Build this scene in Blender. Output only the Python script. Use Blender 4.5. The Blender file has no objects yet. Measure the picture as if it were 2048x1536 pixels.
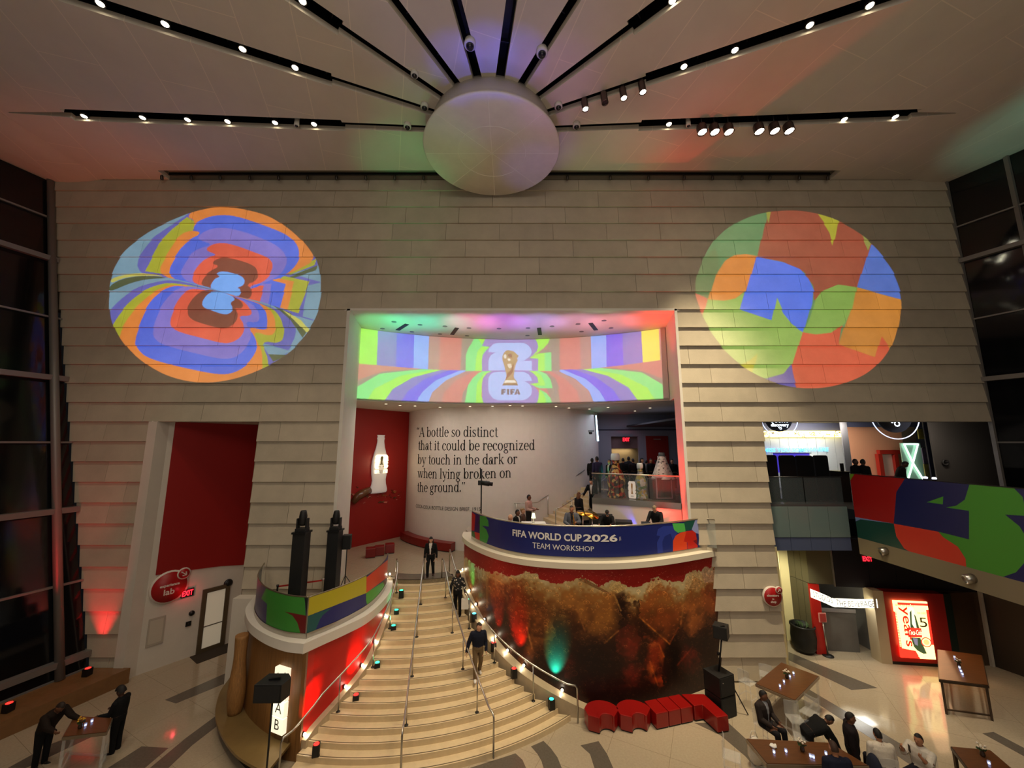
import bpy, bmesh, math, random
import numpy as np
from mathutils import Vector, Matrix
from mathutils.kdtree import KDTree
SC = bpy.context.scene
COL = SC.collection
R = math.radians
PI = math.pi
random.seed(7)
# ---------------------------------------------------------------- camera
H = 8.6; FPX = 770.0; PITCH = R(8.8)
_S, _C = math.sin(PITCH), math.cos(PITCH)
cam_d = bpy.data.cameras.new('camera'); cam_o = bpy.data.objects.new('camera', cam_d); COL.objects.link(cam_o)
cam_o.location = (0, 0, H); cam_o.rotation_euler = (PI/2 + PITCH, 0, 0)
cam_d.sensor_width = 36; cam_d.lens = 36*FPX/2048; cam_d.clip_end = 200
SC.camera = cam_o
# ---------------------------------------------------------------- world, view
w_ = bpy.data.worlds.new('night'); SC.world = w_; w_.use_nodes = True
w_.node_tree.nodes['Background'].inputs[0].default_value = (.30, .29, .30, 1)
w_.node_tree.nodes['Background'].inputs[1].default_value = .012
SC.view_settings.view_transform = 'Standard'; SC.view_settings.look = 'None'
SC.view_settings.exposure = 0.0; SC.view_settings.gamma = 1; SC.view_settings.use_curve_mapping = False
SC.cycles.use_denoising = True
SC.cycles.max_bounces = 7; SC.cycles.diffuse_bounces = 4; SC.cycles.glossy_bounces = 3
SC.cycles.transmission_bounces = 5; SC.cycles.transparent_max_bounces = 10
SC.cycles.caustics_reflective = False; SC.cycles.caustics_refractive = False
SC.cycles.sample_clamp_indirect = 4
WARM = (1.0, .83, .61); SOFT = (1.0, .88, .74)
def aim(o, tgt):
    o.rotation_euler = (Vector(tgt)-o.location).to_track_quat('-Z', 'Y').to_euler()
def spot(loc, tgt, power, size, col=WARM, blend=.6, rad=.08, name='spot_lamp'):
    l = bpy.data.lights.new(name, 'SPOT'); l.energy = power; l.color = col; l.spot_size = R(size); l.spot_blend = blend; l.shadow_soft_size = rad
    o = bpy.data.objects.new(name, l); COL.objects.link(o); o.location = loc; aim(o, tgt); return o
def area(loc, tgt, power, sx, sy, col=SOFT, name='soft_light', spread=None):
    l = bpy.data.lights.new(name, 'AREA'); l.energy = power; l.color = col; l.shape = 'RECTANGLE'; l.size = sx; l.size_y = sy
    if spread: l.spread = R(spread)
    o = bpy.data.objects.new(name, l); COL.objects.link(o); o.location = loc; aim(o, tgt); return o
def point(loc, power, col=WARM, rad=.05, name='bulb_light'):
    l = bpy.data.lights.new(name, 'POINT'); l.energy = power; l.color = col; l.shadow_soft_size = rad
    o = bpy.data.objects.new(name, l); COL.objects.link(o); o.location = loc; return o
ZC0 = 20.24
# general room light: rows of ceiling downlights over the lobby, then unseen fills added behind the camera
for (lx, ly) in ((-13, 9.5), (-8, 8), (-2.5, 7.5), (3, 7.5), (8.5, 8), (14, 9.5), (-6, 3), (6, 3), (0, -2)):
    spot((lx, ly, 20.0), (lx*.95, ly+.8, 0), 480 if lx > 8 else (820 if lx > 0 else 950), 92, WARM, .8, .25, 'downlight_lamp')
area((0, -7, 17), (0, 14, 6), 760, 18, 6, SOFT, 'rear_fill_light')  # added ambient fill, stands for lobby lights out of view
area((0, -3, 7), (0, 8, ZC0), 420, 16, 5, SOFT, 'ceiling_fill_light')  # unseen upward fill added to brighten the ceiling
# ---------------------------------------------------------------- calibration helpers: photo pixel -> metres
def ray(x, y):
    u = (x-1024)/FPX; v = (y-768)/FPX; f = _C+v*_S
    return u/f, (_S-v*_C)/f
def at_d(x, y, d):
    a, b = ray(x, y); return Vector((a*d, d, H+b*d))
def at_z(x, y, z):
    a, b = ray(x, y); d = (z-H)/b; return Vector((a*d, d, z))
def at_w(x, y, A, B):
    a, b = ray(x, y); ex, ey = B[0]-A[0], B[1]-A[1]
    d = (A[0]*ey-A[1]*ex)/(a*ey-ex)
    return Vector((a*d, d, H+b*d))
def to_px(X, Y, Z):
    zc = Z-H; f = Y*_C+zc*_S; up = -Y*_S+zc*_C
    return 1024+FPX*X/f, 768-FPX*up/f
# ---------------------------------------------------------------- materials
def lin(c):
    return tuple(((v/255)/12.92 if v/255 <= .04045 else ((v/255+.055)/1.055)**2.4) for v in c)
MATS = {}
def M(name, rgb=(200, 200, 200), rough=.5, metal=0.0, noise=0.0, nscale=3.0, bump=0.0, bscale=40.0, emit=0.0, trans=0.0, alpha=1.0, spec=.5, coat=0.0, stretch=(1, 1, 1)):
    if name in MATS: return MATS[name]
    m = bpy.data.materials.new(name); m.use_nodes = True; nt = m.node_tree; N, L = nt.nodes, nt.links
    b = N['Principled BSDF']; c = lin(rgb)
    b.inputs['Base Color'].default_value = (*c, 1); b.inputs['Roughness'].default_value = rough; b.inputs['Metallic'].default_value = metal
    b.inputs['Specular IOR Level'].default_value = spec
    if coat: b.inputs['Coat Weight'].default_value = coat; b.inputs['Coat Roughness'].default_value = .1
    if trans: b.inputs['Transmission Weight'].default_value = trans
    if alpha < 1: b.inputs['Alpha'].default_value = alpha
    if emit:
        b.inputs['Emission Color'].default_value = (*c, 1); b.inputs['Emission Strength'].default_value = emit
    if noise or bump:
        tc = N.new('ShaderNodeTexCoord'); mp = N.new('ShaderNodeMapping'); mp.inputs['Scale'].default_value = stretch
        L.new(tc.outputs['Object'], mp.inputs[0])
    if noise:
        n = N.new('ShaderNodeTexNoise'); n.inputs['Scale'].default_value = nscale; n.inputs['Detail'].default_value = 6; n.inputs['Roughness'].default_value = .62
        r = N.new('ShaderNodeValToRGB'); L.new(mp.outputs[0], n.inputs['Vector']); L.new(n.outputs[0], r.inputs[0])
        r.color_ramp.elements[0].position = .28; r.color_ramp.elements[1].position = .74
        r.color_ramp.elements[0].color = (*[v*(1-noise) for v in c], 1); r.color_ramp.elements[1].color = (*[min(1, v*(1+noise)) for v in c], 1)
        L.new(r.outputs[0], b.inputs['Base Color'])
        if emit: L.new(r.outputs[0], b.inputs['Emission Color'])
    if bump:
        n2 = N.new('ShaderNodeTexNoise'); n2.inputs['Scale'].default_value = bscale; n2.inputs['Detail'].default_value = 3
        bp = N.new('ShaderNodeBump'); bp.inputs['Strength'].default_value = bump; bp.inputs['Distance'].default_value = .02
        L.new(mp.outputs[0], n2.inputs['Vector']); L.new(n2.outputs[0], bp.inputs['Height']); L.new(bp.outputs[0], b.inputs['Normal'])
    MATS[name] = m; return m
def M_image(name, arr, rough=.4, emit=0.0, spec=.5):
    h, w = arr.shape[:2]
    im = bpy.data.images.new(name, w, h)
    a = np.ones((h, w, 4), np.float32); a[..., :3] = arr; im.pixels.foreach_set(a.ravel()); im.update(); im.pack()
    m = bpy.data.materials.new(name); m.use_nodes = True; N, L = m.node_tree.nodes, m.node_tree.links
    b = N['Principled BSDF']; t = N.new('ShaderNodeTexImage'); t.image = im; t.extension = 'EXTEND'
    L.new(t.outputs[0], b.inputs['Base Color']); b.inputs['Roughness'].default_value = rough; b.inputs['Specular IOR Level'].default_value = spec
    if emit:
        L.new(t.outputs[0], b.inputs['Emission Color']); b.inputs['Emission Strength'].default_value = emit
    MATS[name] = m; return m
# ---------------------------------------------------------------- mesh collector
class MB:
    def __init__(s): s.v = []; s.f = []; s.m = []; s.uv = {}; s.sm = []
    def add(s, vs, fs, mi=0, sm=False):
        b = len(s.v); s.v += [tuple(v) for v in vs]
        for f in fs: s.f.append(tuple(b+i for i in f)); s.m.append(mi); s.sm.append(sm)
        return s
    def box(s, c, d, rz=0.0, mi=0, rx=0.0):
        hx, hy, hz = d[0]/2, d[1]/2, d[2]/2
        mt = Matrix.Rotation(rz, 3, 'Z') @ Matrix.Rotation(rx, 3, 'X'); c = Vector(c)
        vs = [c+mt @ Vector((sx*hx, sy*hy, sz*hz)) for sz in (-1, 1) for sx, sy in ((-1, -1), (1, -1), (1, 1), (-1, 1))]
        return s.add(vs, [(3, 2, 1, 0), (4, 5, 6, 7), (0, 1, 5, 4), (1, 2, 6, 5), (2, 3, 7, 6), (3, 0, 4, 7)], mi)
    def bar(s, a, b, w, h, mi=0):
        a, b = Vector(a), Vector(b); d = (b-a).normalized(); up = Vector((0, 0, 1)) if abs(d.z) < .95 else Vector((0, 1, 0))
        r = d.cross(up).normalized()*w/2; u = r.cross(d).normalized()*h/2
        vs = [p+sx*r+sy*u for p in (a, b) for sx, sy in ((-1, -1), (1, -1), (1, 1), (-1, 1))]
        return s.add(vs, [(3, 2, 1, 0), (4, 5, 6, 7), (0, 1, 5, 4), (1, 2, 6, 5), (2, 3, 7, 6), (3, 0, 4, 7)], mi)
    def prism(s, pts, z0, z1, mi=0, sm=False):
        n = len(pts); vs = [(p[0], p[1], z0) for p in pts]+[(p[0], p[1], z1) for p in pts]
        s.add(vs, [tuple(range(n-1, -1, -1)), tuple(range(n, 2*n))], mi)
        b = len(s.v)-2*n
        for i in range(n):
            j = (i+1) % n; s.f.append((b+i, b+j, b+n+j, b+n+i)); s.m.append(mi); s.sm.append(sm)
        return s
    def tube(s, pts, r, n=8, mi=0, caps=True):
        pts = [Vector(p) for p in pts]; rs = r if isinstance(r, (list, tuple)) else [r]*len(pts)
        base = len(s.v); pr = None
        for i, p in enumerate(pts):
            d = (pts[min(i+1, len(pts)-1)]-pts[max(i-1, 0)]).normalized()
            up = Vector((0, 0, 1)) if abs(d.z) < .9 else Vector((1, 0, 0))
            if pr is None: a = d.cross(up).normalized()
            else:
                a = (pr-d*pr.dot(d)); a = a.normalized() if a.length > 1e-6 else d.cross(up).normalized()
            pr = a; b = d.cross(a)
            for k in range(n):
                t = 2*PI*k/n; s.v.append(tuple(p+(a*math.cos(t)+b*math.sin(t))*rs[i]))
        for i in range(len(pts)-1):
            for k in range(n):
                k2 = (k+1) % n
                s.f.append((base+i*n+k, base+i*n+k2, base+(i+1)*n+k2, base+(i+1)*n+k)); s.m.append(mi); s.sm.append(True)
        if caps:
            e = base+(len(pts)-1)*n
            s.f.append(tuple(base+k for k in range(n-1, -1, -1))); s.f.append(tuple(e+k for k in range(n))); s.m += [mi, mi]; s.sm += [False, False]
        return s
    def lathe(s, prof, c, n=24, mi=0, axis='Z', rot=None):
        base = len(s.v); c = Vector(c)
        for r, z in prof:
            for k in range(n):
                t = 2*PI*k/n; v = Vector((r*math.cos(t), r*math.sin(t), z))
                if rot is not None: v = rot @ v
                s.v.append(tuple(c+v))
        for i in range(len(prof)-1):
            for k in range(n):
                k2 = (k+1) % n
                s.f.append((base+i*n+k, base+i*n+k2, base+(i+1)*n+k2, base+(i+1)*n+k)); s.m.append(mi); s.sm.append(True)
        e = base+(len(prof)-1)*n
        if prof[0][0] > 1e-4: s.f.append(tuple(base+k for k in range(n-1, -1, -1))); s.m.append(mi); s.sm.append(False)
        if prof[-1][0] > 1e-4: s.f.append(tuple(e+k for k in range(n))); s.m.append(mi); s.sm.append(False)
        return s
    def ball(s, c, r, mi=0, nu=12, nv=8, rot=None):
        r = r if isinstance(r, (tuple, list)) else (r, r, r); base = len(s.v); c = Vector(c)
        for j in range(nv+1):
            ph = PI*j/nv-PI/2
            for k in range(nu):
                t = 2*PI*k/nu; v = Vector((r[0]*math.cos(ph)*math.cos(t), r[1]*math.cos(ph)*math.sin(t), r[2]*math.sin(ph)))
                if rot is not None: v = rot @ v
                s.v.append(tuple(c+v))
        for j in range(nv):
            for k in range(nu):
                k2 = (k+1) % nu; s.f.append((base+j*nu+k, base+j*nu+k2, base+(j+1)*nu+k2, base+(j+1)*nu+k)); s.m.append(mi); s.sm.append(True)
        return s
    def ribbon(s, pts, z0, z1, mi=0, sm=True):
        """vertical strip along plan points; z0/z1 numbers or lists"""
        n = len(pts); a = z0 if isinstance(z0, list) else [z0]*n; b = z1 if isinstance(z1, list) else [z1]*n
        vs = [(p[0], p[1], a[i]) for i, p in enumerate(pts)]+[(p[0], p[1], b[i]) for i, p in enumerate(pts)]
        return s.add(vs, [(i, i+1, n+i+1, n+i) for i in range(n-1)], mi, sm)
    def band(s, pa, pb, z0, z1, mi=0, sm=False):
        """solid strip between plan curves pa and pb (same count)"""
        n = len(pa); vs = [(p[0], p[1], z) for z in (z0, z1) for q in (pa, pb) for p in q]
        F = []
        for i in range(n-1):
            F += [(i, i+1, n+i+1, n+i), (2*n+i, 3*n+i, 3*n+i+1, 2*n+i+1), (i+1, i, 2*n+i, 2*n+i+1), (n+i, n+i+1, 3*n+i+1, 3*n+i)]
        F += [(0, n, 3*n, 2*n), (n-1, 3*n-1, 4*n-1, 2*n-1)][:2]
        F[-1] = (n-1, 3*n-1, 4*n-1, 2*n-1)
        return s.add(vs, F, mi, sm)
    def poly(s, vs, mi=0): return s.add(vs, [tuple(range(len(vs)))], mi)
    def build(s, name, mats, parent=None, loc=None, smooth=None, uvf=None, bevel=0.0):
        me = bpy.data.meshes.new(name)
        o = bpy.data.objects.new(name, me); COL.objects.link(o)
        off = Vector((0, 0, 0))
        if parent is not None:
            o.parent = parent; p = parent
            while p is not None: off += p.location; p = p.parent
        elif loc is not None: off = Vector(loc); o.location = loc
        me.from_pydata([tuple(Vector(v)-off) for v in s.v], [], s.f)
        mats = mats if isinstance(mats, (list, tuple)) else [mats]
        for m in mats: me.materials.append(m)
        me.polygons.foreach_set('material_index', s.m)
        me.polygons.foreach_set('use_smooth', s.sm if smooth is None else [smooth]*len(s.sm))
        if uvf:
            ul = me.uv_layers.new(name='uv')
            for lp in me.loops: ul.data[lp.index].uv = uvf(s.v[lp.vertex_index], lp.vertex_index)
        me.update(); me.validate()
        bm = bmesh.new(); bm.from_mesh(me)
        bmesh.ops.recalc_face_normals(bm, faces=bm.faces) if s.closed() else None
        if bevel: bmesh.ops.bevel(bm, geom=[e for e in bm.edges if len(e.link_faces) == 2 and e.calc_face_angle(0) > .6], offset=bevel, segments=2, affect='EDGES', profile=.6)
        bm.to_mesh(me); bm.free()
        return o
    def closed(s): return True
def thing(name, label, cat, loc=(0, 0, 0), group=None, kind=None, rz=0.0):
    o = bpy.data.objects.new(name, None); COL.objects.link(o); o.location = loc; o.rotation_euler = (0, 0, rz)
    o.empty_display_size = .2
    return tag(o, label, cat, group, kind)
def tag(o, label=None, cat=None, group=None, kind=None):
    if label: o['label'] = label
    if cat: o['category'] = cat
    if group: o['group'] = group
    if kind: o['kind'] = kind
    return o
def kids(o): return [c for c in COL.objects if c.parent is o]
def dup(root, loc, rz, label=None, group=None, scale=None):
    def cp(o, par):
        c = o.copy(); COL.objects.link(c)
        if par is not None: c.parent = par
        for ch in CH.get(o.name, []): cp(ch, c)
        return c
    CH = {}
    for o in COL.objects:
        if o.parent is not None: CH.setdefault(o.parent.name, []).append(o)
    r = cp(root, None); r.location = loc; r.rotation_euler = (0, 0, rz)
    if scale: r.scale = scale
    if label: r['label'] = label
    if group: r['group'] = group
    return r
# ---------------------------------------------------------------- curves in plan
def cr(pts, n=8, closed=False):
    P = [Vector(p) for p in pts]; out = []; m = len(P)
    for i in range(m if closed else m-1):
        if closed: p0, p1, p2, p3 = P[i-1], P[i], P[(i+1) % m], P[(i+2) % m]
        else:
            p1, p2 = P[i], P[i+1]; p0 = P[i-1] if i else p1*2-p2; p3 = P[i+2] if i+2 < m else p2*2-p1
        for k in range(n):
            t = k/n; out.append(.5*((2*p1)+(p2-p0)*t+(2*p0-5*p1+4*p2-p3)*t*t+(3*p1-p0-3*p2+p3)*t**3))
    if not closed: out.append(P[-1])
    return out
def offs(pts, d):
    """offset a plan polyline to its left by d"""
    out = []
    for i, p in enumerate(pts):
        t = (Vector(pts[min(i+1, len(pts)-1)][:2])-Vector(pts[max(i-1, 0)][:2])).normalized()
        out.append(Vector((p[0]-t.y*d, p[1]+t.x*d)))
    return out
def arclen(pts):
    s = [0.0]
    for a, b in zip(pts, pts[1:]): s.append(s[-1]+(Vector(b)-Vector(a)).length)
    return s
def on_curve(pts, S, s):
    s = max(0, min(S[-1], s))
    for i in range(len(S)-1):
        if s <= S[i+1] or i == len(S)-2:
            t = (s-S[i])/max(1e-9, S[i+1]-S[i]); a, b = Vector(pts[i]), Vector(pts[i+1])
            return a.lerp(b, t), (b-a).normalized()
def px_curve(pts, x, y):
    """where the ray through photo pixel x,y meets the vertical surface over the plan polyline (first hit)"""
    a, b = ray(x, y); best = None
    for i in range(len(pts)-1):
        A, B = pts[i], pts[i+1]; ex, ey = B[0]-A[0], B[1]-A[1]; den = a*ey-ex
        if abs(den) < 1e-9: continue
        d = (A[0]*ey-A[1]*ex)/den; X = a*d
        t = ((X-A[0])*ex+(d-A[1])*ey)/(ex*ex+ey*ey)
        if d > 0 and -1e-6 <= t <= 1+1e-6 and (best is None or d < best.y): best = Vector((X, d, H+b*d))
    if best is None:
        e = min((pts[0], pts[-1]), key=lambda q: abs(q[0]/q[1]-a)); best = Vector((e[0], e[1], H+b*e[1]))
    return best
# ---------------------------------------------------------------- painting flat prints and projector slides
def inpoly(X, Y, poly):
    c = np.zeros(X.shape, bool); n = len(poly); j = n-1
    x0, x1 = min(p[0] for p in poly), max(p[0] for p in poly); y0, y1 = min(p[1] for p in poly), max(p[1] for p in poly)
    k = (X >= x0) & (X <= x1) & (Y >= y0) & (Y <= y1)
    xs, ys = X[k], Y[k]; cc = np.zeros(xs.shape, bool)
    for i in range(n):
        xi, yi = poly[i][0], poly[i][1]; xj, yj = poly[j][0], poly[j][1]
        if yi != yj: cc ^= ((yi > ys) != (yj > ys)) & (xs < (xj-xi)*(ys-yi)/(yj-yi)+xi)
        j = i
    c[k] = cc; return c
def paint(X, Y, base, items, tf=None):
    """X,Y photo-pixel arrays; items (rgb, pts, smooth, tf)"""
    img = np.empty(X.shape+(3,), np.float32); img[:] = base
    for it in items:
        col, pts = it[0], it[1]; sm = it[2] if len(it) > 2 else False; t = it[3] if len(it) > 3 and it[3] else tf
        if t: pts = [(t[0]+p[0]/t[2], t[1]+p[1]/t[2]) for p in pts]
        if sm: pts = [(p.x, p.y) for p in cr([Vector((a, b)) for a, b in pts], 6, True)]
        img[inpoly(X, Y, pts)] = col
    return img
def chaikin(P, it=2):
    for _ in range(it):
        Q = []
        for i in range(len(P)):
            a, b = P[i], P[(i+1) % len(P)]; Q += [(a[0]*.75+b[0]*.25, a[1]*.75+b[1]*.25), (a[0]*.25+b[0]*.75, a[1]*.25+b[1]*.75)]
        P = Q
    return P
def lin_arr(a):
    a = a/255.0; return np.where(a <= .04045, a/12.92, ((a+.055)/1.055)**2.4).astype(np.float32)
def px_arr(X, Y, Z):
    zc = Z-H; f = Y*_C+zc*_S; up = -Y*_S+zc*_C
    return 1024+FPX*X/f, 768-FPX*up/f
def slide(name, loc, tgt, half_tan, arr, power, cone, rad=.015):
    """a slide projector: a spot lamp whose light carries the picture arr (row 0 at the bottom)"""
    h, w = arr.shape[:2]; im = bpy.data.images.new(name, w, h, float_buffer=True); im.colorspace_settings.name = 'Non-Color'
    a = np.ones((h, w, 4), np.float32); a[..., :3] = arr; im.pixels.foreach_set(a.ravel()); im.update()
    l = bpy.data.lights.new(name, 'SPOT'); l.energy = power; l.spot_size = R(cone); l.spot_blend = .02; l.shadow_soft_size = rad
    o = bpy.data.objects.new(name, l); COL.objects.link(o); o.location = loc; aim(o, tgt)
    d, rt, up = slide_axes(loc, tgt)
    l.use_nodes = True; nt = l.node_tree; N, L = nt.nodes, nt.links; N.clear()
    out = N.new('ShaderNodeOutputLight'); em = N.new('ShaderNodeEmission'); tx = N.new('ShaderNodeTexImage'); tx.image = im; tx.extension = 'CLIP'
    g = N.new('ShaderNodeNewGeometry')
    def dot(v):
        n = N.new('ShaderNodeVectorMath'); n.operation = 'DOT_PRODUCT'; L.new(g.outputs['Incoming'], n.inputs[0]); n.inputs[1].default_value = v; return n.outputs['Value']
    def mth(op, a_, b_):
        n = N.new('ShaderNodeMath'); n.operation = op
        for i, q in enumerate((a_, b_)):
            if isinstance(q, (int, float)): n.inputs[i].default_value = q
            else: L.new(q, n.inputs[i])
        return n.outputs[0]
    f = dot(d); c = N.new('ShaderNodeCombineXYZ')
    for i, v in enumerate((rt, up)): L.new(mth('ADD', mth('MULTIPLY', mth('DIVIDE', dot(v), f), .5/half_tan[i]), .5), c.inputs[i])
    L.new(c.outputs[0], tx.inputs[0]); L.new(tx.outputs[0], em.inputs[0]); L.new(em.outputs[0], out.inputs[0])
    return o
def slide_axes(loc, tgt):
    d = (Vector(tgt)-Vector(loc)).normalized(); rt = d.cross(Vector((0, 0, 1))).normalized(); return d, rt, rt.cross(d)
def slide_dirs(loc, tgt, half_tan, w, h):
    d, rt, up = slide_axes(loc, tgt)
    u = ((np.arange(w)+.5)/w*2-1)*half_tan[0]; v = ((np.arange(h)+.5)/h*2-1)*half_tan[1]
    U, V = np.meshgrid(u, v)
    return [d[i]+rt[i]*U+up[i]*V for i in range(3)]
# ---------------------------------------------------------------- lettering
def text_polys(s, size=1.0, bold=0.0, align='LEFT', spacing=1.0):
    cu = bpy.data.curves.new('t', 'FONT'); cu.body = s; cu.size = size; cu.align_x = align; cu.offset = bold; cu.space_character = spacing; cu.resolution_u = 3
    ob = bpy.data.objects.new('t', cu); COL.objects.link(ob); dg = bpy.context.evaluated_depsgraph_get(); dg.update()
    me = ob.evaluated_get(dg).to_mesh(); vs = [v.co.copy() for v in me.vertices]; fs = [tuple(p.vertices) for p in me.polygons]
    ob.evaluated_get(dg).to_mesh_clear(); bpy.data.objects.remove(ob); bpy.data.curves.remove(cu)
    return vs, fs
def letters(mb, s, size, f, mi=0, fit=None, **kw):
    """f(u, v) -> world point; fit = (w, h) squeezes the block to that size from u=0,v=0"""
    vs, fs = text_polys(s, size, **kw)
    if fit:
        x0 = min(v.x for v in vs); x1 = max(v.x for v in vs); y0 = min(v.y for v in vs); y1 = max(v.y for v in vs)
        vs = [Vector(((v.x-x0)/(x1-x0)*fit[0], (v.y-y0)/(y1-y0)*fit[1], 0)) for v in vs]
    mb.add([f(v.x, v.y) for v in vs], fs, mi); return mb
# ================================================================ setting
D = 15.6
def xg(z, y): return -15.4-.257*z-.33*(15.6-y)
def xl(z): return -15.4-.257*z                       # the left glass wall leans out
XR = 19.35
def M_stone(name, rgb, rough=.75):
    m = M(name, rgb, rough, noise=.10, nscale=1.2, bump=.25, bscale=60, spec=.3)
    N, L = m.node_tree.nodes, m.node_tree.links; b = N['Principled BSDF']; src = b.inputs['Base Color'].links[0].from_socket
    oi = N.new('ShaderNodeObjectInfo'); mr = N.new('ShaderNodeMapRange'); mr.inputs[3].default_value = .92; mr.inputs[4].default_value = 1.05
    mx = N.new('ShaderNodeMix'); mx.data_type = 'RGBA'; mx.blend_type = 'MULTIPLY'; mx.inputs[0].default_value = 1
    L.new(oi.outputs['Random'], mr.inputs[0]); L.new(src, mx.inputs[6]); L.new(mr.outputs[0], mx.inputs[7]); L.new(mx.outputs[2], b.inputs['Base Color'])
    return m
m_stone = M_stone('wall stone', (190, 178, 158))
m_white = M('white plaster', (214, 206, 194), .7, noise=.04, nscale=1.5)
m_ceil = M('ceiling paint', (206, 196, 180), .8, noise=.05, nscale=.8)
m_black = M('black', (10, 10, 11), .5)
m_trough = M('slot black', (8, 8, 9), .35)
m_steel = M('brushed steel', (190, 186, 178), .28, 1.0, noise=.08, nscale=20, stretch=(1, 1, 12))
m_dsteel = M('dark steel', (70, 70, 72), .4, 1.0)
m_grey = M('grey frame', (120, 118, 116), .5, .3)
m_red = M('red paint', (168, 22, 14), .45, noise=.06, nscale=1.0)
m_redw = M('red wall', (150, 20, 14), .5, noise=.05, nscale=1.0)
m_floor = M('terrazzo floor', (172, 157, 134), .09, noise=.10, nscale=18, bump=.02, bscale=3)
m_band = M('grey terrazzo inlay', (98, 90, 80), .2, noise=.12, nscale=18)
# floor with joint lines in the terrazzo
N, L = m_floor.node_tree.nodes, m_floor.node_tree.links
bk = N.new('ShaderNodeTexBrick'); bk.inputs['Scale'].default_value = 1; bk.inputs['Brick Width'].default_value = 1.6; bk.inputs['Row Height'].default_value = 1.6; bk.inputs['Mortar Size'].default_value = .006; bk.offset = 0
bk.inputs['Color1'].default_value = bk.inputs['Color2'].default_value = (1, 1, 1, 1); bk.inputs['Mortar'].default_value = (.62, .6, .56, 1)
tc = N.new('ShaderNodeTexCoord'); mp = N.new('ShaderNodeMapping'); mp.inputs['Rotation'].default_value = (0, 0, R(27)); L.new(tc.outputs['Object'], mp.inputs[0]); L.new(mp.outputs[0], bk.inputs['Vector'])
b = N['Principled BSDF']; src = b.inputs['Base Color'].links[0].from_socket
mx = N.new('ShaderNodeMix'); mx.data_type = 'RGBA'; mx.blend_type = 'MULTIPLY'; mx.inputs[0].default_value = 1
L.new(src, mx.inputs[6]); L.new(bk.outputs[0], mx.inputs[7]); L.new(mx.outputs[2], b.inputs['Base Color'])
floor = thing('floor', 'cream polished terrazzo lobby floor with grey inlaid bands', 'floor', kind='structure')
MB().prism([(-24, -9), (24, -9), (24, 22), (-13.5, 22), (-15.6, 15.6)], -.25, 0).build('floor_slab', m_floor, floor)
for P in ([(330, 1400), (352, 1407), (462, 1362), (455, 1345)], [(433, 1431), (433, 1453), (385, 1490), (337, 1536), (300, 1536), (372, 1476)], [(283, 1493), (337, 1496), (290, 1536), (216, 1536)],
          [(16, 1536), (52, 1536), (200, 1466), (200, 1453), (105, 1487)], [(1031, 1507), (1045, 1520), (1052, 1536), (925, 1545), (940, 1536), (1000, 1517)],
          [(1062, 1493), (1075, 1508), (1083, 1522), (1088, 1540), (1125, 1540), (1115, 1515), (1102, 1497), (1087, 1482)], [(1161, 1491), (1197, 1482.5), (1214, 1508), (1228, 1540), (1190, 1540), (1180, 1508)],
          [(1389, 1446), (1457, 1446), (1494, 1480), (1560, 1545), (1520, 1545), (1490, 1512), (1440, 1470)], [(1577, 1304), (1577, 1320), (1703, 1380), (1755, 1376), (1640, 1330)],
          [(1618, 1379), (1800, 1487), (1860, 1530), (1830, 1536), (1770, 1495), (1600, 1385)], [(1965, 1467), (1987, 1464), (2048, 1496), (2080, 1530)]):
    MB().prism([at_z(x, y, 0) for x, y in P], -.02, .004).build('floor_inlay', m_band, floor)
# ---- clad back wall: one stone panel at a time, each leaning out at its foot
w_up = thing('wall_back', 'tall beige stone wall of overlapping panels above the portal', 'wall', (0, D, 14), kind='structure')
w_l = thing('wall_left', 'beige stone panel wall left of the white portal', 'wall', (-10, D, 0), kind='structure')
w_r = thing('wall_right', 'beige stone panel wall right of the white portal', 'wall', (10, D, 0), kind='structure')
m_back = M('panel backing', (120, 108, 90), .9)
def panel(x0, x1, z0, z1, par, slant=None):
    fo, ft = .095, .015
    a0 = slant(z0) if slant else x0; a1 = slant(z1) if slant else x0
    vs = [(a0, D, z0), (x1, D, z0), (x1, D-fo, z0), (a0, D-fo, z0), (a1, D, z1), (x1, D, z1), (x1, D-ft, z1), (a1, D-ft, z1), ]
    MB().add(vs, [(0, 1, 2, 3), (7, 6, 5, 4), (3, 2, 6, 7), (1, 0, 4, 5), (0, 3, 7, 4), (2, 1, 5, 6)]).build('wall_panel', m_stone, par)
PW = 2.33
for k in range(27):
    z0, z1 = max(0, .05+.785*(k-1)), min(20.22, .05+.785*k)
    if z1-z0 < .1: continue
    segs = [(xl(z1), XR)]
    if k >= 19: pass
    elif k >= 13: segs = [(xl(z1), -6.93), (6.93, XR)]
    else: segs = [(xl(z1), -14.3), (-10.2, -6.93), (6.93, 10.1)]
    o = (k % 2)*PW/2+(k % 3)*.31
    for (a, b_) in segs:
        n0 = math.floor((a-o)/PW); xs = [a]+[o+PW*i for i in range(n0+1, n0+40) if a+.35 < o+PW*i < b_-.35]+[b_]
        for i in range(len(xs)-1):
            par = w_up if k >= 19 else (w_l if xs[i] < 0 else w_r)
            g = .006
            panel(xs[i]+g, xs[i+1]-g, z0+.004, z1-.004, par, xl if xs[i] == xl(z1) and a < -14 else None)
MB().prism([(xl(20.3), D+.02), (XR, D+.02), (XR, D+.3), (xl(20.3), D+.3)], 14.16, 20.3).build('backing', m_back, w_up)
mb = MB()
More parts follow.
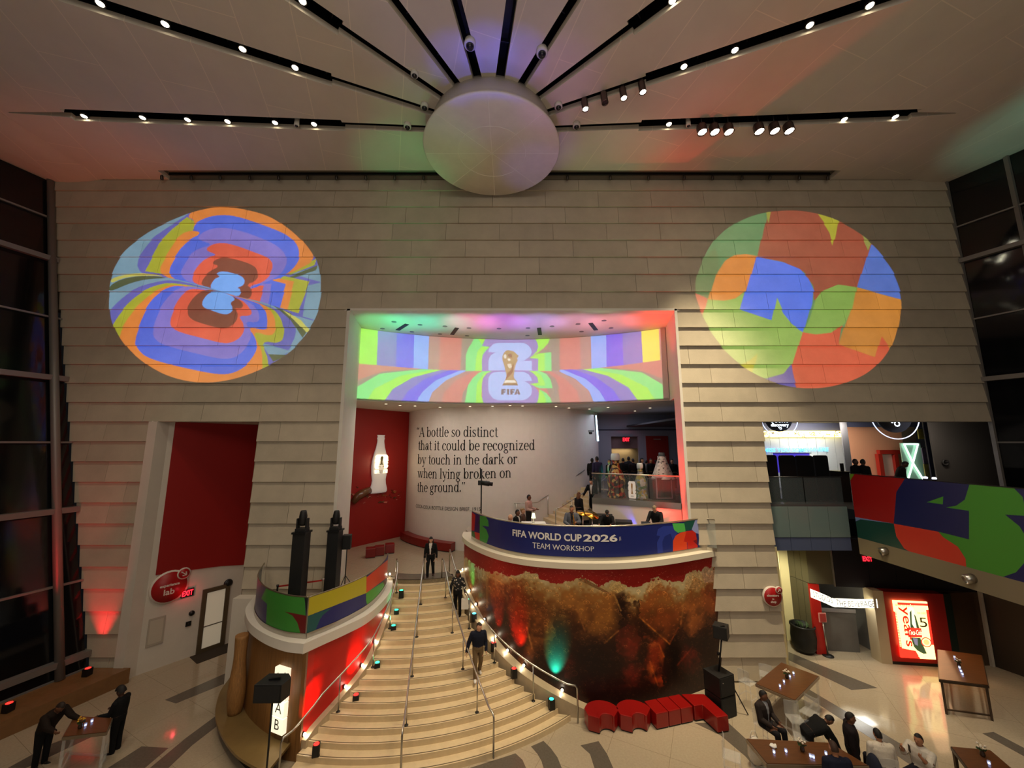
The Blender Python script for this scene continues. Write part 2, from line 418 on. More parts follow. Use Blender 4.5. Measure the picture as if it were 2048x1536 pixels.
for (z0, z1, a, b_) in ((9.47, 14.16, None, -6.95), (0, 9.47, None, -14.25), (0, 9.47, -10.25, -6.95)):
    A0 = xl(z0) if a is None else a; A1 = xl(z1) if a is None else a
    vs = [(A0, D+.02, z0), (b_, D+.02, z0), (b_, D+.3, z0), (A0, D+.3, z0), (A1, D+.02, z1), (b_, D+.02, z1), (b_, D+.3, z1), (A1, D+.3, z1)]
    mb.add(vs, [(3, 2, 1, 0), (4, 5, 6, 7), (0, 1, 5, 4), (1, 2, 6, 5), (2, 3, 7, 6), (3, 0, 4, 7)])
mb.build('backing', m_back, w_l)
mb = MB()
for (z0, z1, a, b_) in ((9.47, 14.16, 6.95, XR), (0, 9.47, 6.95, 10.1)):
    mb.prism([(a, D+.02), (b_, D+.02), (b_, D+.3), (a, D+.3)], z0, z1)
mb.build('backing', m_back, w_r)
# ---- portal frame and the rotunda behind it
m_portal = M('portal white', (222, 216, 206), .6, noise=.03, nscale=2)
pf = thing('trim_1', 'white splayed frame round the tall central portal', 'portal frame', (0, D, 0), kind='structure')
for sx in (-1, 1):
    a = [(sx*6.93, D-.1), (sx*6.8, D-.1), (sx*7.3, 18.0), (sx*7.6, 18.0)]
    mb = MB()
    if sx > 0:
        mb.prism([(6.93, D-.1), (6.82, D-.1), (7.2, 17.0), (7.5, 17.0)], 4.4, 14.2); mb.prism([(7.2, 17.0), (7.45, 18.1), (7.7, 18.1), (7.5, 17.0)], 10.6, 14.2)
    else: mb.prism(a, 2.9, 14.2)
    mb.build('jamb', m_portal, pf)
MB().prism([(-6.93, D-.1), (6.93, D-.1), (7.6, D+.3), (-7.6, D+.3)], 14.12, 14.22).build('head', m_portal, pf)
ARC = [(7.45*math.sin(t)*1.0, 0) for t in ()]
_Rf = (7.4**2+2.1**2)/(2*2.1)
ARC = []
for i in range(41):
    x = -7.4+14.8*i/40; ARC.append(Vector((x, 20.1-_Rf+math.sqrt(_Rf**2-x*x))))
ZF0, ZF1 = 10.63, 14.15
fas = thing('wall_portal', 'white curved fascia band across the top of the portal', 'wall', (0, 20, 0), kind='structure')
MB().band(ARC, offs(ARC, .25), ZF0, ZF1).build('fascia', m_white, fas)
cp = thing('ceiling_portal', 'white portal ceiling over the curved fascia', 'ceiling', (0, 18, 0), kind='structure')
MB().prism([(-7.55, D)]+[tuple(p) for p in ARC]+[(7.55, D)], ZF1, ZF1+.15).build('ceiling_panel', m_white, cp)
MB().prism([tuple(p) for p in ARC]+[(14, 18), (14, 29), (-11.5, 29), (-11.5, 18)], ZF0-.02, ZF0+.1).build('soffit', m_white, cp)
for (x, y) in ((333, 158), (372, 165), ):
    pass
m_slot = M('grille black', (20, 24, 20), .6)
for (a, b_) in (((795, 660), (814, 648)), ((904, 669), (914, 655.5)), ((1080, 669.5), (1078, 655.5)), ((1192, 660), (1181, 646))):
    p, q = at_z(*a, ZF1), at_z(*b_, ZF1); p.z = q.z = ZF1-.005
    MB().bar(p, q, .2, .03).build('ceiling_grille', m_slot, cp)
for (x, y) in ((788, 643.5), (840, 649.5), (890, 652.5), (938, 656), (824, 663.5), (880, 668), (934, 671.5), (998, 657), (1056, 656), (1055, 671), (1104, 652.5), (1156, 648), (1163, 663), (1208, 641), (1222, 656), (765, 657)):
    p = at_z(x, y, ZF1); MB().lathe([(.09, -.012), (.115, -.012), (.115, .02)], (p.x, p.y, ZF1), 14).build('recessed_can', m_grey, cp)
for (x, y) in ((772, 808), (800, 811), (830, 812), (880, 814.5), (940, 813), (985, 812.5), (1020, 811), (1045, 812), (1112, 813), (1138, 816), (1179, 818), (1216, 815), (1300, 816), (1270, 822)):
    p = at_z(x, y, ZF0-.02); MB().lathe([(0, -.004), (.07, -.004), (.07, .02)], (p.x, p.y, ZF0-.02), 12).build('recessed_can', M('can lens', (255, 235, 200), emit=3), cp)
QC, QR = Vector((-.6, 27.75)), 6.65
def qpt(x, r=QR): dx = x-QC.x; return Vector((x, QC.y-math.sqrt(max(0, r*r-dx*dx))))
QW = [Vector((QC.x+QR*math.sin(t), QC.y-QR*math.cos(t))) for t in [R(-66+136*i/48) for i in range(49)]]
wq = thing('wall_rotunda', 'white convex curved wall carrying the bottle quotation', 'wall', (-.6, 21, 0), kind='structure')
MB().band(QW, offs(QW, .2), 2.95, ZF0).build('plaster', M('rotunda white', (226, 216, 208), .65, noise=.03), wq)
RW = [(-10.6, 19.5), (-9.0, 21.7), (-6.66, 24.98)]
wr = thing('wall_rotunda_red', 'red wall behind the white bottle in the portal', 'wall', (-8, 22, 0), kind='structure')
MB().band(cr(RW, 6), offs(cr(RW, 6), .2), 2.95, ZF0).build('plaster', m_redw, wr)
MB().band([(-7.55, 17.95), (-10.6, 19.5)], [(-7.55, 18.2), (-10.6, 19.75)], 2.95, ZF0).build('return', m_white, wr)
# ---- main ceiling with radiating slots
HUB = Vector((-.75, 12.9)); ZC = 20.24
SL = [2.8+i*(180-5.6)/9 for i in range(10)]
def slot_outline(a, w0=.15, w1=.25, r0=2.0, r1=5.5, r2=15.2, r3=17.2):
    d = Vector((-math.cos(R(a)), -math.sin(R(a)))); n = Vector((-d.y, d.x))
    if a > 100: r3 = 16.6
    if 40 < a < 140: r3 = r2 = 20.6
    pts = [(r0, w0), (r1, w0), (r1, w1), (r2, w1)]+([(r2, .11), (r3, .02)] if r3 > r2 else [])
    return [HUB+d*r+n*w for r, w in pts]+[HUB+d*r-n*w for r, w in reversed(pts)]
ceil = thing('ceiling', 'beige lobby ceiling of wedge panels with radiating black light slots', 'ceiling', (0, 8, ZC), kind='structure')
slab = MB().prism([(-18.2, -9), (17.7, -9), (17.7, D), (14.2, D), (14.2, 15.0), (-15.3, 15.0), (-15.3, D), (-18.2, D)], ZC, ZC+.2).build('c', m_ceil)
cut = MB()
for a in SL: cut.prism(slot_outline(a), ZC-.5, ZC+.5)
co = cut.build('cut', m_ceil)
bo = slab.modifiers.new('b', 'BOOLEAN'); bo.object = co; bo.operation = 'DIFFERENCE'; bo.solver = 'EXACT'
dg = bpy.context.evaluated_depsgraph_get(); dg.update(); me = bpy.data.meshes.new_from_object(slab.evaluated_get(dg))
bpy.data.objects.remove(slab); bpy.data.objects.remove(co)
o = bpy.data.objects.new('ceiling_panel', me); COL.objects.link(o); o.parent = ceil; o.location = (0, -8, -ZC)
# seams of the ceiling boards: fine pale joint lines in the paint
N, L = m_ceil.node_tree.nodes, m_ceil.node_tree.links
bk = N.new('ShaderNodeTexBrick'); bk.inputs['Scale'].default_value = 1; bk.inputs['Brick Width'].default_value = 4.6; bk.inputs['Row Height'].default_value = 1.5; bk.inputs['Mortar Size'].default_value = .012; bk.offset = .37
bk.inputs['Color1'].default_value = bk.inputs['Color2'].default_value = (1, 1, 1, 1); bk.inputs['Mortar'].default_value = (1.22, 1.2, 1.16, 1)
tc = N.new('ShaderNodeTexCoord'); mp = N.new('ShaderNodeMapping'); mp.inputs['Rotation'].default_value = (0, 0, R(72)); L.new(tc.outputs['Object'], mp.inputs[0]); L.new(mp.outputs[0], bk.inputs['Vector'])
b = N['Principled BSDF']; src = b.inputs['Base Color'].links[0].from_socket
mx = N.new('ShaderNodeMix'); mx.data_type = 'RGBA'; mx.blend_type = 'MULTIPLY'; mx.inputs[0].default_value = 1
L.new(src, mx.inputs[6]); L.new(bk.outputs[0], mx.inputs[7]); L.new(mx.outputs[2], b.inputs['Base Color'])
for a in SL:
    P = slot_outline(a); n = len(P); mb = MB()
    mb.ribbon(P+[P[0]], ZC+.19, ZC+.75, sm=False); mb.poly([(p.x, p.y, ZC+.75) for p in P])
    d = Vector((-math.cos(R(a)), -math.sin(R(a))))
    mb.build('light_trough', m_trough, ceil)
    q = MB()
    for r in np.arange(3, 16, 1.35): q.bar((*(HUB+d*r-Vector((-d.y, d.x))*.24), ZC+.45), (*(HUB+d*r+Vector((-d.y, d.x))*.24), ZC+.45), .03, .12)
    q.build('cross_rail', m_black, ceil)
mb = MB(); mb.box((-.55, 15.3, ZC+.4), (29.6, .65, .05)); mb.box((-.55, 14.97, ZC+.3), (29.6, .04, .22)); mb.box((-.55, 15.66, ZC+.2), (29.8, .06, .45)); mb.box((-15.4, 15.3, ZC+.3), (.06, .7, .22)); mb.box((14.3, 15.3, ZC+.3), (.06, .7, .22)); mb.build('track_recess', M('recess grey', (150, 138, 120), .8), ceil)
for nm, xa, xb in (('trim_2', -18.2, -20.75), ('trim_3', 17.7, 20.9)):
    t = thing(nm, 'coved ceiling edge along the %s glass wall' % ('tall left' if xa < 0 else 'tall right'), 'ceiling trim', (xa, 5, ZC), kind='structure')
    P = [(xa, ZC+.02), (xa+(xb-xa)*.25, ZC-.10), (xa+(xb-xa)*.6, ZC-.16), (xb, ZC-.08)]
    mb = MB(); vs = [(x, y, z) for y in (-9, D) for x, z in P]+[(x, y, z+.2) for y in (-9, D) for x, z in P]; n = 4
    for i in range(3): mb.add([vs[i], vs[i+1], vs[n+i+1], vs[n+i]], [(0, 1, 2, 3)], 0, True)
    if xa < 0:
        mb = MB()
        for i in range(3):
            x0, z0 = P[i]; x1, z1 = P[i+1]; k0, k1 = (x0-xa)/(xb-xa), (x1-xa)/(xb-xa)
            mb.add([(x0, D, z0), (x1, D, z1), (x1-8.1*k1, -9, z1), (x0-8.1*k0, -9, z0)], [(0, 1, 2, 3)], 0, True)
    if xa > 0:
        mb = MB(); e = 22.5
        for i in range(3):
            x0, z0 = P[i]; x1, z1 = P[i+1]; f = (e-17.7)/(xb-17.7)
            mb.add([(x0, D, z0), (x1, D, z1), (17.7+(x1-17.7)*f*1.9, -9, z1), (17.7+(x0-17.7)*f*1.9, -9, z0)], [(0, 1, 2, 3)], 0, True)
    mb.build('cove', m_ceil, t)
# hub drum
hub = thing('ceiling_drum', 'big round beige drum hanging at the hub of the ceiling slots', 'ceiling feature', (HUB.x, HUB.y, ZC-.9))
MB().lathe([(2.18, ZC+.1), (2.34, ZC-.55), (2.46, ZC-.74), (2.5, ZC-.8)], (HUB.x, HUB.y, 0), 72).build('drum_side', M('drum paint', (186, 178, 168), .75), hub)
MB().lathe([(0, ZC-.92), (2.47, ZC-.92), (2.52, ZC-.88), (2.5, ZC-.8)], (HUB.x, HUB.y, 0), 72).build('drum_face', M('drum face', (214, 206, 192), .7, noise=.05, nscale=2), hub)
q = MB()
for i in range(8):
    a = R(45*i); q.bar((HUB.x, HUB.y, ZC-.921), (HUB.x+2.45*math.cos(a), HUB.y+2.45*math.sin(a), ZC-.921), .02, .006)
q.tube([(HUB.x+1.25*math.cos(t), HUB.y+1.25*math.sin(t), ZC-.921) for t in np.linspace(0, 2*PI, 49)], .009, 4, caps=False)
q.build('face_seam', M('seam', (232, 226, 214), .7), hub)
# ---- glass walls
m_pane = M('night glass', (14, 15, 17), .06, alpha=.82, spec=.6)
m_mull = M('mullion grey', (132, 128, 124), .45, .4)
zl = [.5, 1.0, 3.5, 6.1, 8.65, 11.2, 13.75, 16.35, 18.3, 20.2]
wl = thing('window_1', 'leaning glass wall with grey transoms on the left', 'glass wall', (-18, 8, 0), kind='structure')
ys = [15.5, 14.95, 13.4, 11.8, 10.2, 8.6, 7.0, 4.5, 2.0, -1, -4, -7]
for i in range(len(ys)-1):
    for k in range(len(zl)-1):
        z0, z1 = zl[k], zl[k+1]; y0, y1 = ys[i], ys[i+1]
        MB().add([(xg(z, y)-e, y, z) for e in (0, .03) for z, y in ((z0, y0), (z0, y1), (z1, y1), (z1, y0))], [(0, 1, 2, 3), (7, 6, 5, 4), (0, 3, 7, 4), (1, 5, 6, 2), (0, 4, 5, 1), (3, 2, 6, 7)]).build('pane', m_pane, wl)
for z in zl:
    big = z in (1.0, 6.1, 11.2, 16.35)
    MB().bar((xg(z, 15.55)+.06, 15.55, z), (xg(z, -7)+.06, -7, z), .34 if big else .1, .2 if big else .07).build('transom', m_mull, wl)
for y in ys[2:]:
    MB().bar((xg(.5, y)+.03, y, .5), (xg(20.2, y)+.03, y, 20.2), .06, .1).build('mullion', m_mull, wl)
MB().tube([(xg(.5, 14.75)+.15, 14.75, .5), (xg(20.2, 15.5)+.15, 15.5, 20.2)], .13, 12).build('post', m_mull, wl)
ledge = thing('window_ledge', 'low brown stone ledge at the foot of the left glass wall', 'ledge', (-14.8, 10, 0))
MB().prism([(-13.95, 15.5), (-15.0, 12.8), (-16.6, 8), (-20.6, -4), (-21.9, -4), (xg(.5, 8), 8), (-15.55, 15.5)], 0, .5).build('ledge_block', M('ledge stone', (128, 92, 58), .25, noise=.12, nscale=4), ledge)
GA, GB = Vector((XR, D)), Vector((20.25, 13.5)); GD = (GB-GA).normalized()
wg = thing('window_2', 'tall dark glass wall with grey mullions on the right', 'glass wall', (21, 10, 0), kind='structure')
ts = [0, 1.72, 3.6, 5.5, 7.4, 9.3, 12, 15]
zr = [.0, 3.5, 6.1, 8.65, 11.2, 13.75, 16.35, 17.9, 20.2]
for i in range(len(ts)-1):
    for k in range(len(zr)-1):
        p, q = GA+GD*ts[i], GA+GD*ts[i+1]; n = Vector((-GD.y, GD.x))*.03
        MB().prism([p, q, q+n, p+n], zr[k], zr[k+1]).build('pane', m_pane, wg)
for z in zr[1:]:
    big = z in (6.1, 11.2, 16.35); p, q = GA+GD*.02, GA+GD*15
    MB().bar((p.x-.05, p.y, z), (q.x-.05, q.y, z), .3 if big else .08, .18 if big else .06).build('transom', m_mull, wg)
for t in ts[:]:
    p = GA+GD*t; MB().bar((p.x-.04, p.y-.03, 0), (p.x-.04, p.y-.03, 20.2), .09, .14).build('mullion', m_mull, wg)
# ---- niche with the red panel and the door, left
NA, NB = Vector((-14.25, 15.72)), Vector((-12.2, 18.6))
nd = (NB-NA).normalized(); nn = Vector((nd.y, -nd.x))            # nn points to the room
wn = thing('wall_niche', 'white angled niche wall with door left of the portal', 'wall', (-13, 17, 0), kind='structure')
MB().prism([NA-nd*.3, NB+nd*.2, NB+nd*.2-nn*.2, NA-nd*.3-nn*.2], 0, 9.5).build('plaster', m_white, wn)
MB().prism([NB, (-10.0, 18.6), (-10.0, 18.8), NB+Vector((0, .2))], 0, 9.5).build('plaster', m_white, wn)
MB().prism([(-10.2, D), (-10.1, D), (-10.0, 18.6), (-10.2, 18.6)], 0, 9.5).build('jamb', m_white, wn)
MB().prism([(-14.55, D-.13), (-14.2, D-.13), (-14.1, 15.95), (-14.55, 15.9)], 0, 9.47).build('jamb', m_white, wn)
MB().prism([(-14.6, D+.05), (-9.9, D+.05), (-9.9, 18.8), (-14.6, 18.8)], 9.5, 9.6).build('soffit', m_white, wn)
def niche(x, y, out=0.0): p = at_w(x, y, NA, NB); return Vector((p.x+nn.x*out, p.y+nn.y*out, p.z))
P = [niche(*q) for q in ((311, 1150), (392, 1138), (440, 1132), (492, 1129), (524, 849), (350, 849))]
P[-1].z = P[-2].z = 9.49
rp = MB(); n = len(P); rp.add([p+Vector((nn.x, nn.y, 0))*.05 for p in P]+P, [tuple(range(n))]+[(i, n+i, n+(i+1) % n, (i+1) % n) for i in range(n)])
tag(rp.build('red_panel', M('red banner', (150, 14, 10), .5), None), 'large plain red panel filling the top of the left niche', 'panel')
MB().prism([(-10.2, 15.1), (-9.3, 15.1), (-9.3, D-.12), (-10.2, D-.12)], 0, 3.0).build('pier', m_white, w_l)
# ================================================================ staircase, drum platform, prow platform
SCN = Vector((-4.2, 20.7))
def stair_r(k): return 9.35-.3*(k-1)
def slope_z(x, y): return max(0, min(3.0, .15*((9.35-math.hypot(x-SCN.x, y-SCN.y))/.3+1)))
G = cr([Vector(p) for p in ((-2.25, 18.7), (-2.17, 17.74), (-1.63, 16.51), (-.67, 15.19), (.39, 14.4), (1.65, 14.01), (2.99, 13.91), (4.34, 14.07), (5.83, 14.58), (7.8, 15.5))], 8)
MU = offs(G, .1); RB = offs(G, -.38)
LL = cr([Vector(p) for p in ((-9.6, 15.5), (-9.3, 14.6), (-8.96, 13.95), (-8.22, 13.1), (-7.31, 12.41), (-6.47, 11.98), (-5.88, 11.85))], 6)
LR = cr([Vector(p) for p in ((-5.88, 11.85), (-5.53, 12.41), (-5.15, 13.0), (-4.8, 13.69), (-4.65, 14.59), (-4.65, 15.72), (-4.84, 16.66), (-5.1, 17.3))], 6)
LRi, LLi = offs(LR, .12), offs(LL, .12); LRi = [Vector((-5.85, 12.02))]+[p for p in LRi if p.y > 12.2]; LLi[-1] = Vector((-5.9, 11.98))                 # walls stand a little inside the ledge
def xleft(y):
    P = LRi
    if y <= P[0].y: return P[0].x
    for a, b_ in zip(P, P[1:]):
        if a.y <= y <= b_.y: return a.x+(b_.x-a.x)*(y-a.y)/(b_.y-a.y+1e-9)
    return P[-1].x
RBpoly = [(p.x, p.y) for p in RB]+[(9, 19), (-2.3, 19.2)]
def pip(x, y, P):
    c = False; j = len(P)-1
    for i in range(len(P)):
        if (P[i][1] > y) != (P[j][1] > y) and x < (P[j][0]-P[i][0])*(y-P[i][1])/(P[j][1]-P[i][1])+P[i][0]: c = not c
        j = i
    return c
def arc_in(r, n=40):
    ok = []
    for i in range(601):
        t = R(-75+150*i/600); p = Vector((SCN.x+r*math.sin(t), SCN.y-r*math.cos(t)))
        if p.x > xleft(p.y)+.02 and not pip(p.x, p.y, RBpoly) and p.x < 2.2 and p.y < 18.5: ok.append(t)
        elif ok and t > 0: break
    a, b_ = ok[0], ok[-1]
    return [Vector((SCN.x+r*math.sin(a+(b_-a)*i/n), SCN.y-r*math.cos(a+(b_-a)*i/n))) for i in range(n+1)]
m_tread = M('stair limestone', (214, 192, 154), .35, noise=.08, nscale=5, bump=.03)
m_strip = M('tread strip', (96, 80, 60), .6)
m_curb = M('curb stone', (186, 168, 138), .4, noise=.08, nscale=5)
stair = thing('staircase', 'wide fan-shaped cream stone staircase flaring down to the lobby', 'staircase', (SCN.x, SCN.y, 0))
for k in range(1, 21):
    A, B = arc_in(stair_r(k)), arc_in(stair_r(k)-.34)
    st = MB().band(A, B, max(0, .15*k-.3), .15*k).build('step', m_tread, stair)
    i0, i1 = arc_in(stair_r(k)-.035), arc_in(stair_r(k)-.06)
    MB().band(i0, i1, .15*k-.01, .15*k+.003).build('grip_strip', m_strip, st)
def slope_band(pa, pb, up, zf=slope_z, bottom=0.0):
    n = len(pa); z = [max(.02, zf(p.x, p.y)+up) for p in pa]
    vs = [(p.x, p.y, bottom) for p in pa]+[(p.x, p.y, bottom) for p in pb]+[(p.x, p.y, z[i]) for i, p in enumerate(pa)]+[(p.x, p.y, z[i]) for i, p in enumerate(pb)]
    F = []
    for i in range(n-1):
        F += [(i, i+1, n+i+1, n+i), (2*n+i, 3*n+i, 3*n+i+1, 2*n+i+1), (i, 2*n+i, 2*n+i+1, i+1), (n+i, n+i+1, 3*n+i+1, 3*n+i)]
    F += [(0, n, 3*n, 2*n), (n-1, 3*n-1, 4*n-1, 2*n-1)]
    return MB().add(vs, F)
lc = [p for p in LRi if p.y < 17.2]
slope_band(lc, [p+Vector((.17, -.02)) for p in lc], .10).build('curb', m_curb, stair)
rc = [(a, b_) for a, b_ in zip(MU, RB) if a.y < 18.2 and a.x < 2.6]
slope_band([a for a, b_ in rc], [b_.lerp(a, .25) for a, b_ in rc], .10).build('curb', m_curb, stair)
# landing
arc20 = arc_in(stair_r(20))
land = [(-9.55, 15.45)]+[tuple(p) for p in offs(LL, .05)[2:]]+[tuple(p) for p in offs(LR, .05)[1:] if p.y < arc20[0].y]+[tuple(p) for p in arc20]+[(-1.7, 17.9), (-2.1, 19), (-2.1, 21.3)]+[tuple(qpt(x)) for x in (-2.6, -3.4, -4.2, -5.0, -5.8, -6.6)]+[(-9.0, 21.8), (-10.6, 19.6), (-7.5, 18.0), (-7.0, D)]
lnd = thing('floor_landing', 'cream landing floor at the head of the stairs', 'floor', (-5, 18, 2.8), kind='structure')
MB().prism(land, 2.76, 3.0).build('floor_slab', m_floor, lnd)
MB().band([SCN+(p-SCN)*(3.6/stair_r(20)) for p in arc20], [SCN+(p-SCN)*(2.9/stair_r(20)) for p in arc20], 2.98, 3.004).build('floor_inlay', m_band, lnd)
# ---- right drum platform
drum = thing('curved_platform', 'curved stage platform wrapped in a soda and ice mural', 'platform', (3, 16, 0))
S_mu = arclen(MU)
mw, mh, mz = 1800, 760, 4.4
ss = (np.arange(mw)+.5)/mw*S_mu[-1]; pts = [on_curve(MU, S_mu, s)[0] for s in ss]
PX = np.array([p.x for p in pts], np.float32)[None, :].repeat(mh, 0); PY = np.array([p.y for p in pts], np.float32)[None, :].repeat(mh, 0)
PZ = ((np.arange(mh)+.5)/mh*mz)[:, None].repeat(mw, 1).astype(np.float32)
mx_, my_ = px_arr(PX, PY, PZ); zx, zy = (mx_-900)*2.926, (my_-1016)*2.926
rng = np.random.default_rng(3)
def vnoise(cells):
    gy, gx = cells; g = rng.random((gy+2, gx+2)).astype(np.float32)
    yy = np.linspace(0, gy, mh); xx = np.linspace(0, gx, mw); yi = yy.astype(int); xi = xx.astype(int); fy = (yy-yi)[:, None]; fx = (xx-xi)[None, :]
    fy = fy*fy*(3-2*fy); fx = fx*fx*(3-2*fx)
    a = g[yi][:, xi]; b_ = g[yi][:, xi+1]; c = g[yi+1][:, xi]; d = g[yi+1][:, xi+1]
    return a*(1-fx)*(1-fy)+b_*fx*(1-fy)+c*(1-fx)*fy+d*fx*fy
n1 = vnoise((5, 14)); n2 = vnoise((14, 36)); n3 = vnoise((50, 130)); n4 = vnoise((150, 380))
fbm = n1*.45+n2*.28+n3*.17+n4*.10
fx_ = [-200, 75, 130, 200, 300, 400, 430, 500, 530, 620, 700, 760, 800, 870, 940, 990, 1040, 1100, 1170, 1210, 1260, 1300, 1360, 1385, 1420, 1470, 1500, 1540, 1700]
fy_ = [255, 275, 330, 365, 388, 400, 376, 382, 415, 437, 428, 405, 415, 458, 430, 425, 462, 464, 427, 408, 420, 435, 430, 388, 362, 375, 342, 350, 390]
yb = np.interp(zx, fx_, fy_)+(n3-.5)*26+(n4-.5)*10
dep = zy-yb
ramp_d = [0, 14, 60, 110, 170, 260, 420, 700]
cols = np.array([(204, 184, 138), (190, 162, 112), (174, 138, 84), (140, 92, 44), (98, 54, 22), (64, 31, 14), (42, 19, 11), (38, 13, 9)], np.float32)
dd = dep+(fbm-.5)*170+(n3-.5)*60
img = np.stack([np.interp(dd, ramp_d, cols[:, i]) for i in range(3)], -1)
def blob(cx, cy, rx, ry, col, amt=.9, rot=0.0, soft=1.0):
    c, s_ = math.cos(rot), math.sin(rot); X = (zx-cx); Y = (zy-cy); u = (X*c+Y*s_)/rx; v = (-X*s_+Y*c)/ry
    w = np.clip(1.15-np.sqrt(u*u+v*v)+(n2-.5)*.9+(n3-.5)*.4, 0, 1)**soft*amt; w = np.where(dep > 20, w, 0)[..., None]
    img[:] = img*(1-w)+np.array(col, np.float32)*w
for b_ in ((190, 500, 60, 120, (120, 66, 40)), (500, 690, 120, 200, (136, 72, 26)), (400, 560, 90, 150, (112, 52, 22)), (870, 640, 150, 140, (150, 92, 36)), (700, 520, 150, 70, (150, 96, 42)), (1240, 620, 100, 190, (138, 66, 26)), (1440, 620, 95, 140, (166, 92, 40)), (1260, 540, 120, 60, (160, 104, 48)),
           (1050, 790, 75, 110, (120, 40, 24)), (1200, 860, 70, 120, (132, 44, 18)), (1400, 890, 80, 90, (104, 26, 16)), (690, 910, 60, 90, (92, 32, 24)), (1060, 960, 60, 70, (110, 30, 18)), (1210, 1010, 50, 40, (190, 62, 20)), (1180, 950, 26, 40, (214, 104, 34)), (1240, 880, 20, 55, (206, 88, 30)), (1190, 800, 30, 20, (200, 96, 40)),
           (300, 1000, 60, 200, (70, 26, 18)), (1530, 520, 60, 150, (120, 52, 24))): blob(*b_)
for b_ in ((860, 900, 130, 160, (26, 11, 8)), (1000, 590, 40, 190, (30, 13, 9)), (1310, 850, 50, 150, (22, 9, 7)), (640, 780, 60, 150, (38, 18, 12)), (300, 700, 90, 180, (44, 20, 12)), (1500, 800, 70, 200, (34, 12, 9))): blob(*b_)
def facet(P, col, al):
    k = inpoly(zx+(n3-.5)*30+(n4-.5)*14, zy+(n3.T[:1, :1]*0 if False else (n3-.5)*24), P); w_ = np.clip(al*(.15+1.0*n2+.5*(n3-.5)), 0, 1)[k][:, None]; img[k] = img[k]*(1-w_)+np.array(col, np.float32)*w_
def edge(x0, y0, x1, y1, col, wd_=5, al=.6):
    t_ = np.clip(((zx-x0)*(x1-x0)+(zy-y0)*(y1-y0))/((x1-x0)**2+(y1-y0)**2), 0, 1); d_ = np.hypot(zx-x0-t_*(x1-x0), zy-y0-t_*(y1-y0)); w_ = (np.exp(-(d_/wd_)**2)*al*(.5+n3))[..., None]; img[:] = img*(1-np.clip(w_, 0, 1))+np.array(col, np.float32)*np.clip(w_, 0, 1)
for P, c, al in (([(960, 505), (1000, 600), (985, 720), (900, 790), (790, 720), (745, 600), (760, 520)], (150, 96, 42), .35), ([(1130, 520), (1300, 440), (1360, 520), (1330, 720), (1280, 790), (1200, 720), (1110, 640)], (140, 66, 28), .4), ([(1370, 560), (1500, 500), (1560, 560), (1540, 680), (1400, 760), (1350, 680)], (172, 96, 42), .45),
                 ([(985, 560), (1120, 540), (1110, 640), (1200, 740), (1130, 760), (1010, 700)], (32, 13, 9), .75), ([(960, 720), (1080, 680), (1120, 780), (1080, 880), (980, 860)], (116, 36, 22), .55), ([(1150, 790), (1230, 770), (1255, 870), (1215, 1040), (1140, 1000)], (126, 42, 18), .4), ([(1260, 830), (1350, 800), (1330, 1000), (1250, 1040)], (16, 7, 6), .75),
                 ([(1330, 920), (1420, 810), (1470, 900), (1380, 970)], (116, 30, 18), .55), ([(330, 600), (440, 560), (430, 700), (380, 760)], (122, 52, 30), .45), ([(450, 700), (600, 560), (620, 760), (480, 820)], (152, 92, 42), .4), ([(600, 800), (850, 880), (1000, 900), (1020, 1030), (700, 1100), (560, 1000)], (22, 9, 7), .6), ([(660, 860), (730, 900), (740, 980), (680, 1000)], (96, 36, 28), .55), ([(150, 440), (215, 420), (215, 580), (170, 600)], (136, 76, 44), .5)): facet(P, c, al)
for e_ in ((1110, 640, 1200, 720, (206, 120, 48)), (1200, 720, 1285, 795, (206, 120, 48)), (1285, 795, 1335, 700, (150, 70, 30)), (985, 720, 905, 790, (170, 110, 50)), (960, 505, 1000, 600, (190, 140, 70)), (745, 600, 790, 720, (150, 90, 40)), (1370, 560, 1350, 680, (190, 110, 50)), (450, 700, 480, 820, (190, 120, 60)), (1170, 900, 1215, 1035, (220, 100, 34)), (1225, 800, 1252, 870, (224, 110, 40)), (1330, 920, 1420, 812, (150, 50, 26)), (215, 420, 217, 580, (180, 120, 70))): edge(*e_)
img *= (.82+.36*fbm)[..., None]
for P, c in (([(1372, 470), (1388, 390), (1425, 360), (1470, 380), (1480, 430), (1455, 478)], (196, 160, 112)), ([(1400, 470), (1430, 400), (1478, 430), (1455, 478)], (150, 104, 60)), ([(1470, 375), (1500, 340), (1545, 352), (1556, 430), (1490, 440)], (176, 140, 118)), ([(405, 400), (440, 372), (495, 380), (525, 412), (440, 418)], (206, 176, 120)), ([(750, 420), (775, 405), (950, 505), (935, 510)], (110, 66, 34)), ([(930, 470), (945, 432), (1000, 425), (1040, 466), (980, 500)], (214, 176, 108)), ([(1180, 430), (1215, 408), (1250, 420), (1150, 500)], (210, 176, 122))):
    k = inpoly(zx, zy, P); img[k] = img[k]*.35+np.array(c)*.65*(.8+.4*n4[k][:, None])
top = dep < 0
img[top] = (np.array((150, 26, 20), np.float32)*(.88+.24*fbm+.0*n4)[..., None])[top]
sp = (n4 > .86) & (dep > -70) & top; img[sp] = img[sp]*.6+np.array((220, 170, 140))*.4
N_B = 2600
bx, by, br = rng.integers(18, mw-18, N_B), rng.integers(18, mh-18, N_B), rng.choice([2, 3, 4.5, 6.5, 9, 13], N_B, p=[.34, .32, .2, .10, .03, .01])
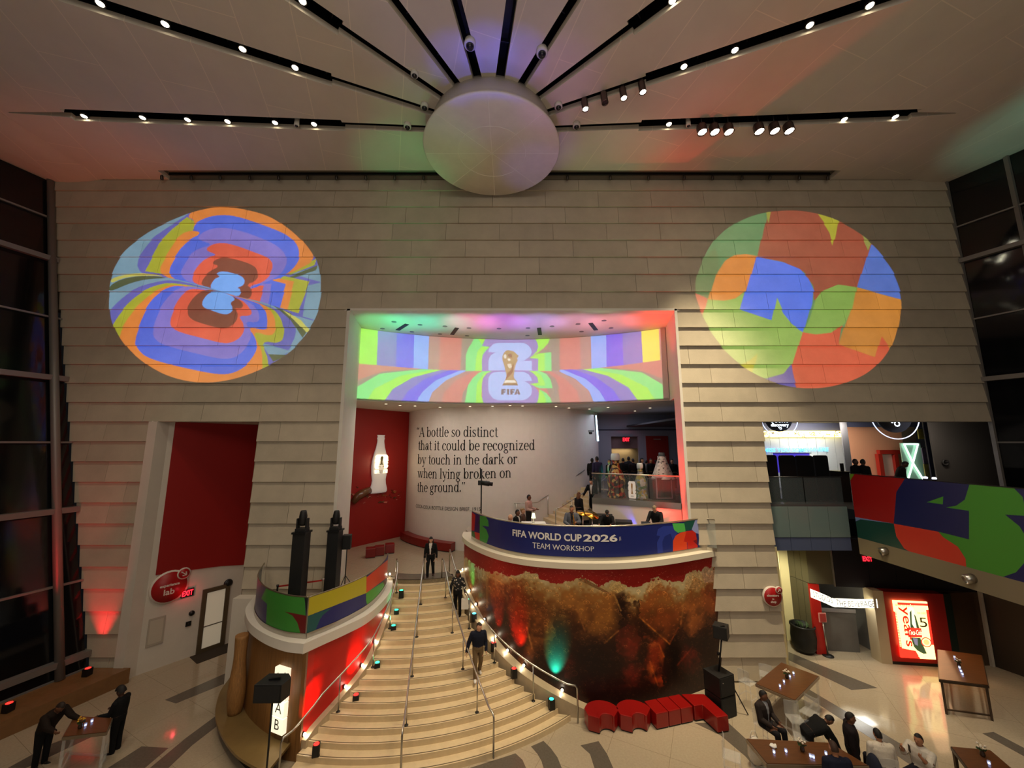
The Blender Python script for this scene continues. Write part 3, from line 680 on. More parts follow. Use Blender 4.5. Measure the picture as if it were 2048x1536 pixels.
for x, y, r in zip(bx, by, br):
    if dep[y, x] < 25: continue
    q = int(r+2); sl = np.s_[max(0, y-q):y+q+1, max(0, x-q):x+q+1]
    yy, xx = np.mgrid[sl]; dist = np.hypot(xx-x, yy-y); w = np.exp(-((dist-r)/(.8+.07*r))**2)*np.where((yy-y)+(xx-x)*.4 > 0, .75, .35)
    img[sl] += w[..., None]*np.array((104, 70, 38), np.float32)*(.45+.45*(1-min(1, dep[y, x]/500)))
img = np.clip(img, 0, 255)
m_mural = M_image('soda mural print', img/255, .38, spec=.35)
n = len(MU)
MB().ribbon(MU, 0, mz).build('mural', m_mural, drum, uvf=lambda v, i: (S_mu[i % n]/S_mu[-1], 0 if i < n else 1), smooth=True)
MB().band(G, offs(G, .5), 4.36, 4.56).build('ledge', M('ledge white', (226, 216, 196), .4), drum)
deck = [tuple(p) for p in offs(G, .3)]+[(7.3, 16.75), (3.75, 18.55), (4.2, 22.0)]+[tuple(qpt(x)) for x in (3.2, 2.2, 1, 0, -1, -2.1)]+[(-2.2, 19.2)]
MB().prism(deck, 4.3, 4.53).build('deck', M('stage deck', (170, 160, 146), .5, noise=.06), drum)
MB().ribbon([(-2.14, 18.6), (-2.14, 21.3)], 2.9, 4.4).build('side_wall', m_white, drum)
m_glass = M('clear glass', (212, 226, 220), .03, alpha=.18, spec=.7)
m_gedge = M('glass edge', (120, 170, 150), .1, alpha=.6)
GR = [p for p in offs(G, .3) if p.y < 17.5 or p.x > 0]; GR = GR[:-1]+[Vector((7.75, 15.35))]; S_gr = arclen(GR)
m_rail = M('guard rail', (206, 196, 176), .3, .9)
gr = thing('glass_guardrail', 'curved glass guard carrying the navy event banner on the stage edge', 'guardrail', (3, 15, 4.56))
MB().band(GR, offs(GR, .02), 4.66, 5.70).build('glass_panel', m_glass, gr)
MB().band(offs(GR, -.02), offs(GR, .05), 4.56, 4.68).build('base_shoe', m_steel, gr)
MB().tube([(p.x, p.y, 5.72) for p in GR], .024, 8).build('top_rail', m_rail, gr)
s0 = px_curve(GR, 943, 1050); s1 = px_curve(GR, 1397, 1068)
def s_of(P, S, q):
    best = None
    for i in range(len(P)-1):
        a, b_ = Vector(P[i][:2]), Vector(P[i+1][:2]); t = max(0, min(1, (Vector((q.x, q.y))-a).dot(b_-a)/((b_-a).length_squared+1e-9))); d = (a.lerp(b_, t)-Vector((q.x, q.y))).length
        if best is None or d < best[0]: best = (d, S[i]+t*(S[i+1]-S[i]))
    return best[1]
def print_on(P, S, sa, sb, za, zb, w, h, base, items, name, tf=None, rough=.35):
    ss = sa+(np.arange(w)+.5)/w*(sb-sa); q = [on_curve(P, S, s)[0] for s in ss]
    X = np.array([p.x for p in q])[None, :].repeat(h, 0); Y = np.array([p.y for p in q])[None, :].repeat(h, 0)
    Z = (za+(np.arange(h)+.5)/h*(zb-za))[:, None].repeat(w, 1)
    x, y = px_arr(X, Y, Z); return M_image(name, paint(x, y, base, items, tf)/255, rough)
def banner(P, S, sa, sb, za, zb, mat, name, par, off=-.012, n=60):
    q = [on_curve(P, S, sa+(sb-sa)*i/n)[0] for i in range(n+1)]; o = offs(q, off); o2 = offs(q, off*.3)
    mb = MB().band(o, o2, za, zb); m_ = n+1
    return mb.build(name, mat, par, uvf=lambda v, i: ((i % m_)/n, 0 if i < 2*m_ else 1))
sa, sb = s_of(GR, S_gr, s0), s_of(GR, S_gr, s1)
t1 = (1150, 900, 6.827); t2 = (900, 980, 6.827)
RGI = [((44, 60, 150), [(1130, 1080), (1200, 1040), (1370, 1030), (1390, 1130), (1340, 1250), (1340, 1480), (1130, 1480), (1118, 1260), (1160, 1175), (1110, 1165)], False, t1),
       ((30, 44, 120), [(1190, 1250), (1220, 1180), (1300, 1140), (1340, 1250), (1340, 1480), (1200, 1480)], False, t1),
       ((84, 186, 84), [(1325, 1000), (1500, 1000), (1505, 1110), (1400, 1130), (1350, 1090)], False, t1), ((24, 84, 74), [(1480, 960), (1640, 960), (1625, 1030), (1590, 1080), (1505, 1110), (1500, 1060)], False, t1),
       ((150, 160, 215), [(1640, 950), (1700, 950), (1700, 1150), (1640, 1130), (1590, 1085)], False, t1), ((226, 74, 36), [(1335, 1480), (1335, 1240), (1370, 1170), (1430, 1130), (1520, 1108), (1530, 1480)], False, t1),
       ((200, 38, 28), [(1480, 1250), (1520, 1105), (1600, 1098), (1645, 1130), (1660, 1220), (1610, 1240), (1670, 1300), (1680, 1480), (1530, 1480), (1530, 1260)], False, t1), ((130, 20, 24), [(1610, 1238), (1665, 1220), (1665, 1290)], False, t1),
       ((190, 40, 34), [(280, 280), (350, 340), (345, 560), (280, 550)], False, t2), ((52, 30, 90), [(350, 335), (412, 350), (410, 590), (335, 560)], False, t2), ((46, 110, 40), [(280, 550), (340, 570), (350, 690), (280, 650)], False, t2),
       ((200, 50, 36), [(335, 570), (412, 590), (412, 725), (360, 690)], False, t2), ((64, 150, 60), [(410, 350), (490, 360), (525, 420), (532, 500), (440, 485), (500, 540), (532, 630), (510, 715), (455, 750), (408, 725)], False, t2), ((28, 60, 40), [(380, 455), (412, 400), (412, 465)], False, t2)]
mg = print_on(GR, S_gr, sa, sb, 4.68, 5.69, 1400, 180, (28, 38, 108), RGI, 'event banner print')
banner(GR, S_gr, sa, sb, 4.68, 5.69, mg, 'banner', gr)
m_wtxt = M('white lettering', (232, 228, 224), .5)
def arc_text(P, S, txt, pa, pb, h0, h1, mat, par, off=-.022, **kw):
    """lettering between photo pixels pa (left, baseline) and pb (right, baseline); h0/h1 pixel heights"""
    A, B = px_curve(P, *pa), px_curve(P, *pb); A1, B1 = px_curve(P, pa[0], pa[1]-h0), px_curve(P, pb[0], pb[1]-h1)
    u0, u1 = s_of(P, S, A), s_of(P, S, B)
    def f(u, v):
        t = u; p, tg = on_curve(P, S, u0+(u1-u0)*t); nrm = Vector((-tg.y, tg.x)); p = p+nrm*off
        z0 = A.z+(B.z-A.z)*t; z1 = A1.z+(B1.z-A1.z)*t; return (p.x, p.y, z0+(z1-z0)*v)
    mb = MB(); letters(mb, txt, 1, f, fit=(1, 1), **kw); return mb.build('lettering', mat, par)
arc_text(GR, S_gr, 'FIFA WORLD CUP', (1025.7, 1071.5), (1163.5, 1083), 13.5, 15, m_wtxt, gr, bold=.028)
arc_text(GR, S_gr, '2026', (1166.5, 1083), (1234.7, 1083.2), 15, 14.6, m_wtxt, gr, bold=.028)
arc_text(GR, S_gr, 'TEAM WORKSHOP', (1065.5, 1095.7), (1187.8, 1102.3), 11.7, 9.8, m_wtxt, gr)
tmf = (1240, 1082)
A = px_curve(GR, 1236, 1081.5); mb = MB(); sT = s_of(GR, S_gr, A)
def tm(u, v): p, tg = on_curve(GR, S_gr, sT+.02+(.09-v)*1.0); p = p+Vector((-tg.y, tg.x))*-.022; return (p.x, p.y, A.z+u)
letters(mb, 'TM', .1, tm); mb.build('lettering', m_wtxt, gr)
# ---- left prow platform
prow = thing('prow_platform', 'pointed platform with wood side and red stair side under a white ledge', 'platform', (-7, 13.5, 0))
m_wood = M('oak veneer', (128, 88, 46), .42, noise=.28, nscale=2.2, stretch=(6, 6, .35), spec=.4)
MB().band(LLi, offs(LLi, .15), 0, 2.78).build('wood_wall', m_wood, prow)
m_prow_red = M('prow red', (196, 20, 14), .4, noise=.04)
MB().band(LRi, offs(LRi, .15), 0, 2.78).build('red_wall', m_prow_red, prow)
MB().bar((-5.87, 12.0, 0), (-5.87, 12.0, 2.78), .1, .1).build('corner_trim', m_wood, prow)
MB().band(LL, offs(LL, .8), 2.76, 3.02).build('ledge', m_portal, prow)
MB().band(LR, offs(LR, .6), 2.75, 3.012).build('ledge', m_portal, prow)
GL = [p for p in cr([Vector(p) for p in ((-9.35, 15.4), (-8.85, 14.3), (-8.36, 13.58), (-7.62, 12.85), (-6.7, 12.32), (-5.97, 12.15))], 8)]
GRr = [p for p in cr([Vector(p) for p in ((-5.97, 12.15), (-5.42, 13.0), (-5.02, 14.0), (-4.9, 14.9), (-4.95, 15.9), (-5.1, 16.7))], 8)]
g2 = thing('glass_guardrail', 'V-shaped glass guard with green and yellow graphics on the left prow', 'guardrail', (-6, 12.2, 3.02))
m_plglass = M('prow rail', (150, 140, 120), .3, .9)
for P in (GL, GRr):
    MB().band(P, offs(P, .02), 3.14, 4.12).build('glass_panel', m_glass, g2)
    MB().band(offs(P, -.03), offs(P, .05), 3.02, 3.16).build('base_shoe', m_steel, g2)
    MB().tube([(p.x, p.y, 4.14) for p in P], .02, 8).build('top_rail', m_plglass, g2)
MB().bar((-5.97, 12.13, 3.02), (-5.97, 12.13, 4.15), .03, .03).build('corner_post', m_steel, g2)
t3 = (400, 1020, 5.12)
LGI = [((62, 62, 98), [(560, 600), (700, 800), (720, 960), (690, 1170), (560, 1100)], False, t3), ((60, 140, 54), [(690, 780), (1075, 870), (1095, 1320), (680, 1170), (690, 960), (630, 905)], False, t3), ((66, 66, 104), [(560, 905), (632, 908), (690, 962), (680, 1175), (560, 1100)], False, t3),
       ((20, 34, 34), [(1070, 880), (1120, 880), (1095, 1090), (1085, 1000)], False, t3), ((110, 22, 26), [(870, 1038), (1095, 1082), (1090, 1320), (1040, 1290), (1000, 1150), (950, 1080)], False, t3)]
RGI2 = [((192, 180, 44), [(1090, 870), (1702, 670), (1700, 850), (1090, 1090)], False, t3), ((34, 92, 92), [(1090, 1090), (1350, 1000), (1250, 1080), (1180, 1250), (1090, 1300)], False, t3), ((40, 44, 112), [(1360, 996), (1700, 850), (1700, 920), (1720, 1040), (1090, 1330), (1160, 1280), (1230, 1110)], False, t3),
        ((222, 72, 40), [(1702, 690), (1930, 500), (1915, 690), (1700, 850)], False, t3), ((80, 172, 64), [(1698, 850), (1875, 735), (1895, 790), (1850, 900), (1716, 1010), (1698, 930)], False, t3), ((84, 40, 20), [(1870, 735), (1930, 690), (1930, 830), (1880, 860), (1893, 790)], False, t3)]
S1, S2 = arclen(GL), arclen(GRr)
mL = print_on(GL, S1, .35, S1[-1], 3.16, 4.12, 700, 200, (60, 62, 96), LGI, 'prow print left'); banner(GL, S1, .35, S1[-1], 3.16, 4.12, mL, 'graphic', g2)
mR = print_on(GRr, S2, 0, S2[-1], 3.16, 4.12, 800, 200, (40, 44, 112), RGI2, 'prow print right'); banner(GRr, S2, 0, S2[-1], 3.16, 4.12, mR, 'graphic', g2)
# curved bench round the wood wall
BO = cr([Vector(p) for p in ((-9.95, 15.0), (-9.65, 14.1), (-8.85, 12.9), (-7.55, 11.75), (-6.55, 11.2), (-6.15, 11.1))], 6)
bn = thing('curved_bench', 'bronze topped curved bench wrapping the wood prow wall', 'bench', (-8, 12.5, 0))
BI = [Vector((-9.35, 15.0)), Vector((-9.0, 14.2)), Vector((-8.2, 13.3)), Vector((-7.2, 12.55)), Vector((-6.5, 12.15)), Vector((-6.1, 12.0))]; BI = cr(BI, 6)
MB().band(BO, BI, .38, .45).build('bench_top', M('bench bronze', (136, 112, 70), .3, .35, noise=.1), bn)
MB().band(offs(BO, .25), offs(BO, .4), 0, .38).build('bench_base', M('bench base', (44, 34, 24), .6), bn)
# carved wavy timber column on the bench
co_ = thing('carved_column', 'tall wavy carved timber form standing against the wood wall', 'sculpture', (-8.75, 13.35, .45))
mb = MB(); prof = []
for i in range(25):
    t = i/24; prof.append((.13+.09*math.sin(t*2.2+.6)+.035*math.sin(t*7), .45+2.2*t))
mb.lathe(prof, (-8.5, 13.2, 0), 20)
mb.build('column_body', M('carved oak', (150, 106, 58), .5, noise=.35, nscale=5, stretch=(8, 8, .8), bump=.5, bscale=16), co_)
# ---- stair handrails
def zrail(x, y): return slope_z(x, y)+.93
def handrail(plan, label, name='handrail', ends=True):
    P = [Vector((p[0], p[1], zrail(p[0], p[1]))) for p in plan]
    t = thing(name, label, 'handrail', (P[0].x, P[0].y, slope_z(P[0].x, P[0].y)), 'steel handrails of the grand stair')
    d0 = (P[0]-P[1]); d0.z = 0; d0.normalize(); d1 = (P[-1]-P[-2]); d1.z = 0; d1.normalize()
    e0 = P[0]+d0*.32; e1 = P[-1]+d1*.3
    z0 = slope_z(e0.x, e0.y)
    MB().tube([(e0.x, e0.y, z0), (e0.x, e0.y, P[0].z-.1), (e0.x-d0.x*.05, e0.y-d0.y*.05, P[0].z-.02)]+[tuple(p) for p in P]+[(e1.x, e1.y, P[-1].z), (e1.x+d1.x*.06, e1.y+d1.y*.06, P[-1].z-.1), (e1.x+d1.x*.06, e1.y+d1.y*.06, slope_z(e1.x, e1.y))], .027, 10).build('rail', m_steel, t)
    return t
def rpost(t, x, y):
    k = max(0, min(20, math.floor((9.35-math.hypot(x-SCN.x, y-SCN.y))/.3+1))); z = .15*k
    p = MB().tube([(x, y, z), (x, y, zrail(x, y))], .02, 8).build('post', m_steel, t)
    MB().lathe([(.06, z), (.06, z+.015), (.03, z+.02)], (x, y, 0), 10).build('post_flange', m_dsteel, p)
def radial(a, r0, r1, n=14): return [(SCN.x+math.sin(R(a(r)))*r, SCN.y-math.cos(R(a(r)))*r) for r in np.linspace(r0, r1, n)]
ta = handrail(radial(lambda r: 8.1, 9.15, 3.9), 'steel handrail down the middle of the stairs, left of the two')
for r in (8.35, 7.1, 5.85, 4.6): rpost(ta, SCN.x+math.sin(R(8.0))*r, SCN.y-math.cos(R(8.0))*r)
tb = handrail(radial(lambda r: 20.0+max(0, r-5.5)*.75, 9.15, 3.95), 'steel handrail beside the man in the navy jumper')
for r in (8.35, 7.1, 5.85, 4.55): a = 20.0+max(0, r-5.5)*.75; rpost(tb, SCN.x+math.sin(R(a))*r, SCN.y-math.cos(R(a))*r)
lp = [p+Vector((.3, -.02)) for p in LRi if p.y < 16.9]; lp = [lp[0]+Vector((-.25, -.5))]+lp
tl = handrail(lp[::1], 'steel handrail along the red wall of the stairs')
for y in (12.75, 13.9, 15.2, 16.5): rpost(tl, xleft(y)+.3, y)
rp_ = [b_.lerp(a, -.25) for a, b_ in rc if a.y < 18.0]; rp_ = [p for p in rp_ if p.x < 1.75][::-1]
tr = handrail(rp_, 'steel handrail curving up along the soda mural')
for i in (6, 14, 21, 28):
    if i < len(rp_): rpost(tr, rp_[i].x, rp_[i].y)
# ================================================================ projected pictures and coloured beams (real light from real lamps)
TFL = (0, 380, 2.926); TFR = (1348, 380, 2.926)
LC_OUT = [(1325, 100), (1560, 150), (1740, 270), (1850, 410), (1878, 560), (1862, 700), (1800, 830), (1680, 960), (1500, 1060), (1325, 1115), (1150, 1125), (980, 1085), (830, 1000), (720, 890), (655, 770), (638, 640), (655, 500), (720, 370), (850, 260), (1000, 180), (1160, 120)]
cyan, slate, yel, ora, blu, vio, red, brn, lbl, dgr = (110, 152, 168), (84, 92, 172), (166, 168, 32), (228, 128, 52), (58, 100, 214), (124, 112, 198), (232, 86, 62), (126, 56, 46), (112, 172, 242), (48, 84, 56)
UP = [(600, 460), (850, 478), (1000, 508), (1110, 540), (1230, 570), (1380, 620), (1560, 660), (1700, 720), (1900, 830), (2000, 500), (1900, 0), (600, 0)]
LCI = [(cyan, [(500, 0), (2000, 0), (2000, 1300), (500, 1300)]),
       (slate, [(770, 468), (870, 300), (960, 230), (1100, 145), (1180, 60), (2000, 60), (2000, 420), (1700, 495), (1880, 545), (1830, 770), (1000, 560)]),
       (cyan, [(1700, 495), (1870, 440), (1900, 560)]), (slate, [(1690, 485), (1880, 540), (1835, 765), (1560, 690), (1600, 520)]), (cyan, [(1800, 560), (1880, 540), (1840, 760), (1770, 740)]),
       (yel, [(850, 476), (930, 310), (1010, 225), (1095, 158), (1150, 190), (1000, 500)]), (dgr, [(1640, 530), (1860, 440), (1850, 470), (1700, 520)]),
       (yel, [(1650, 500), (1810, 535), (1745, 722), (1580, 670)]), (yel, [(1700, 480), (1850, 400), (1840, 440), (1690, 500)]),
       (ora, [(1600, 510), (1720, 535), (1685, 702), (1560, 660)]), (blu, [(1560, 520), (1672, 550), (1640, 690), (1480, 650)]), (vio, [(1480, 545), (1590, 550), (1570, 668), (1440, 640)]), (red, [(1450, 555), (1545, 560), (1520, 655), (1380, 625)]),
       (ora, [(915, 497), (980, 370), (1045, 265), (1120, 232), (1190, 255), (1125, 225), (1145, 178), (1085, 155), (1200, 60), (1800, 60), (1860, 400), (1740, 470), (1650, 505), (1500, 540), (1300, 595), (1100, 540)]),
       (blu, [(970, 508), (1040, 360), (1100, 295), (1185, 252), (1122, 226), (1160, 180), (1260, 145), (1380, 150), (1560, 212), (1690, 265), (1750, 335), (1752, 410), (1700, 480), (1620, 525), (1560, 520), (1500, 580), (1300, 595), (1110, 542)]),
       (vio, [(1040, 520), (1095, 400), (1150, 345), (1250, 318), (1150, 290), (1190, 240), (1290, 215), (1420, 240), (1600, 310), (1672, 370), (1680, 430), (1650, 490), (1560, 540), (1480, 560), (1450, 620), (1230, 570)]),
       (red, [(1110, 542), (1150, 450), (1205, 395), (1280, 380), (1193, 352), (1250, 310), (1340, 310), (1500, 368), (1580, 400), (1600, 450), (1575, 505), (1530, 545), (1460, 560), (1440, 640), (1240, 572)]),
       (brn, [(1165, 556), (1215, 480), (1290, 446), (1230, 428), (1290, 390), (1360, 400), (1480, 435), (1514, 480), (1500, 530), (1440, 555), (1477, 577), (1462, 645), (1380, 622), (1240, 572)]),
       (lbl, [(1225, 578), (1250, 520), (1290, 505), (1262, 493), (1300, 472), (1400, 495), (1434, 525), (1425, 560), (1385, 572), (1412, 580), (1400, 628), (1300, 605)]),
       # lower half
       (cyan, [(500, 520), (850, 500), (1000, 514), (1110, 542), (1230, 572), (1380, 622), (1560, 660), (1700, 725), (1900, 850), (1900, 1300), (500, 1300)]),
       (dgr, [(640, 560), (720, 515), (850, 498), (1000, 514), (860, 520), (760, 545), (640, 600)]), ((196, 190, 90), [(645, 520), (720, 495), (850, 484), (980, 508), (850, 498), (720, 512), (650, 548)]),
       (slate, [(600, 760), (700, 640), (800, 570), (900, 540), (1000, 524), (1110, 545), (1600, 680), (1700, 745), (1740, 830), (1690, 940), (1560, 1150), (600, 1150)]),
       (dgr, [(1600, 675), (1700, 722), (1800, 820), (1770, 865), (1700, 760)]), ((200, 196, 90), [(1650, 700), (1760, 760), (1830, 840), (1790, 830), (1720, 760)]), (cyan, [(1520, 890), (1690, 940), (1640, 990), (1570, 960)]), (dgr, [(1570, 960), (1690, 965), (1600, 1005)]),
       (yel, [(640, 830), (700, 720), (780, 630), (880, 565), (1030, 532), (1560, 668), (1640, 735), (1668, 830), (1645, 902), (1520, 880), (1590, 1030), (1500, 1180), (680, 1180)]),
       (ora, [(690, 860), (740, 760), (800, 680), (910, 582), (1050, 542), (1530, 655), (1600, 722), (1618, 800), (1592, 862), (1470, 820), (1530, 930), (1540, 1020), (1500, 1180), (700, 1180)]),
       (blu, [(788, 880), (830, 750), (880, 645), (960, 578), (1060, 552), (1500, 650), (1552, 700), (1567, 770), (1560, 825), (1440, 795), (1500, 870), (1505, 930), (1460, 1010), (1390, 1062), (1310, 1083), (1160, 1060), (870, 990), (800, 930)]),
       (vio, [(890, 830), (930, 700), (990, 612), (1060, 567), (1140, 562), (1440, 640), (1512, 700), (1520, 780), (1430, 765), (1472, 830), (1465, 885), (1400, 970), (1320, 995), (1180, 965), (960, 910), (905, 872)]),
       (red, [(995, 760), (1030, 660), (1080, 592), (1150, 572), (1400, 632), (1460, 682), (1477, 737), (1390, 735), (1432, 785), (1420, 850), (1370, 890), (1310, 900), (1180, 866), (1040, 830), (1000, 800)]),
       (brn, [(1090, 702), (1120, 640), (1170, 592), (1240, 582), (1380, 626), (1427, 667), (1415, 697), (1370, 690), (1397, 735), (1370, 790), (1310, 815), (1210, 790), (1110, 757)]),
       (lbl, [(1180, 658), (1210, 608), (1260, 588), (1350, 614), (1380, 642), (1345, 658), (1367, 692), (1345, 722), (1310, 730), (1230, 702), (1190, 687)])]
RC_OUT = [(650, 120), (800, 130), (960, 180), (1120, 280), (1230, 400), (1300, 520), (1330, 660), (1310, 810), (1250, 950), (1130, 1070), (960, 1140), (780, 1160), (600, 1130), (430, 1050), (300, 940), (200, 800), (140, 660), (125, 560), (150, 460), (210, 330), (320, 220), (480, 145)]
RCI = [((88, 124, 72), [(100, 600), (120, 450), (240, 340), (272, 425), (200, 650)]), ((158, 66, 48), [(572, 60), (900, 60), (1200, 200), (1180, 330), (1070, 575), (820, 645), (815, 560), (760, 480), (640, 420), (485, 390)]),
       ((164, 160, 60), [(535, 100), (575, 100), (550, 200)]), ((176, 168, 40), [(815, 100), (890, 100), (965, 180), (945, 270), (927, 325), (910, 250), (870, 180)]), ((150, 150, 70), [(1100, 260), (1160, 300), (1135, 355)]),
       ((72, 112, 196), [(1155, 320), (1400, 300), (1400, 660), (1070, 568)]), ((232, 134, 46), [(198, 640), (255, 480), (300, 415), (350, 382), (420, 375), (487, 388), (440, 530), (420, 590), (360, 635), (290, 648)]),
       ((58, 112, 230), [(485, 390), (640, 422), (735, 462), (790, 520), (818, 590), (810, 660), (755, 832), (690, 785), (640, 720), (605, 628), (570, 762), (383, 697), (440, 530)]),
       ((142, 182, 78), [(185, 690), (198, 640), (290, 648), (360, 635), (415, 600), (383, 697), (570, 762), (605, 628), (640, 720), (690, 785), (755, 832), (725, 920), (690, 1020), (640, 1075), (540, 1100), (400, 1090), (100, 850)]),
       ((222, 92, 66), [(100, 590), (200, 636), (158, 765)]), ((188, 178, 44), [(492, 955), (455, 1080), (370, 1030), (440, 1000)]),
       ((130, 172, 72), [(755, 832), (800, 740), (830, 640), (870, 590), (960, 553), (1072, 570), (1040, 700), (1000, 780), (920, 835), (830, 845)]),
       ((210, 130, 46), [(1072, 570), (1400, 660), (1400, 760), (1262, 925), (1216, 855), (1175, 978), (962, 902), (1005, 780), (1040, 700)]),
       ((220, 80, 52), [(755, 832), (830, 845), (920, 835), (985, 790), (962, 902), (1175, 978), (1216, 855), (1262, 925), (1300, 1000), (900, 1250), (740, 1250), (700, 1090), (690, 1020), (725, 920)]),
       ((88, 78, 156), [(690, 1020), (700, 1090), (740, 1250), (500, 1120), (560, 1098), (640, 1075)])]
ALB = lin_arr(np.array([196, 180, 154], np.float32)); AMB = lin_arr(np.array([58, 50, 42], np.float32))
LCI = [(c, chaikin(P) if len(P) > 6 else P) for c, P in LCI]
YW = D-.06
def wall_slide(name, loc, tgt, ht, out, items, base, tf, res, cone, gain):
    dx, dy, dz = slide_dirs(loc, tgt, ht, res, res); t = (YW-loc[1])/dy
    X, Y, Z = loc[0]+dx*t, np.full(dx.shape, YW), loc[2]+dz*t
    px, py = px_arr(X, Y, Z); a = lin_arr(paint(px, py, base, items, tf))
    a = np.clip((a-AMB)/ALB, 0, None)
    o = [(tf[0]+p[0]/tf[2], tf[1]+p[1]/tf[2]) for p in out]; o = [(p.x, p.y) for p in cr([Vector(p) for p in o], 6, True)]
    a *= inpoly(px, py, o)[..., None]
    r = np.sqrt((X-loc[0])**2+(Y-loc[1])**2+(Z-loc[2])**2); cs = (Y-loc[1])/r
    a *= ((r*r/cs)/(20.0**2))[..., None]
    return slide(name, loc, tgt, ht, a, 39.5*400*gain, cone)
wall_slide('slide_left', (-7.0, -.8, 10.4), (-12.9, D, 14.7), (.31, .31), LC_OUT, LCI, cyan, TFL, 800, 62, .86)
wall_slide('slide_right', (7.0, -.8, 10.4), (11.6, D, 14.5), (.31, .31), RC_OUT, RCI, (86, 140, 86), TFR, 800, 62, .82)
# picture on the curved portal fascia
TB = (680, 600, 2.926); TC = (940, 660, 10.24)
lime, sv, bl2, lb2, mauve, rd2, gg, gn2 = (158, 240, 84), (122, 122, 200), (96, 92, 236), (132, 172, 250), (176, 136, 130), (204, 124, 116), (150, 140, 126), (120, 232, 134)
def mirr(P): return [(1998-x, y-8) for x, y in P]
fan = [(gg, [(90, 560), (100, 470), (250, 418), (500, 400), (560, 405), (480, 412), (230, 450), (98, 520)]), (gn2, [(90, 600), (98, 510), (230, 432), (480, 405), (560, 405), (350, 445), (200, 520), (150, 600)]), (lime, [(150, 600), (200, 520), (350, 445), (560, 405), (610, 405), (430, 452), (310, 520), (245, 610)]),
       (sv, [(245, 610), (310, 520), (430, 452), (610, 405), (660, 405), (500, 460), (400, 532), (345, 612)]), (bl2, [(345, 612), (400, 532), (500, 460), (660, 405), (720, 405), (560, 470), (480, 540), (435, 614)]), (lb2, [(435, 614), (480, 540), (560, 470), (720, 405), (760, 405), (620, 470), (540, 540), (510, 616)]),
       (mauve, [(510, 616), (540, 540), (620, 470), (760, 405), (805, 405), (680, 470), (610, 540), (588, 616)]), (rd2, [(588, 616), (610, 540), (680, 470), (805, 405), (860, 405), (770, 470), (720, 540), (708, 616)]), (gg, [(708, 616), (720, 540), (770, 470), (860, 405), (900, 405), (800, 500), (750, 616)])]
FI = [((200, 130, 120), [(60, 365), (1000, 405), (1000, 640), (60, 640)], False, TB), ((200, 130, 120), [(1000, 405), (1920, 350), (1920, 640), (1000, 640)], False, TB)]
FI += [(c, P, False, TB) for c, P in fan]+[(c, mirr(P), False, TB) for c, P in fan]
FI += [(c, P, False, TB) for c, P in ((lime, [(100, 100), (225, 100), (215, 381), (60, 368)]), (sv, [(225, 100), (335, 100), (328, 391), (215, 381)]), (bl2, [(335, 100), (437, 100), (430, 399), (328, 391)]), (lb2, [(437, 100), (525, 100), (515, 406), (430, 399)]), (mauve, [(525, 100), (590, 100), (580, 409), (515, 406)]), (rd2, [(590, 100), (718, 100), (705, 412), (580, 409)]), (gg, [(718, 100), (790, 100), (760, 412), (705, 412)]),
       (gg, [(1200, 100), (1285, 100), (1285, 408), (1230, 412)]), (rd2, [(1285, 100), (1400, 100), (1410, 406), (1285, 408)]), (mauve, [(1400, 100), (1465, 100), (1472, 402), (1410, 406)]), (lb2, [(1465, 100), (1556, 100), (1560, 392), (1472, 402)]), (bl2, [(1556, 100), (1648, 100), (1660, 381), (1560, 392)]), (sv, [(1648, 100), (1758, 100), (1772, 366), (1660, 381)]), ((240, 232, 96), [(1758, 100), (1862, 100), (1874, 352), (1772, 366)]))]
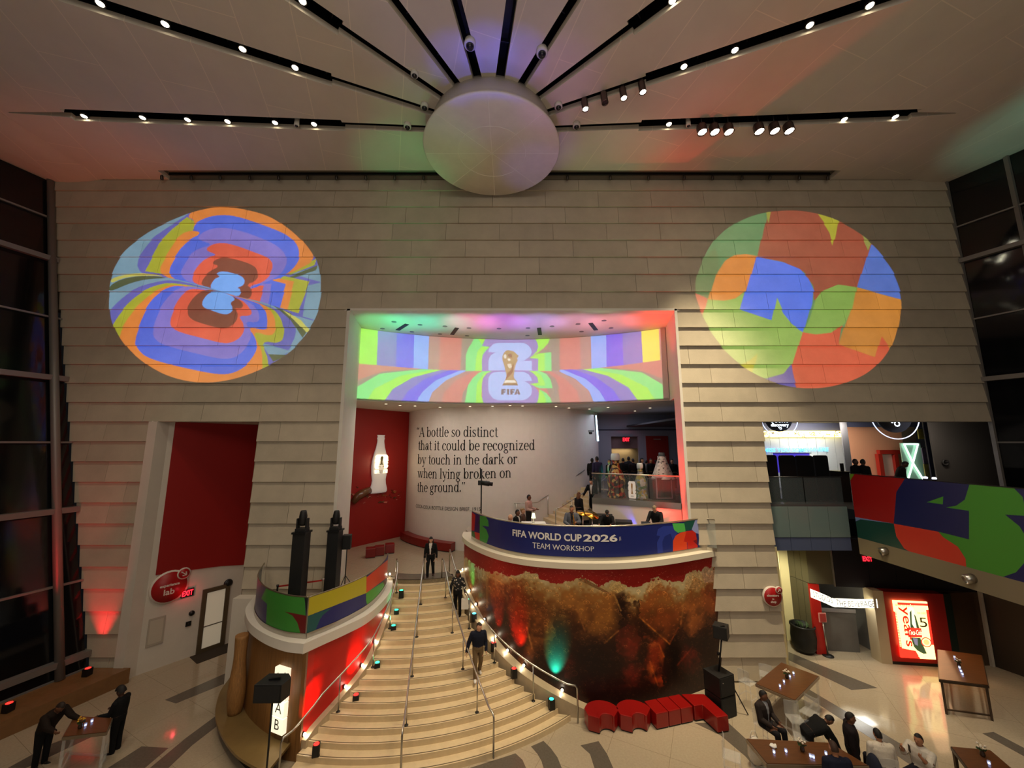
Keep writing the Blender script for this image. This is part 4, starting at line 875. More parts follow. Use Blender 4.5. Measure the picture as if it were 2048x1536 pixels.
ctr = [(gn2, [(-90, 840), (-85, 520), (-40, 380), (40, 260), (120, 100), (400, 100), (390, 345), (240, 840)]), (lime, [(105, 840), (120, 600), (150, 450), (230, 340), (400, 345), (300, 420), (250, 520), (240, 840)]), (lime, [(120, 100), (330, 100), (290, 230), (245, 300)]),
       (lime, [(1290, 100), (1660, 100), (1600, 270), (1500, 380), (1380, 470), (1220, 580)]), (gg, [(1400, 460), (1560, 400), (1830, 380), (1840, 840), (1660, 840), (1660, 455)]), (gn2, [(1390, 480), (1660, 455), (1672, 840), (1390, 840)]), (lime, [(1220, 580), (1400, 480), (1530, 475), (1530, 840), (1390, 840)]),
       ((150, 134, 198), [(245, 840), (245, 600), (262, 510), (330, 420), (380, 380), (400, 345), (250, 325), (290, 230), (330, 150), (1310, 150), (1370, 240), (1400, 340), (1370, 430), (1300, 510), (1220, 575), (1395, 588), (1395, 840)]),
       ((172, 196, 248), [(375, 450), (400, 370), (470, 295), (560, 262), (1090, 262), (1190, 310), (1250, 380), (1265, 450), (1240, 520), (1180, 580), (1090, 632), (1265, 632), (1270, 828), (375, 828), (378, 640), (400, 560), (450, 500), (530, 460)]),
       (gn2, [(-120, 1560), (-40, 1130), (60, 980), (160, 890), (250, 845), (450, 838), (340, 890), (260, 1000), (240, 1130), (235, 1350), (300, 1560)]), (lime, [(115, 1560), (140, 1120), (200, 1000), (300, 880), (460, 838), (340, 890), (260, 1000), (240, 1130), (235, 1350), (300, 1560)]),
       (gg, [(1400, 838), (1600, 880), (1760, 1000), (1840, 1220), (1690, 1225), (1640, 1010), (1560, 900)]), (gn2, [(1215, 838), (1420, 838), (1560, 900), (1650, 1010), (1692, 1190), (1420, 1195), (1220, 1100), (1410, 1075)]), (lime, [(1215, 838), (1330, 838), (1460, 930), (1530, 1080), (1540, 1140), (1330, 1140), (1220, 1100), (1410, 1075)]),
       (gn2, [(1420, 1210), (1560, 1290), (1650, 1390), (1700, 1560), (1350, 1560), (1410, 1300)]), (lime, [(1420, 1210), (1500, 1300), (1550, 1400), (1560, 1560), (1350, 1560), (1410, 1300)]),
       ((150, 134, 198), [(245, 1100), (270, 980), (350, 890), (450, 838), (1215, 838), (1300, 890), (1380, 970), (1400, 1080), (1220, 1105), (1300, 1140), (1380, 1220), (1412, 1300), (1400, 1400), (1350, 1560), (290, 1560), (250, 1400)]),
       ((168, 194, 246), [(375, 1000), (410, 920), (480, 870), (560, 857), (1100, 857), (1190, 900), (1250, 980), (1270, 1042), (1105, 1048), (1190, 1085), (1250, 1150), (1272, 1240), (1250, 1330), (1180, 1400), (1080, 1440), (580, 1440), (470, 1400), (400, 1310), (375, 1220)]),
       ((176, 150, 100), [(690, 480), (720, 430), (765, 412), (860, 425), (900, 440), (935, 470), (975, 515), (1000, 520), (960, 590), (985, 610), (940, 690), (915, 800), (895, 950), (915, 1000), (950, 1040), (985, 1135), (660, 1135), (700, 1060), (735, 990), (748, 930), (720, 800), (690, 690), (660, 600), (660, 540)]),
       ((226, 222, 206), [(690, 520), (720, 490), (750, 530), (735, 590), (700, 580)]), ((232, 226, 206), [(765, 590), (815, 580), (835, 620), (790, 640)]), ((226, 216, 190), [(760, 700), (830, 690), (860, 760), (800, 790)]), ((140, 96, 62), [(900, 690), (880, 860), (800, 960), (735, 1000), (760, 900), (850, 800), (880, 700)]), ((132, 92, 66), [(770, 500), (840, 480), (870, 560), (800, 560)]),
       ((230, 228, 212), [(720, 1030), (920, 1030), (945, 1080), (700, 1080)]), ((140, 116, 74), [(690, 1092), (965, 1092), (985, 1135), (660, 1135)])]
fifa = [[(640, 1210), (735, 1210), (735, 1240), (688, 1240), (688, 1256), (725, 1256), (725, 1284), (688, 1284), (688, 1322), (640, 1322)], [(755, 1210), (800, 1210), (800, 1322), (755, 1322)], [(825, 1210), (918, 1210), (918, 1240), (872, 1240), (872, 1256), (908, 1256), (908, 1284), (872, 1284), (872, 1322), (825, 1322)], [(908, 1322), (952, 1210), (990, 1210), (1032, 1322), (985, 1322), (978, 1300), (960, 1300), (953, 1322)]]
FI += [(c, P, False, TC) for c, P in ctr]+[((104, 98, 100), P, False, TC) for P in fifa]+[((168, 194, 246), [(971, 1244), (980, 1278), (962, 1278)], False, TC)]
loc = (0.2, 1.2, 11.6); tgt = (0, 19.5, 12.35); ht = (.46, .125); w, h = 1800, 480
dx, dy, dz = slide_dirs(loc, tgt, ht, w, h); cy = 20.1-_Rf
a_ = dx*dx+dy*dy; b_ = loc[0]*dx+(loc[1]-cy)*dy; c_ = loc[0]**2+(loc[1]-cy)**2-_Rf**2
t = (-b_+np.sqrt(np.maximum(0, b_*b_-a_*c_)))/a_
X, Y, Z = loc[0]+dx*t, loc[1]+dy*t, loc[2]+dz*t; px, py = px_arr(X, Y, Z)
ar = lin_arr(paint(px, py, (176, 136, 130), FI)); ar = np.clip((ar-.035)/lin_arr(np.array([214, 206, 194], np.float32)), 0, None)
msk = (Z > ZF0+.06) & (Z < ZF1-.02) & inpoly(px, py, [(720, 600), (1318, 600), (1327, 805), (1200, 840), (800, 840), (712, 806)])
ar *= msk[..., None]; nx, ny = -X/_Rf, -(Y-cy)/_Rf; r = np.sqrt((X-loc[0])**2+(Y-loc[1])**2+(Z-loc[2])**2)
cs = -((X-loc[0])*-nx*-1+(Y-loc[1])*-ny*-1)/r; cs = np.clip(np.abs(cs), .2, 1)
ar *= ((r*r/cs)/400)[..., None]
slide('slide_fascia', loc, tgt, ht, ar, 39.5*400*.84, 66)
# the three projectors on a rail of the rear balcony
# washes from the stage and the towers
def beam(loc, tgt, p, size, col, bl=.9): return spot(loc, tgt, p, size, col, bl, .05, 'beam_lamp')
RED, GRN, BLU, PUR, TEAL, ORG = (1, .03, .02), (.05, 1, .35), (.05, .08, 1), (.55, .1, 1), (.05, .9, .6), (1, .35, .05)
beam((-4.2, 13.5, 5.4), (-4.4, 14.6, ZC), 1100, 20, GRN); beam((-4.4, 13.5, 5.4), (-3.0, 12.6, ZC), 500, 20, GRN)
beam((-1.6, 8.2, 9), (-1.75, 10.15, ZC), 1500, 11, BLU); beam((-.7, 8.2, 9), (-.75, 9.9, ZC), 1900, 11, BLU); beam((.2, 8.2, 9), (.15, 10.05, ZC), 1500, 11, BLU); beam((1.2, 8.4, 9), (1.5, 10.9, ZC), 420, 18, PUR)
beam((-.4, 14.0, 6), (-.9, 8.6, ZC), 700, 34, (.25, .25, 1)); beam((3, 14.6, 6), (3.8, 11.2, ZC), 420, 34, (.7, .25, .7)); beam((5, 14.7, 6), (6.9, 15.1, ZC), 900, 16, RED); beam((3, 14.8, 6), (4.2, 14.4, ZC), 700, 22, (.6, 1, .5))
beam((-12.5, 10.0, 1), (-17.2, 14.6, ZC), 900, 26, (1, .25, .1)); beam((16, 10, 8), (19.2, 12.6, ZC), 700, 24, (.2, .9, .7)); beam((16, 10, 8), (18.9, 10.2, ZC), 500, 24, (.2, .9, .7))
beam((1, 14.2, 6), (1.0, 13.7, ZC-.9), 900, 16, (.3, .25, 1)); beam((-2.0, 14.0, 6), (-2.0, 13.6, ZC-.9), 200, 18, (.8, .8, .2))
# portal: red right reveal, green left head, purple head
beam((6.0, 17.0, 4.7), (7.1, 16.3, 9.0), 1700, 50, RED); beam((6.6, 16.9, 4.7), (7.0, 16.2, 6.0), 260, 90, RED)
beam((5.2, 16.2, 10.8), (6.5, 16.6, ZF1), 420, 60, RED)
for x, c_, p in ((-5.8, GRN, 130), (-4.6, TEAL, 130), (-3.2, TEAL, 110), (-1.9, (1, .3, .6), 150), (-.4, PUR, 150), (1.2, (.45, .3, 1), 150), (2.9, (1, .4, .75), 110), (4.6, (1, .3, .4), 140)): beam((x, 16.2, 11.2), (x, 17.2, ZF1), p*2.2, 60, c_)
# stage fixtures over the right half: warm key on the right tower, mural, stairs
for sx, tx, ty, tz, p, s in ((6.6, 8.6, D, 4.0, 2600, 46), (7.0, 9.0, D, 2.5, 2600, 44), (7.4, 8.4, D, 6.5, 1900, 46), (8.6, 5, 14, 2.2, 2600, 40), (9.0, 3, 14, 2.6, 2400, 36), (9.4, 8.6, D, 4.5, 1800, 44),
                            (2.9, -2.5, 14.5, 1.5, 2400, 32), (4.6, -3.5, 13, .6, 2400, 32), (5.4, 1, 13, 1, 2200, 34), (3.6, 3, 16, 5, 1500, 30)):
    spot((sx, 12.4 if sx > 6 else 11.4, 19.7), (tx, ty, tz), p*(.98 if sx > 6 else .85), s, (1, .83, .55), 1.0, .15, 'stage_and_fill_lamp')
spot((4, 9, 19.6), (13.3, 11.8, 6.2), 1500, 34, (1, .9, .75), 1.0, .15, 'stage_and_fill_lamp')  # extra spot added to brighten the bridge graphic, no stage fixture hangs here
# rotunda and upper gallery
area((0, 18.9, 10.5), (0, 19.6, 3), 90, 7, .5, SOFT, 'rotunda_light'); area((-5.5, 19.6, 10.5), (-6, 20.5, 3), 60, 3, .5, SOFT, 'rotunda_light')
area((7.5, 23, 10.4), (7.5, 23, 6), 95, 5, 3, (.6, .64, .85), 'gallery_light')
# ================================================================ people
def mesh_obj(name, vs, fs, mat, parent, smooth=True):
    me = bpy.data.meshes.new(name); me.from_pydata([tuple(v) for v in vs], [], [tuple(f) for f in fs]); me.materials.append(mat)
    if smooth: me.polygons.foreach_set('use_smooth', [True]*len(me.polygons))
    o = bpy.data.objects.new(name, me); COL.objects.link(o); o.parent = parent; return o
SKIN = {'light': (214, 160, 130), 'tan': (176, 122, 90), 'brown': (112, 72, 50), 'dark': (78, 50, 36)}
def vrot(v, ax, a): return Matrix.Rotation(R(a), 3, ax) @ Vector(v)
def person(label, loc, face, h=1.76, skin='light', hair=('short', (30, 22, 18)), top=(20, 20, 24), bottom=(20, 20, 24), shoe=(16, 14, 14), shirt=None, lean=0, side=0, head=(0, 0),
           arms=None, legs=None, zp=None, voxel=.013, group=None, fem=False, names=('jacket', 'trousers'), sleeves=True, top_mat=None, feet=None, bulk=1.12):
    s = h/1.75
    t = thing('person', label, 'person', loc, group, rz=R(face))
    arms = arms or {}; legs = legs or {}
    src = MB(); tags = []
    def mark(tg):
        while len(tags) < len(src.v): tags.append(tg)
    def cap(a, b_, ra, rb, tg, n=10):
        a, b_ = Vector(a), Vector(b_); src.tube([a, b_], [ra, rb], n); src.ball(a, ra, nu=n, nv=6); src.ball(b_, rb, nu=n, nv=6); mark(tg)
    TH, SH, UA, FA = .43, .415, .285, .25
    D0 = {}
    for sd, sx in (('L', 1), ('R', -1)):
        th, sh = legs.get(sd, ((.02*sx, 0, -1), (0, .03, -1)))
        D0[sd] = (Vector(th).normalized(), Vector(sh).normalized())
    if zp is None: zp = .085-min((D0[q][0]*TH+D0[q][1]*SH).z for q in D0)-.03
    pel = Vector((0, 0, zp))
    rt = Matrix.Rotation(R(side), 3, 'Y') @ Matrix.Rotation(R(lean), 3, 'X')
    def T(x, y, z): return pel+rt @ Vector((x, y, z))
    w = (.93 if fem else 1.0)*bulk; wd = 1+(bulk-1)*.9
    rings = [(-.10, .135*(1.05 if fem else 1), .105), (0, .165*(1.03 if fem else .98), .118), (.12, .145*w, .105), (.26, .165*w, .118), (.38, .178*w, .112), (.47, .150*w, .09), (.52, .07, .06)]
    base = len(src.v); nn_ = 16
    for i_, (z, ax, ay) in enumerate(rings):
        for k in range(nn_):
            a = 2*PI*k/nn_; src.v.append(tuple(T(ax*math.cos(a)*(wd if i_ < 6 else 1), ay*math.sin(a)*(wd if i_ < 6 else 1), z)))
    for i in range(len(rings)-1):
        for k in range(nn_):
            k2 = (k+1) % nn_; src.f.append((base+i*nn_+k, base+i*nn_+k2, base+(i+1)*nn_+k2, base+(i+1)*nn_+k))
    src.f.append(tuple(base+k for k in range(nn_-1, -1, -1))); e = base+(len(rings)-1)*nn_; src.f.append(tuple(e+k for k in range(nn_)))
    src.m += [0]*(len(src.f)-len(src.m)); src.sm += [True]*(len(src.f)-len(src.sm))
    for i in range(len(rings)): tags.extend(['bottom' if i < 2 else 'top']*nn_)
    if fem:
        for sx in (-1, 1): src.ball(T(.07*sx, -.095, .30), .058, nu=10, nv=6)
        mark('top')
    neck = T(0, .0, .50); hr = rt @ Matrix.Rotation(R(head[1]), 3, 'Z') @ Matrix.Rotation(R(head[0]), 3, 'X')
    hc = neck+rt @ Vector((0, -.012, .075))+hr @ Vector((0, -.01, .085))
    cap(neck-rt @ Vector((0, 0, .04)), hc-hr @ Vector((0, -.015, .03)), .056, .052, 'skin')
    src.ball(hc, (.080, .100, .120), nu=18, nv=12, rot=hr); src.ball(hc+hr @ Vector((0, -.028, -.068)), (.056, .062, .056), nu=12, nv=8, rot=hr)
    src.ball(hc+hr @ Vector((0, -.102, -.018)), (.014, .02, .026), nu=8, nv=6, rot=hr)
    for sx in (-1, 1): src.ball(hc+hr @ Vector((.078*sx, .004, -.012)), (.012, .022, .032), nu=8, nv=6, rot=hr)
    mark('skin')
    hands = {}
    for sd, sx in (('L', 1), ('R', -1)):
        ua, fa = arms.get(sd, ((.16*sx, .02, -1), (.06*sx, -.18, -1)))[:2]
        ua = Vector(ua).normalized(); fa = Vector(fa).normalized()
        sh_ = T(.172*sx*w, .005, .435); el = sh_+ua*UA; wr_ = el+fa*FA
        cap(sh_, el, .060*w, .049*w, 'top'); cap(el, wr_, .047*w, .035*w if sleeves else .031, 'top' if sleeves else 'skin')
        ax = fa.cross(Vector((sx*1.0, 0, 0.01))); ax = ax.normalized() if ax.length > .1 else Vector((0, 1, 0)); nr = fa.cross(ax).normalized()
        pc = wr_+fa*.05; mt = Matrix((ax, fa, nr)).transposed()
        src.ball(pc, (.040, .052, .018), nu=10, nv=6, rot=mt); mark('skin')
        curl = -nr*sx
        for i in range(4):
            b0 = wr_+fa*.088+ax*(.027-.018*i); ln = (.036, .042, .04, .032)[i]
            m1 = b0+(fa*.92+curl*.38).normalized()*ln; m2 = m1+(fa*.55+curl*.85).normalized()*ln*.8
            cap(b0, m1, .0098, .009, 'skin', 7); cap(m1, m2, .009, .008, 'skin', 7)
        b0 = wr_+fa*.03+ax*.034; m1 = b0+(fa*.7+ax*.7+curl*.3).normalized()*.04; cap(b0, m1, .012, .0105, 'skin', 7); cap(m1, m1+(fa*.9+curl*.5).normalized()*.032, .0105, .009, 'skin', 7)
        hands[sd] = wr_+fa*.09
    for sd, sx in (('L', 1), ('R', -1)):
        th, sh = D0[sd]; hp = T(.088*sx, 0, -.02); kn = hp+th*TH; an = kn+sh*SH
        cap(hp, kn, .088*wd, .062*wd, 'bottom'); cap(kn, an, .058*wd, .048*wd, 'bottom')
        fd = Vector((.12*sx, -1, 0)).normalized() if not feet else Vector(feet[sd]).normalized()
        mt = Matrix((Vector((-fd.y, fd.x, 0)).normalized(), fd, Vector((0, 0, 1)))).transposed()
        src.ball(an+fd*.06+Vector((0, 0, -.05)), (.044, .128, .042), nu=12, nv=8, rot=mt); mark('shoe'+sd)
    # one continuous skin
    me = bpy.data.meshes.new('src'); me.from_pydata([tuple(Vector(v)*s) for v in src.v], [], src.f)
    ob = bpy.data.objects.new('src', me); COL.objects.link(ob)
    md = ob.modifiers.new('r', 'REMESH'); md.mode = 'VOXEL'; md.voxel_size = voxel
    ms = ob.modifiers.new('s', 'SMOOTH'); ms.factor = .5; ms.iterations = 2
    dg = bpy.context.evaluated_depsgraph_get(); dg.update(); bm_ = bpy.data.meshes.new_from_object(ob.evaluated_get(dg)); bpy.data.objects.remove(ob)
    bm_.name = 'body'; body = bpy.data.objects.new('body', bm_); COL.objects.link(body); body.parent = t
    msk = M('skin '+skin, SKIN[skin], .55, noise=.05, nscale=30); bm_.materials.clear(); bm_.materials.append(msk)
    bm_.polygons.foreach_set('use_smooth', [True]*len(bm_.polygons))
    nv = len(bm_.vertices); co = np.empty(nv*3, np.float32); bm_.vertices.foreach_get('co', co); co = co.reshape(-1, 3)
    no = np.empty(nv*3, np.float32); bm_.vertices.foreach_get('normal', no); no = no.reshape(-1, 3)
    sv = np.array([tuple(Vector(v)*s) for v in src.v], np.float32); kd = KDTree(len(sv))
    for i, v in enumerate(sv): kd.insert(v, i)
    kd.balance()
    vt = [tags[kd.find(c)[1]] for c in co]
    if shirt:
        iv = rt.inverted()
        for i in range(nv):
            if vt[i] == 'top':
                q = iv @ (Vector(co[i])/s-pel)
                if q.y < -.02 and .06 < q.z and abs(q.x) < .018+.11*max(0, q.z-.08): vt[i] = 'shirt'
    polys = [tuple(p.vertices) for p in bm_.polygons]
    def cloth(name, tg, mat, off):
        fs = [p for p in polys if sum(vt[i] == tg for i in p) >= 3]
        if not fs: return
        ids = sorted({i for p in fs for i in p}); mp = {v: k for k, v in enumerate(ids)}
        return mesh_obj(name, [co[i]+no[i]*off for i in ids], [tuple(mp[i] for i in p) for p in fs], mat, t)
    def cm(c): return M('cloth %d %d %d' % c, c, .85, noise=.10, nscale=25, bump=.25, bscale=60, spec=.25)
    cloth(names[0], 'top', top_mat or cm(top), .014); cloth(names[1], 'bottom', cm(bottom), .007)
    if shirt: cloth('shirt', 'shirt', cm(shirt), .005)
    for sd in 'LR': cloth('shoe', 'shoe'+sd, M('shoe %d %d %d' % shoe, shoe, .45), .006)
    # face and hair
    m_eye = M('eye', (22, 16, 14), .2)
    for sx in (-1, 1):
        q = MB().ball((hc+hr @ Vector((.030*sx, -.088, .012)))*s, (.011*s, .006*s, .007*s), nu=8, nv=6, rot=hr); mesh_obj('eye', q.v, q.f, m_eye, t)
    q = MB().ball((hc+hr @ Vector((0, -.089, -.066)))*s, (.021*s, .006*s, .006*s), nu=8, nv=6, rot=hr); mesh_obj('mouth', q.v, q.f, M('lip '+skin, tuple(int(c*.62) if i else int(c*.8) for i, c in enumerate(SKIN[skin])), .5), t)
    st, hcq = hair
    if st != 'bald':
        q = MB(); k = {'short': 1.07, 'long': 1.12, 'afro': 1.42, 'bun': 1.09, 'cap': 1.12, 'fringe': 1.06}[st]
        q.ball((0, 0, 0), (.080*k, .100*k, .120*k), nu=20, nv=14)
        lim = {'short': .50, 'long': .44, 'afro': .40, 'bun': .46, 'cap': .30, 'fringe': .6}[st]
        def keepv(v):
            y = v[1]/.100; z = v[2]/.120
            return z > (lim if y < -.35 else (lim+(y+.35)*-1.0 if y < .3 else -.55)) or (st == 'fringe' and y > .1 and z > -.5 and z < .4)
        fs = [f for f in q.f if all(keepv(q.v[i]) for i in f)]
        vs = [hc+hr @ (Vector(v)*(1+.03*math.sin(31*v[0]+17*v[2])*(1 if st != 'cap' else 0))+Vector((0, .006, .004))) for v in q.v]
        if st == 'long':
            q2 = MB()
            for sx, y, z0 in ((-.062, .02, .02), (.062, .02, .02), (0, .07, .02), (-.045, .06, .02), (.045, .06, .02)):
                q2.tube([Vector((sx, y, z0)), Vector((sx*1.25, y+.012, -.09)), Vector((sx*1.45, y+.02, -.19)), Vector((sx*1.3, y+.0, -.29))], [.034, .042, .04, .018], 8)
            b0 = len(vs); vs += [hc+hr @ Vector(v) for v in q2.v]; fs += [tuple(b0+i for i in f) for f in q2.f]
        if st == 'bun': 
            q2 = MB().ball((0, .11, .06), .045); b0 = len(vs); vs += [hc+hr @ Vector(v) for v in q2.v]; fs += [tuple(b0+i for i in f) for f in q2.f]
        if st == 'cap':
            q2 = MB().ball((0, -.10, .045), (.062, .07, .01)); b0 = len(vs); vs += [hc+hr @ Vector(v) for v in q2.v]; fs += [tuple(b0+i for i in f) for f in q2.f]
        mesh_obj('cap' if st == 'cap' else 'hair', [v*s for v in vs], fs, M('hair %d %d %d' % hcq, hcq, .7, noise=.2, nscale=40), t)
    rz_ = Matrix.Rotation(R(face), 3, 'Z')
    return t, {q: Vector(loc)+rz_ @ (hands[q]*s) for q in hands}, Vector(loc)+rz_ @ (hc*s)
WALK = dict(L=((.03, -.32, -1), (.0, .10, -1)), R=((-.03, .12, -1), (0, .42, -1)))
WALK2 = dict(L=((.03, .14, -1), (0, .45, -1)), R=((-.03, -.30, -1), (0, .06, -1)))
SIT = dict(L=((.12, -1, -.05), (.02, -.08, -1)), R=((-.12, -1, -.05), (-.02, -.08, -1)))
BLKC, NAVY = (15, 15, 17), (20, 22, 40)
# stairs
_, hm, _ = person('man in navy jumper and khaki trousers walking down the stairs', (-1.12, 13.88, 1.05), 14, 1.78, 'light', ('fringe', (50, 38, 30)), (20, 24, 40), (112, 92, 66), (225, 220, 214), legs=dict(L=((.03, .12, -1), (0, .62, -1)), R=((-.02, -.16, -1), (0, .0, -1))),
       arms=dict(R=((-.42, .10, -1), (-.30, -.25, -1)), L=((.2, .12, -1), (.0, -.35, -1))), head=(14, 38), lean=4, names=('jumper', 'trousers'), voxel=.011)
m_flo = M('floral blouse', (18, 18, 20), .8)
N, L = m_flo.node_tree.nodes, m_flo.node_tree.links; vo = N.new('ShaderNodeTexVoronoi'); vo.inputs['Scale'].default_value = 11; rr = N.new('ShaderNodeValToRGB'); rr.color_ramp.interpolation = 'CONSTANT'
rr.color_ramp.elements[0].color = (.62, .52, .42, 1); rr.color_ramp.elements[1].color = (.008, .008, .01, 1); rr.color_ramp.elements[1].position = .30
tc = N.new('ShaderNodeTexCoord'); L.new(tc.outputs['Object'], vo.inputs['Vector']); L.new(vo.outputs['Distance'], rr.inputs[0]); L.new(rr.outputs[0], N['Principled BSDF'].inputs['Base Color'])
_, hw, _ = person('woman in black floral blouse with long dark hair carrying a white bag', (-2.1, 15.98, 2.1), -4, 1.68, 'brown', ('long', (14, 11, 10)), BLKC, (12, 12, 14), legs=dict(L=((.04, -.10, -1), (0, .05, -1)), R=((-.04, .1, -1), (0, .25, -1))),
       arms=dict(R=((-.35, .0, -1), (-.12, -.12, -1)), L=((.32, .05, -1), (.22, -.75, -.55))), head=(12, -6), fem=True, names=('blouse', 'trousers'), top_mat=m_flo, voxel=.011)
person('woman in black blazer and white shirt stepping onto the top stair', (-3.5, 17.5, 3.0), 2, 1.70, 'light', ('long', (22, 16, 14)), BLKC, (14, 14, 16), (40, 24, 16), shirt=(220, 216, 210), legs=WALK2,
       arms=dict(R=((-.22, .05, -1), (-.08, -.10, -1)), L=((.22, .05, -1), (.08, -.10, -1))), head=(10, 0), fem=True, names=('blazer', 'trousers'), voxel=.012)
# band on the drum platform, deck at 4.53
ZD = 4.53
psax = at_d(1143, 1010, 15.55)
_, hs, _ = person('bald saxophone player in grey jacket and dark glasses', (psax.x, 15.55, ZD), -6, 1.76, 'tan', ('fringe', (60, 50, 40)), (92, 94, 104), (30, 30, 36), arms=dict(R=((-.30, -.30, -1), (.62, -.72, -.30)), L=((.34, -.35, -.9), (-.55, -.80, .10))), head=(12, -8), shirt=(28, 26, 30), voxel=.012)
pk = at_d(1309, 1006, 15.9)
_, hk, _ = person('grey-haired keyboard player in black shirt bending over his keys', (pk.x+.08, 15.95, ZD), -38, 1.78, 'light', ('short', (120, 104, 80)), BLKC, BLKC, lean=16, head=(26, 4), arms=dict(R=((-.25, -.45, -.9), (.10, -1, -.25)), L=((.25, -.45, -.9), (-.10, -1, -.3))), names=('shirt', 'trousers'), voxel=.012)
pdm = at_d(1214, 1024, 16.1)
pdm = at_d(1216, 1024, 17.1)
person('seated drummer in black cap and black clothes behind the cymbals', (pdm.x, 17.1, ZD), -30, 1.75, 'light', ('cap', (14, 14, 16)), BLKC, (16, 16, 20), legs=SIT, zp=.56, lean=12, head=(30, 20), arms=dict(R=((-.35, -.55, -.7), (.2, -1, -.2)), L=((.35, -.55, -.7), (-.2, -1, -.1))), voxel=.012)
pb = at_d(1014, 1020, 16.3)
person('seated bald man in dark blue suit at the stage guard', (pb.x, 16.3, ZD-.06), 72, 1.75, 'light', ('bald', (0, 0, 0)), (20, 22, 44), (20, 22, 40), legs=SIT, zp=.53, lean=10, head=(4, 0), arms=dict(R=((-.15, -.55, -.8), (.1, -1, .12)), L=((.15, -.55, -.8), (-.1, -1, .12))), voxel=.012)
pb = at_d(1034, 1014, 17.2)
person('seated man in black suit and white collar beside the bald man', (pb.x, 17.2, ZD-.06), 60, 1.76, 'brown', ('short', (16, 12, 10)), BLKC, BLKC, shirt=(210, 206, 200), legs=SIT, zp=.53, head=(4, 10), voxel=.014)
pb = at_d(1045, 1016, 17.9)
person('seated woman with fair hair behind the man in black suit', (pb.x, 17.9, ZD-.06), 70, 1.68, 'light', ('bun', (150, 112, 70)), (92, 70, 60), BLKC, legs=SIT, zp=.53, fem=True, voxel=.014)
pb = at_d(1057, 994, 18.7)
person('standing man in pale pink jacket by the rotunda handrail', (pb.x, 18.7, ZD), 62, 1.76, 'brown', ('short', (18, 14, 12)), (196, 158, 146), (40, 36, 40), arms=dict(L=((.12, -.15, -1), (-.1, -1, -.1)), R=((-.12, -.15, -1), (.1, -1, -.1))), head=(2, 10), voxel=.013)
pb = at_d(1157, 984, 19.6)
person('woman with brown hair and black dress at the foot of the upper stairs', (pb.x, 19.6, ZD+.05), 130, 1.70, 'light', ('long', (110, 66, 36)), BLKC, BLKC, fem=True, head=(0, -20), arms=dict(L=((.2, -.1, -1), (.1, -.5, -.8)), R=((-.2, .05, -1), (-.1, -.1, -1))), voxel=.014, names=('dress', 'leggings'))
pb = at_d(1183, 957, 20.3)
person('man in black suit and white shirt coming down the upper stairs', (pb.x, 20.3, 5.12), -30, 1.76, 'light', ('short', (20, 16, 14)), BLKC, BLKC, shirt=(220, 216, 212), legs=WALK, head=(16, -10), arms=dict(R=((-.4, -.3, -.9), (-.3, -.6, -.8)), L=((.15, .1, -1), (.1, -.15, -1))), voxel=.013)
# upper gallery, floor at 6.1
ZG = 6.1
for i, (x, y, d, fc, c, sk, hs_, lb) in enumerate(((1194, 915, 20.6, 200, (44, 40, 70), 'brown', 'short', 'guest in violet-grey shirt by the tall green-lit wall edge'), (1184, 918, 21.4, 150, BLKC, 'dark', 'short', 'dark figure half hidden by the rotunda wall edge in the gallery'),
        (1219, 921, 20.8, -60, BLKC, 'tan', 'short', 'guest in white collar left of the tall patterned bottle'), (1246, 918, 22.2, 170, BLKC, 'tan', 'short', 'guest seen from behind right of the tall patterned bottle'), (1257, 915, 23, 160, (24, 24, 28), 'brown', 'short', 'tallest guest of the group in the tan doorway'),
        (1266, 919, 22.4, 190, (28, 18, 20), 'tan', 'short', 'guest in dark maroon in front of the tan doorway'), (1283, 918, 21.2, 40, BLKC, 'light', 'long', 'long-haired guest behind the slim clear bottle'), (1293, 928, 22.8, 150, (120, 116, 118), 'light', 'short', 'guest in pale grey behind the slim clear bottle'),
        (1301, 919, 22.0, 20, (26, 26, 30), 'tan', 'short', 'guest in front of the red gallery panel'), (1312, 922, 23.4, 100, BLKC, 'brown', 'bun', 'guest between the red gallery panel and the white bottle'), (1344, 920, 21.6, -30, BLKC, 'light', 'short', 'guest right of the white patterned bottle by the red jamb'))):
    p = at_d(x, y, d); hh = min(1.9, max(1.6, (p.z-ZG)/.935))
    person(lb, (p.x, d, ZG), fc, hh, sk, (hs_, (18, 14, 12)), c, BLKC, shirt=(200, 198, 194) if i == 2 else None, voxel=.02, group='guests in the upper gallery')
# people behind the bridge parapet (upper floor 6.2)
for x, y, d, fc, ln, lb in ((1709, 921, 17.2, 20, 0, 'left of two dark figures talking behind the bridge parapet'), (1723, 917, 17.0, 100, 2, 'right of two dark figures talking behind the bridge parapet'), (1792, 929, 16.6, 60, 20, 'stooping dark figure on the bridge in front of the red frame')):
    p = at_d(x, y, d); person(lb, (p.x, d, 6.2), fc, 1.80, 'dark', ('short', (14, 12, 12)), (18, 18, 20), BLKC, lean=ln, head=(ln, 0), voxel=.018)
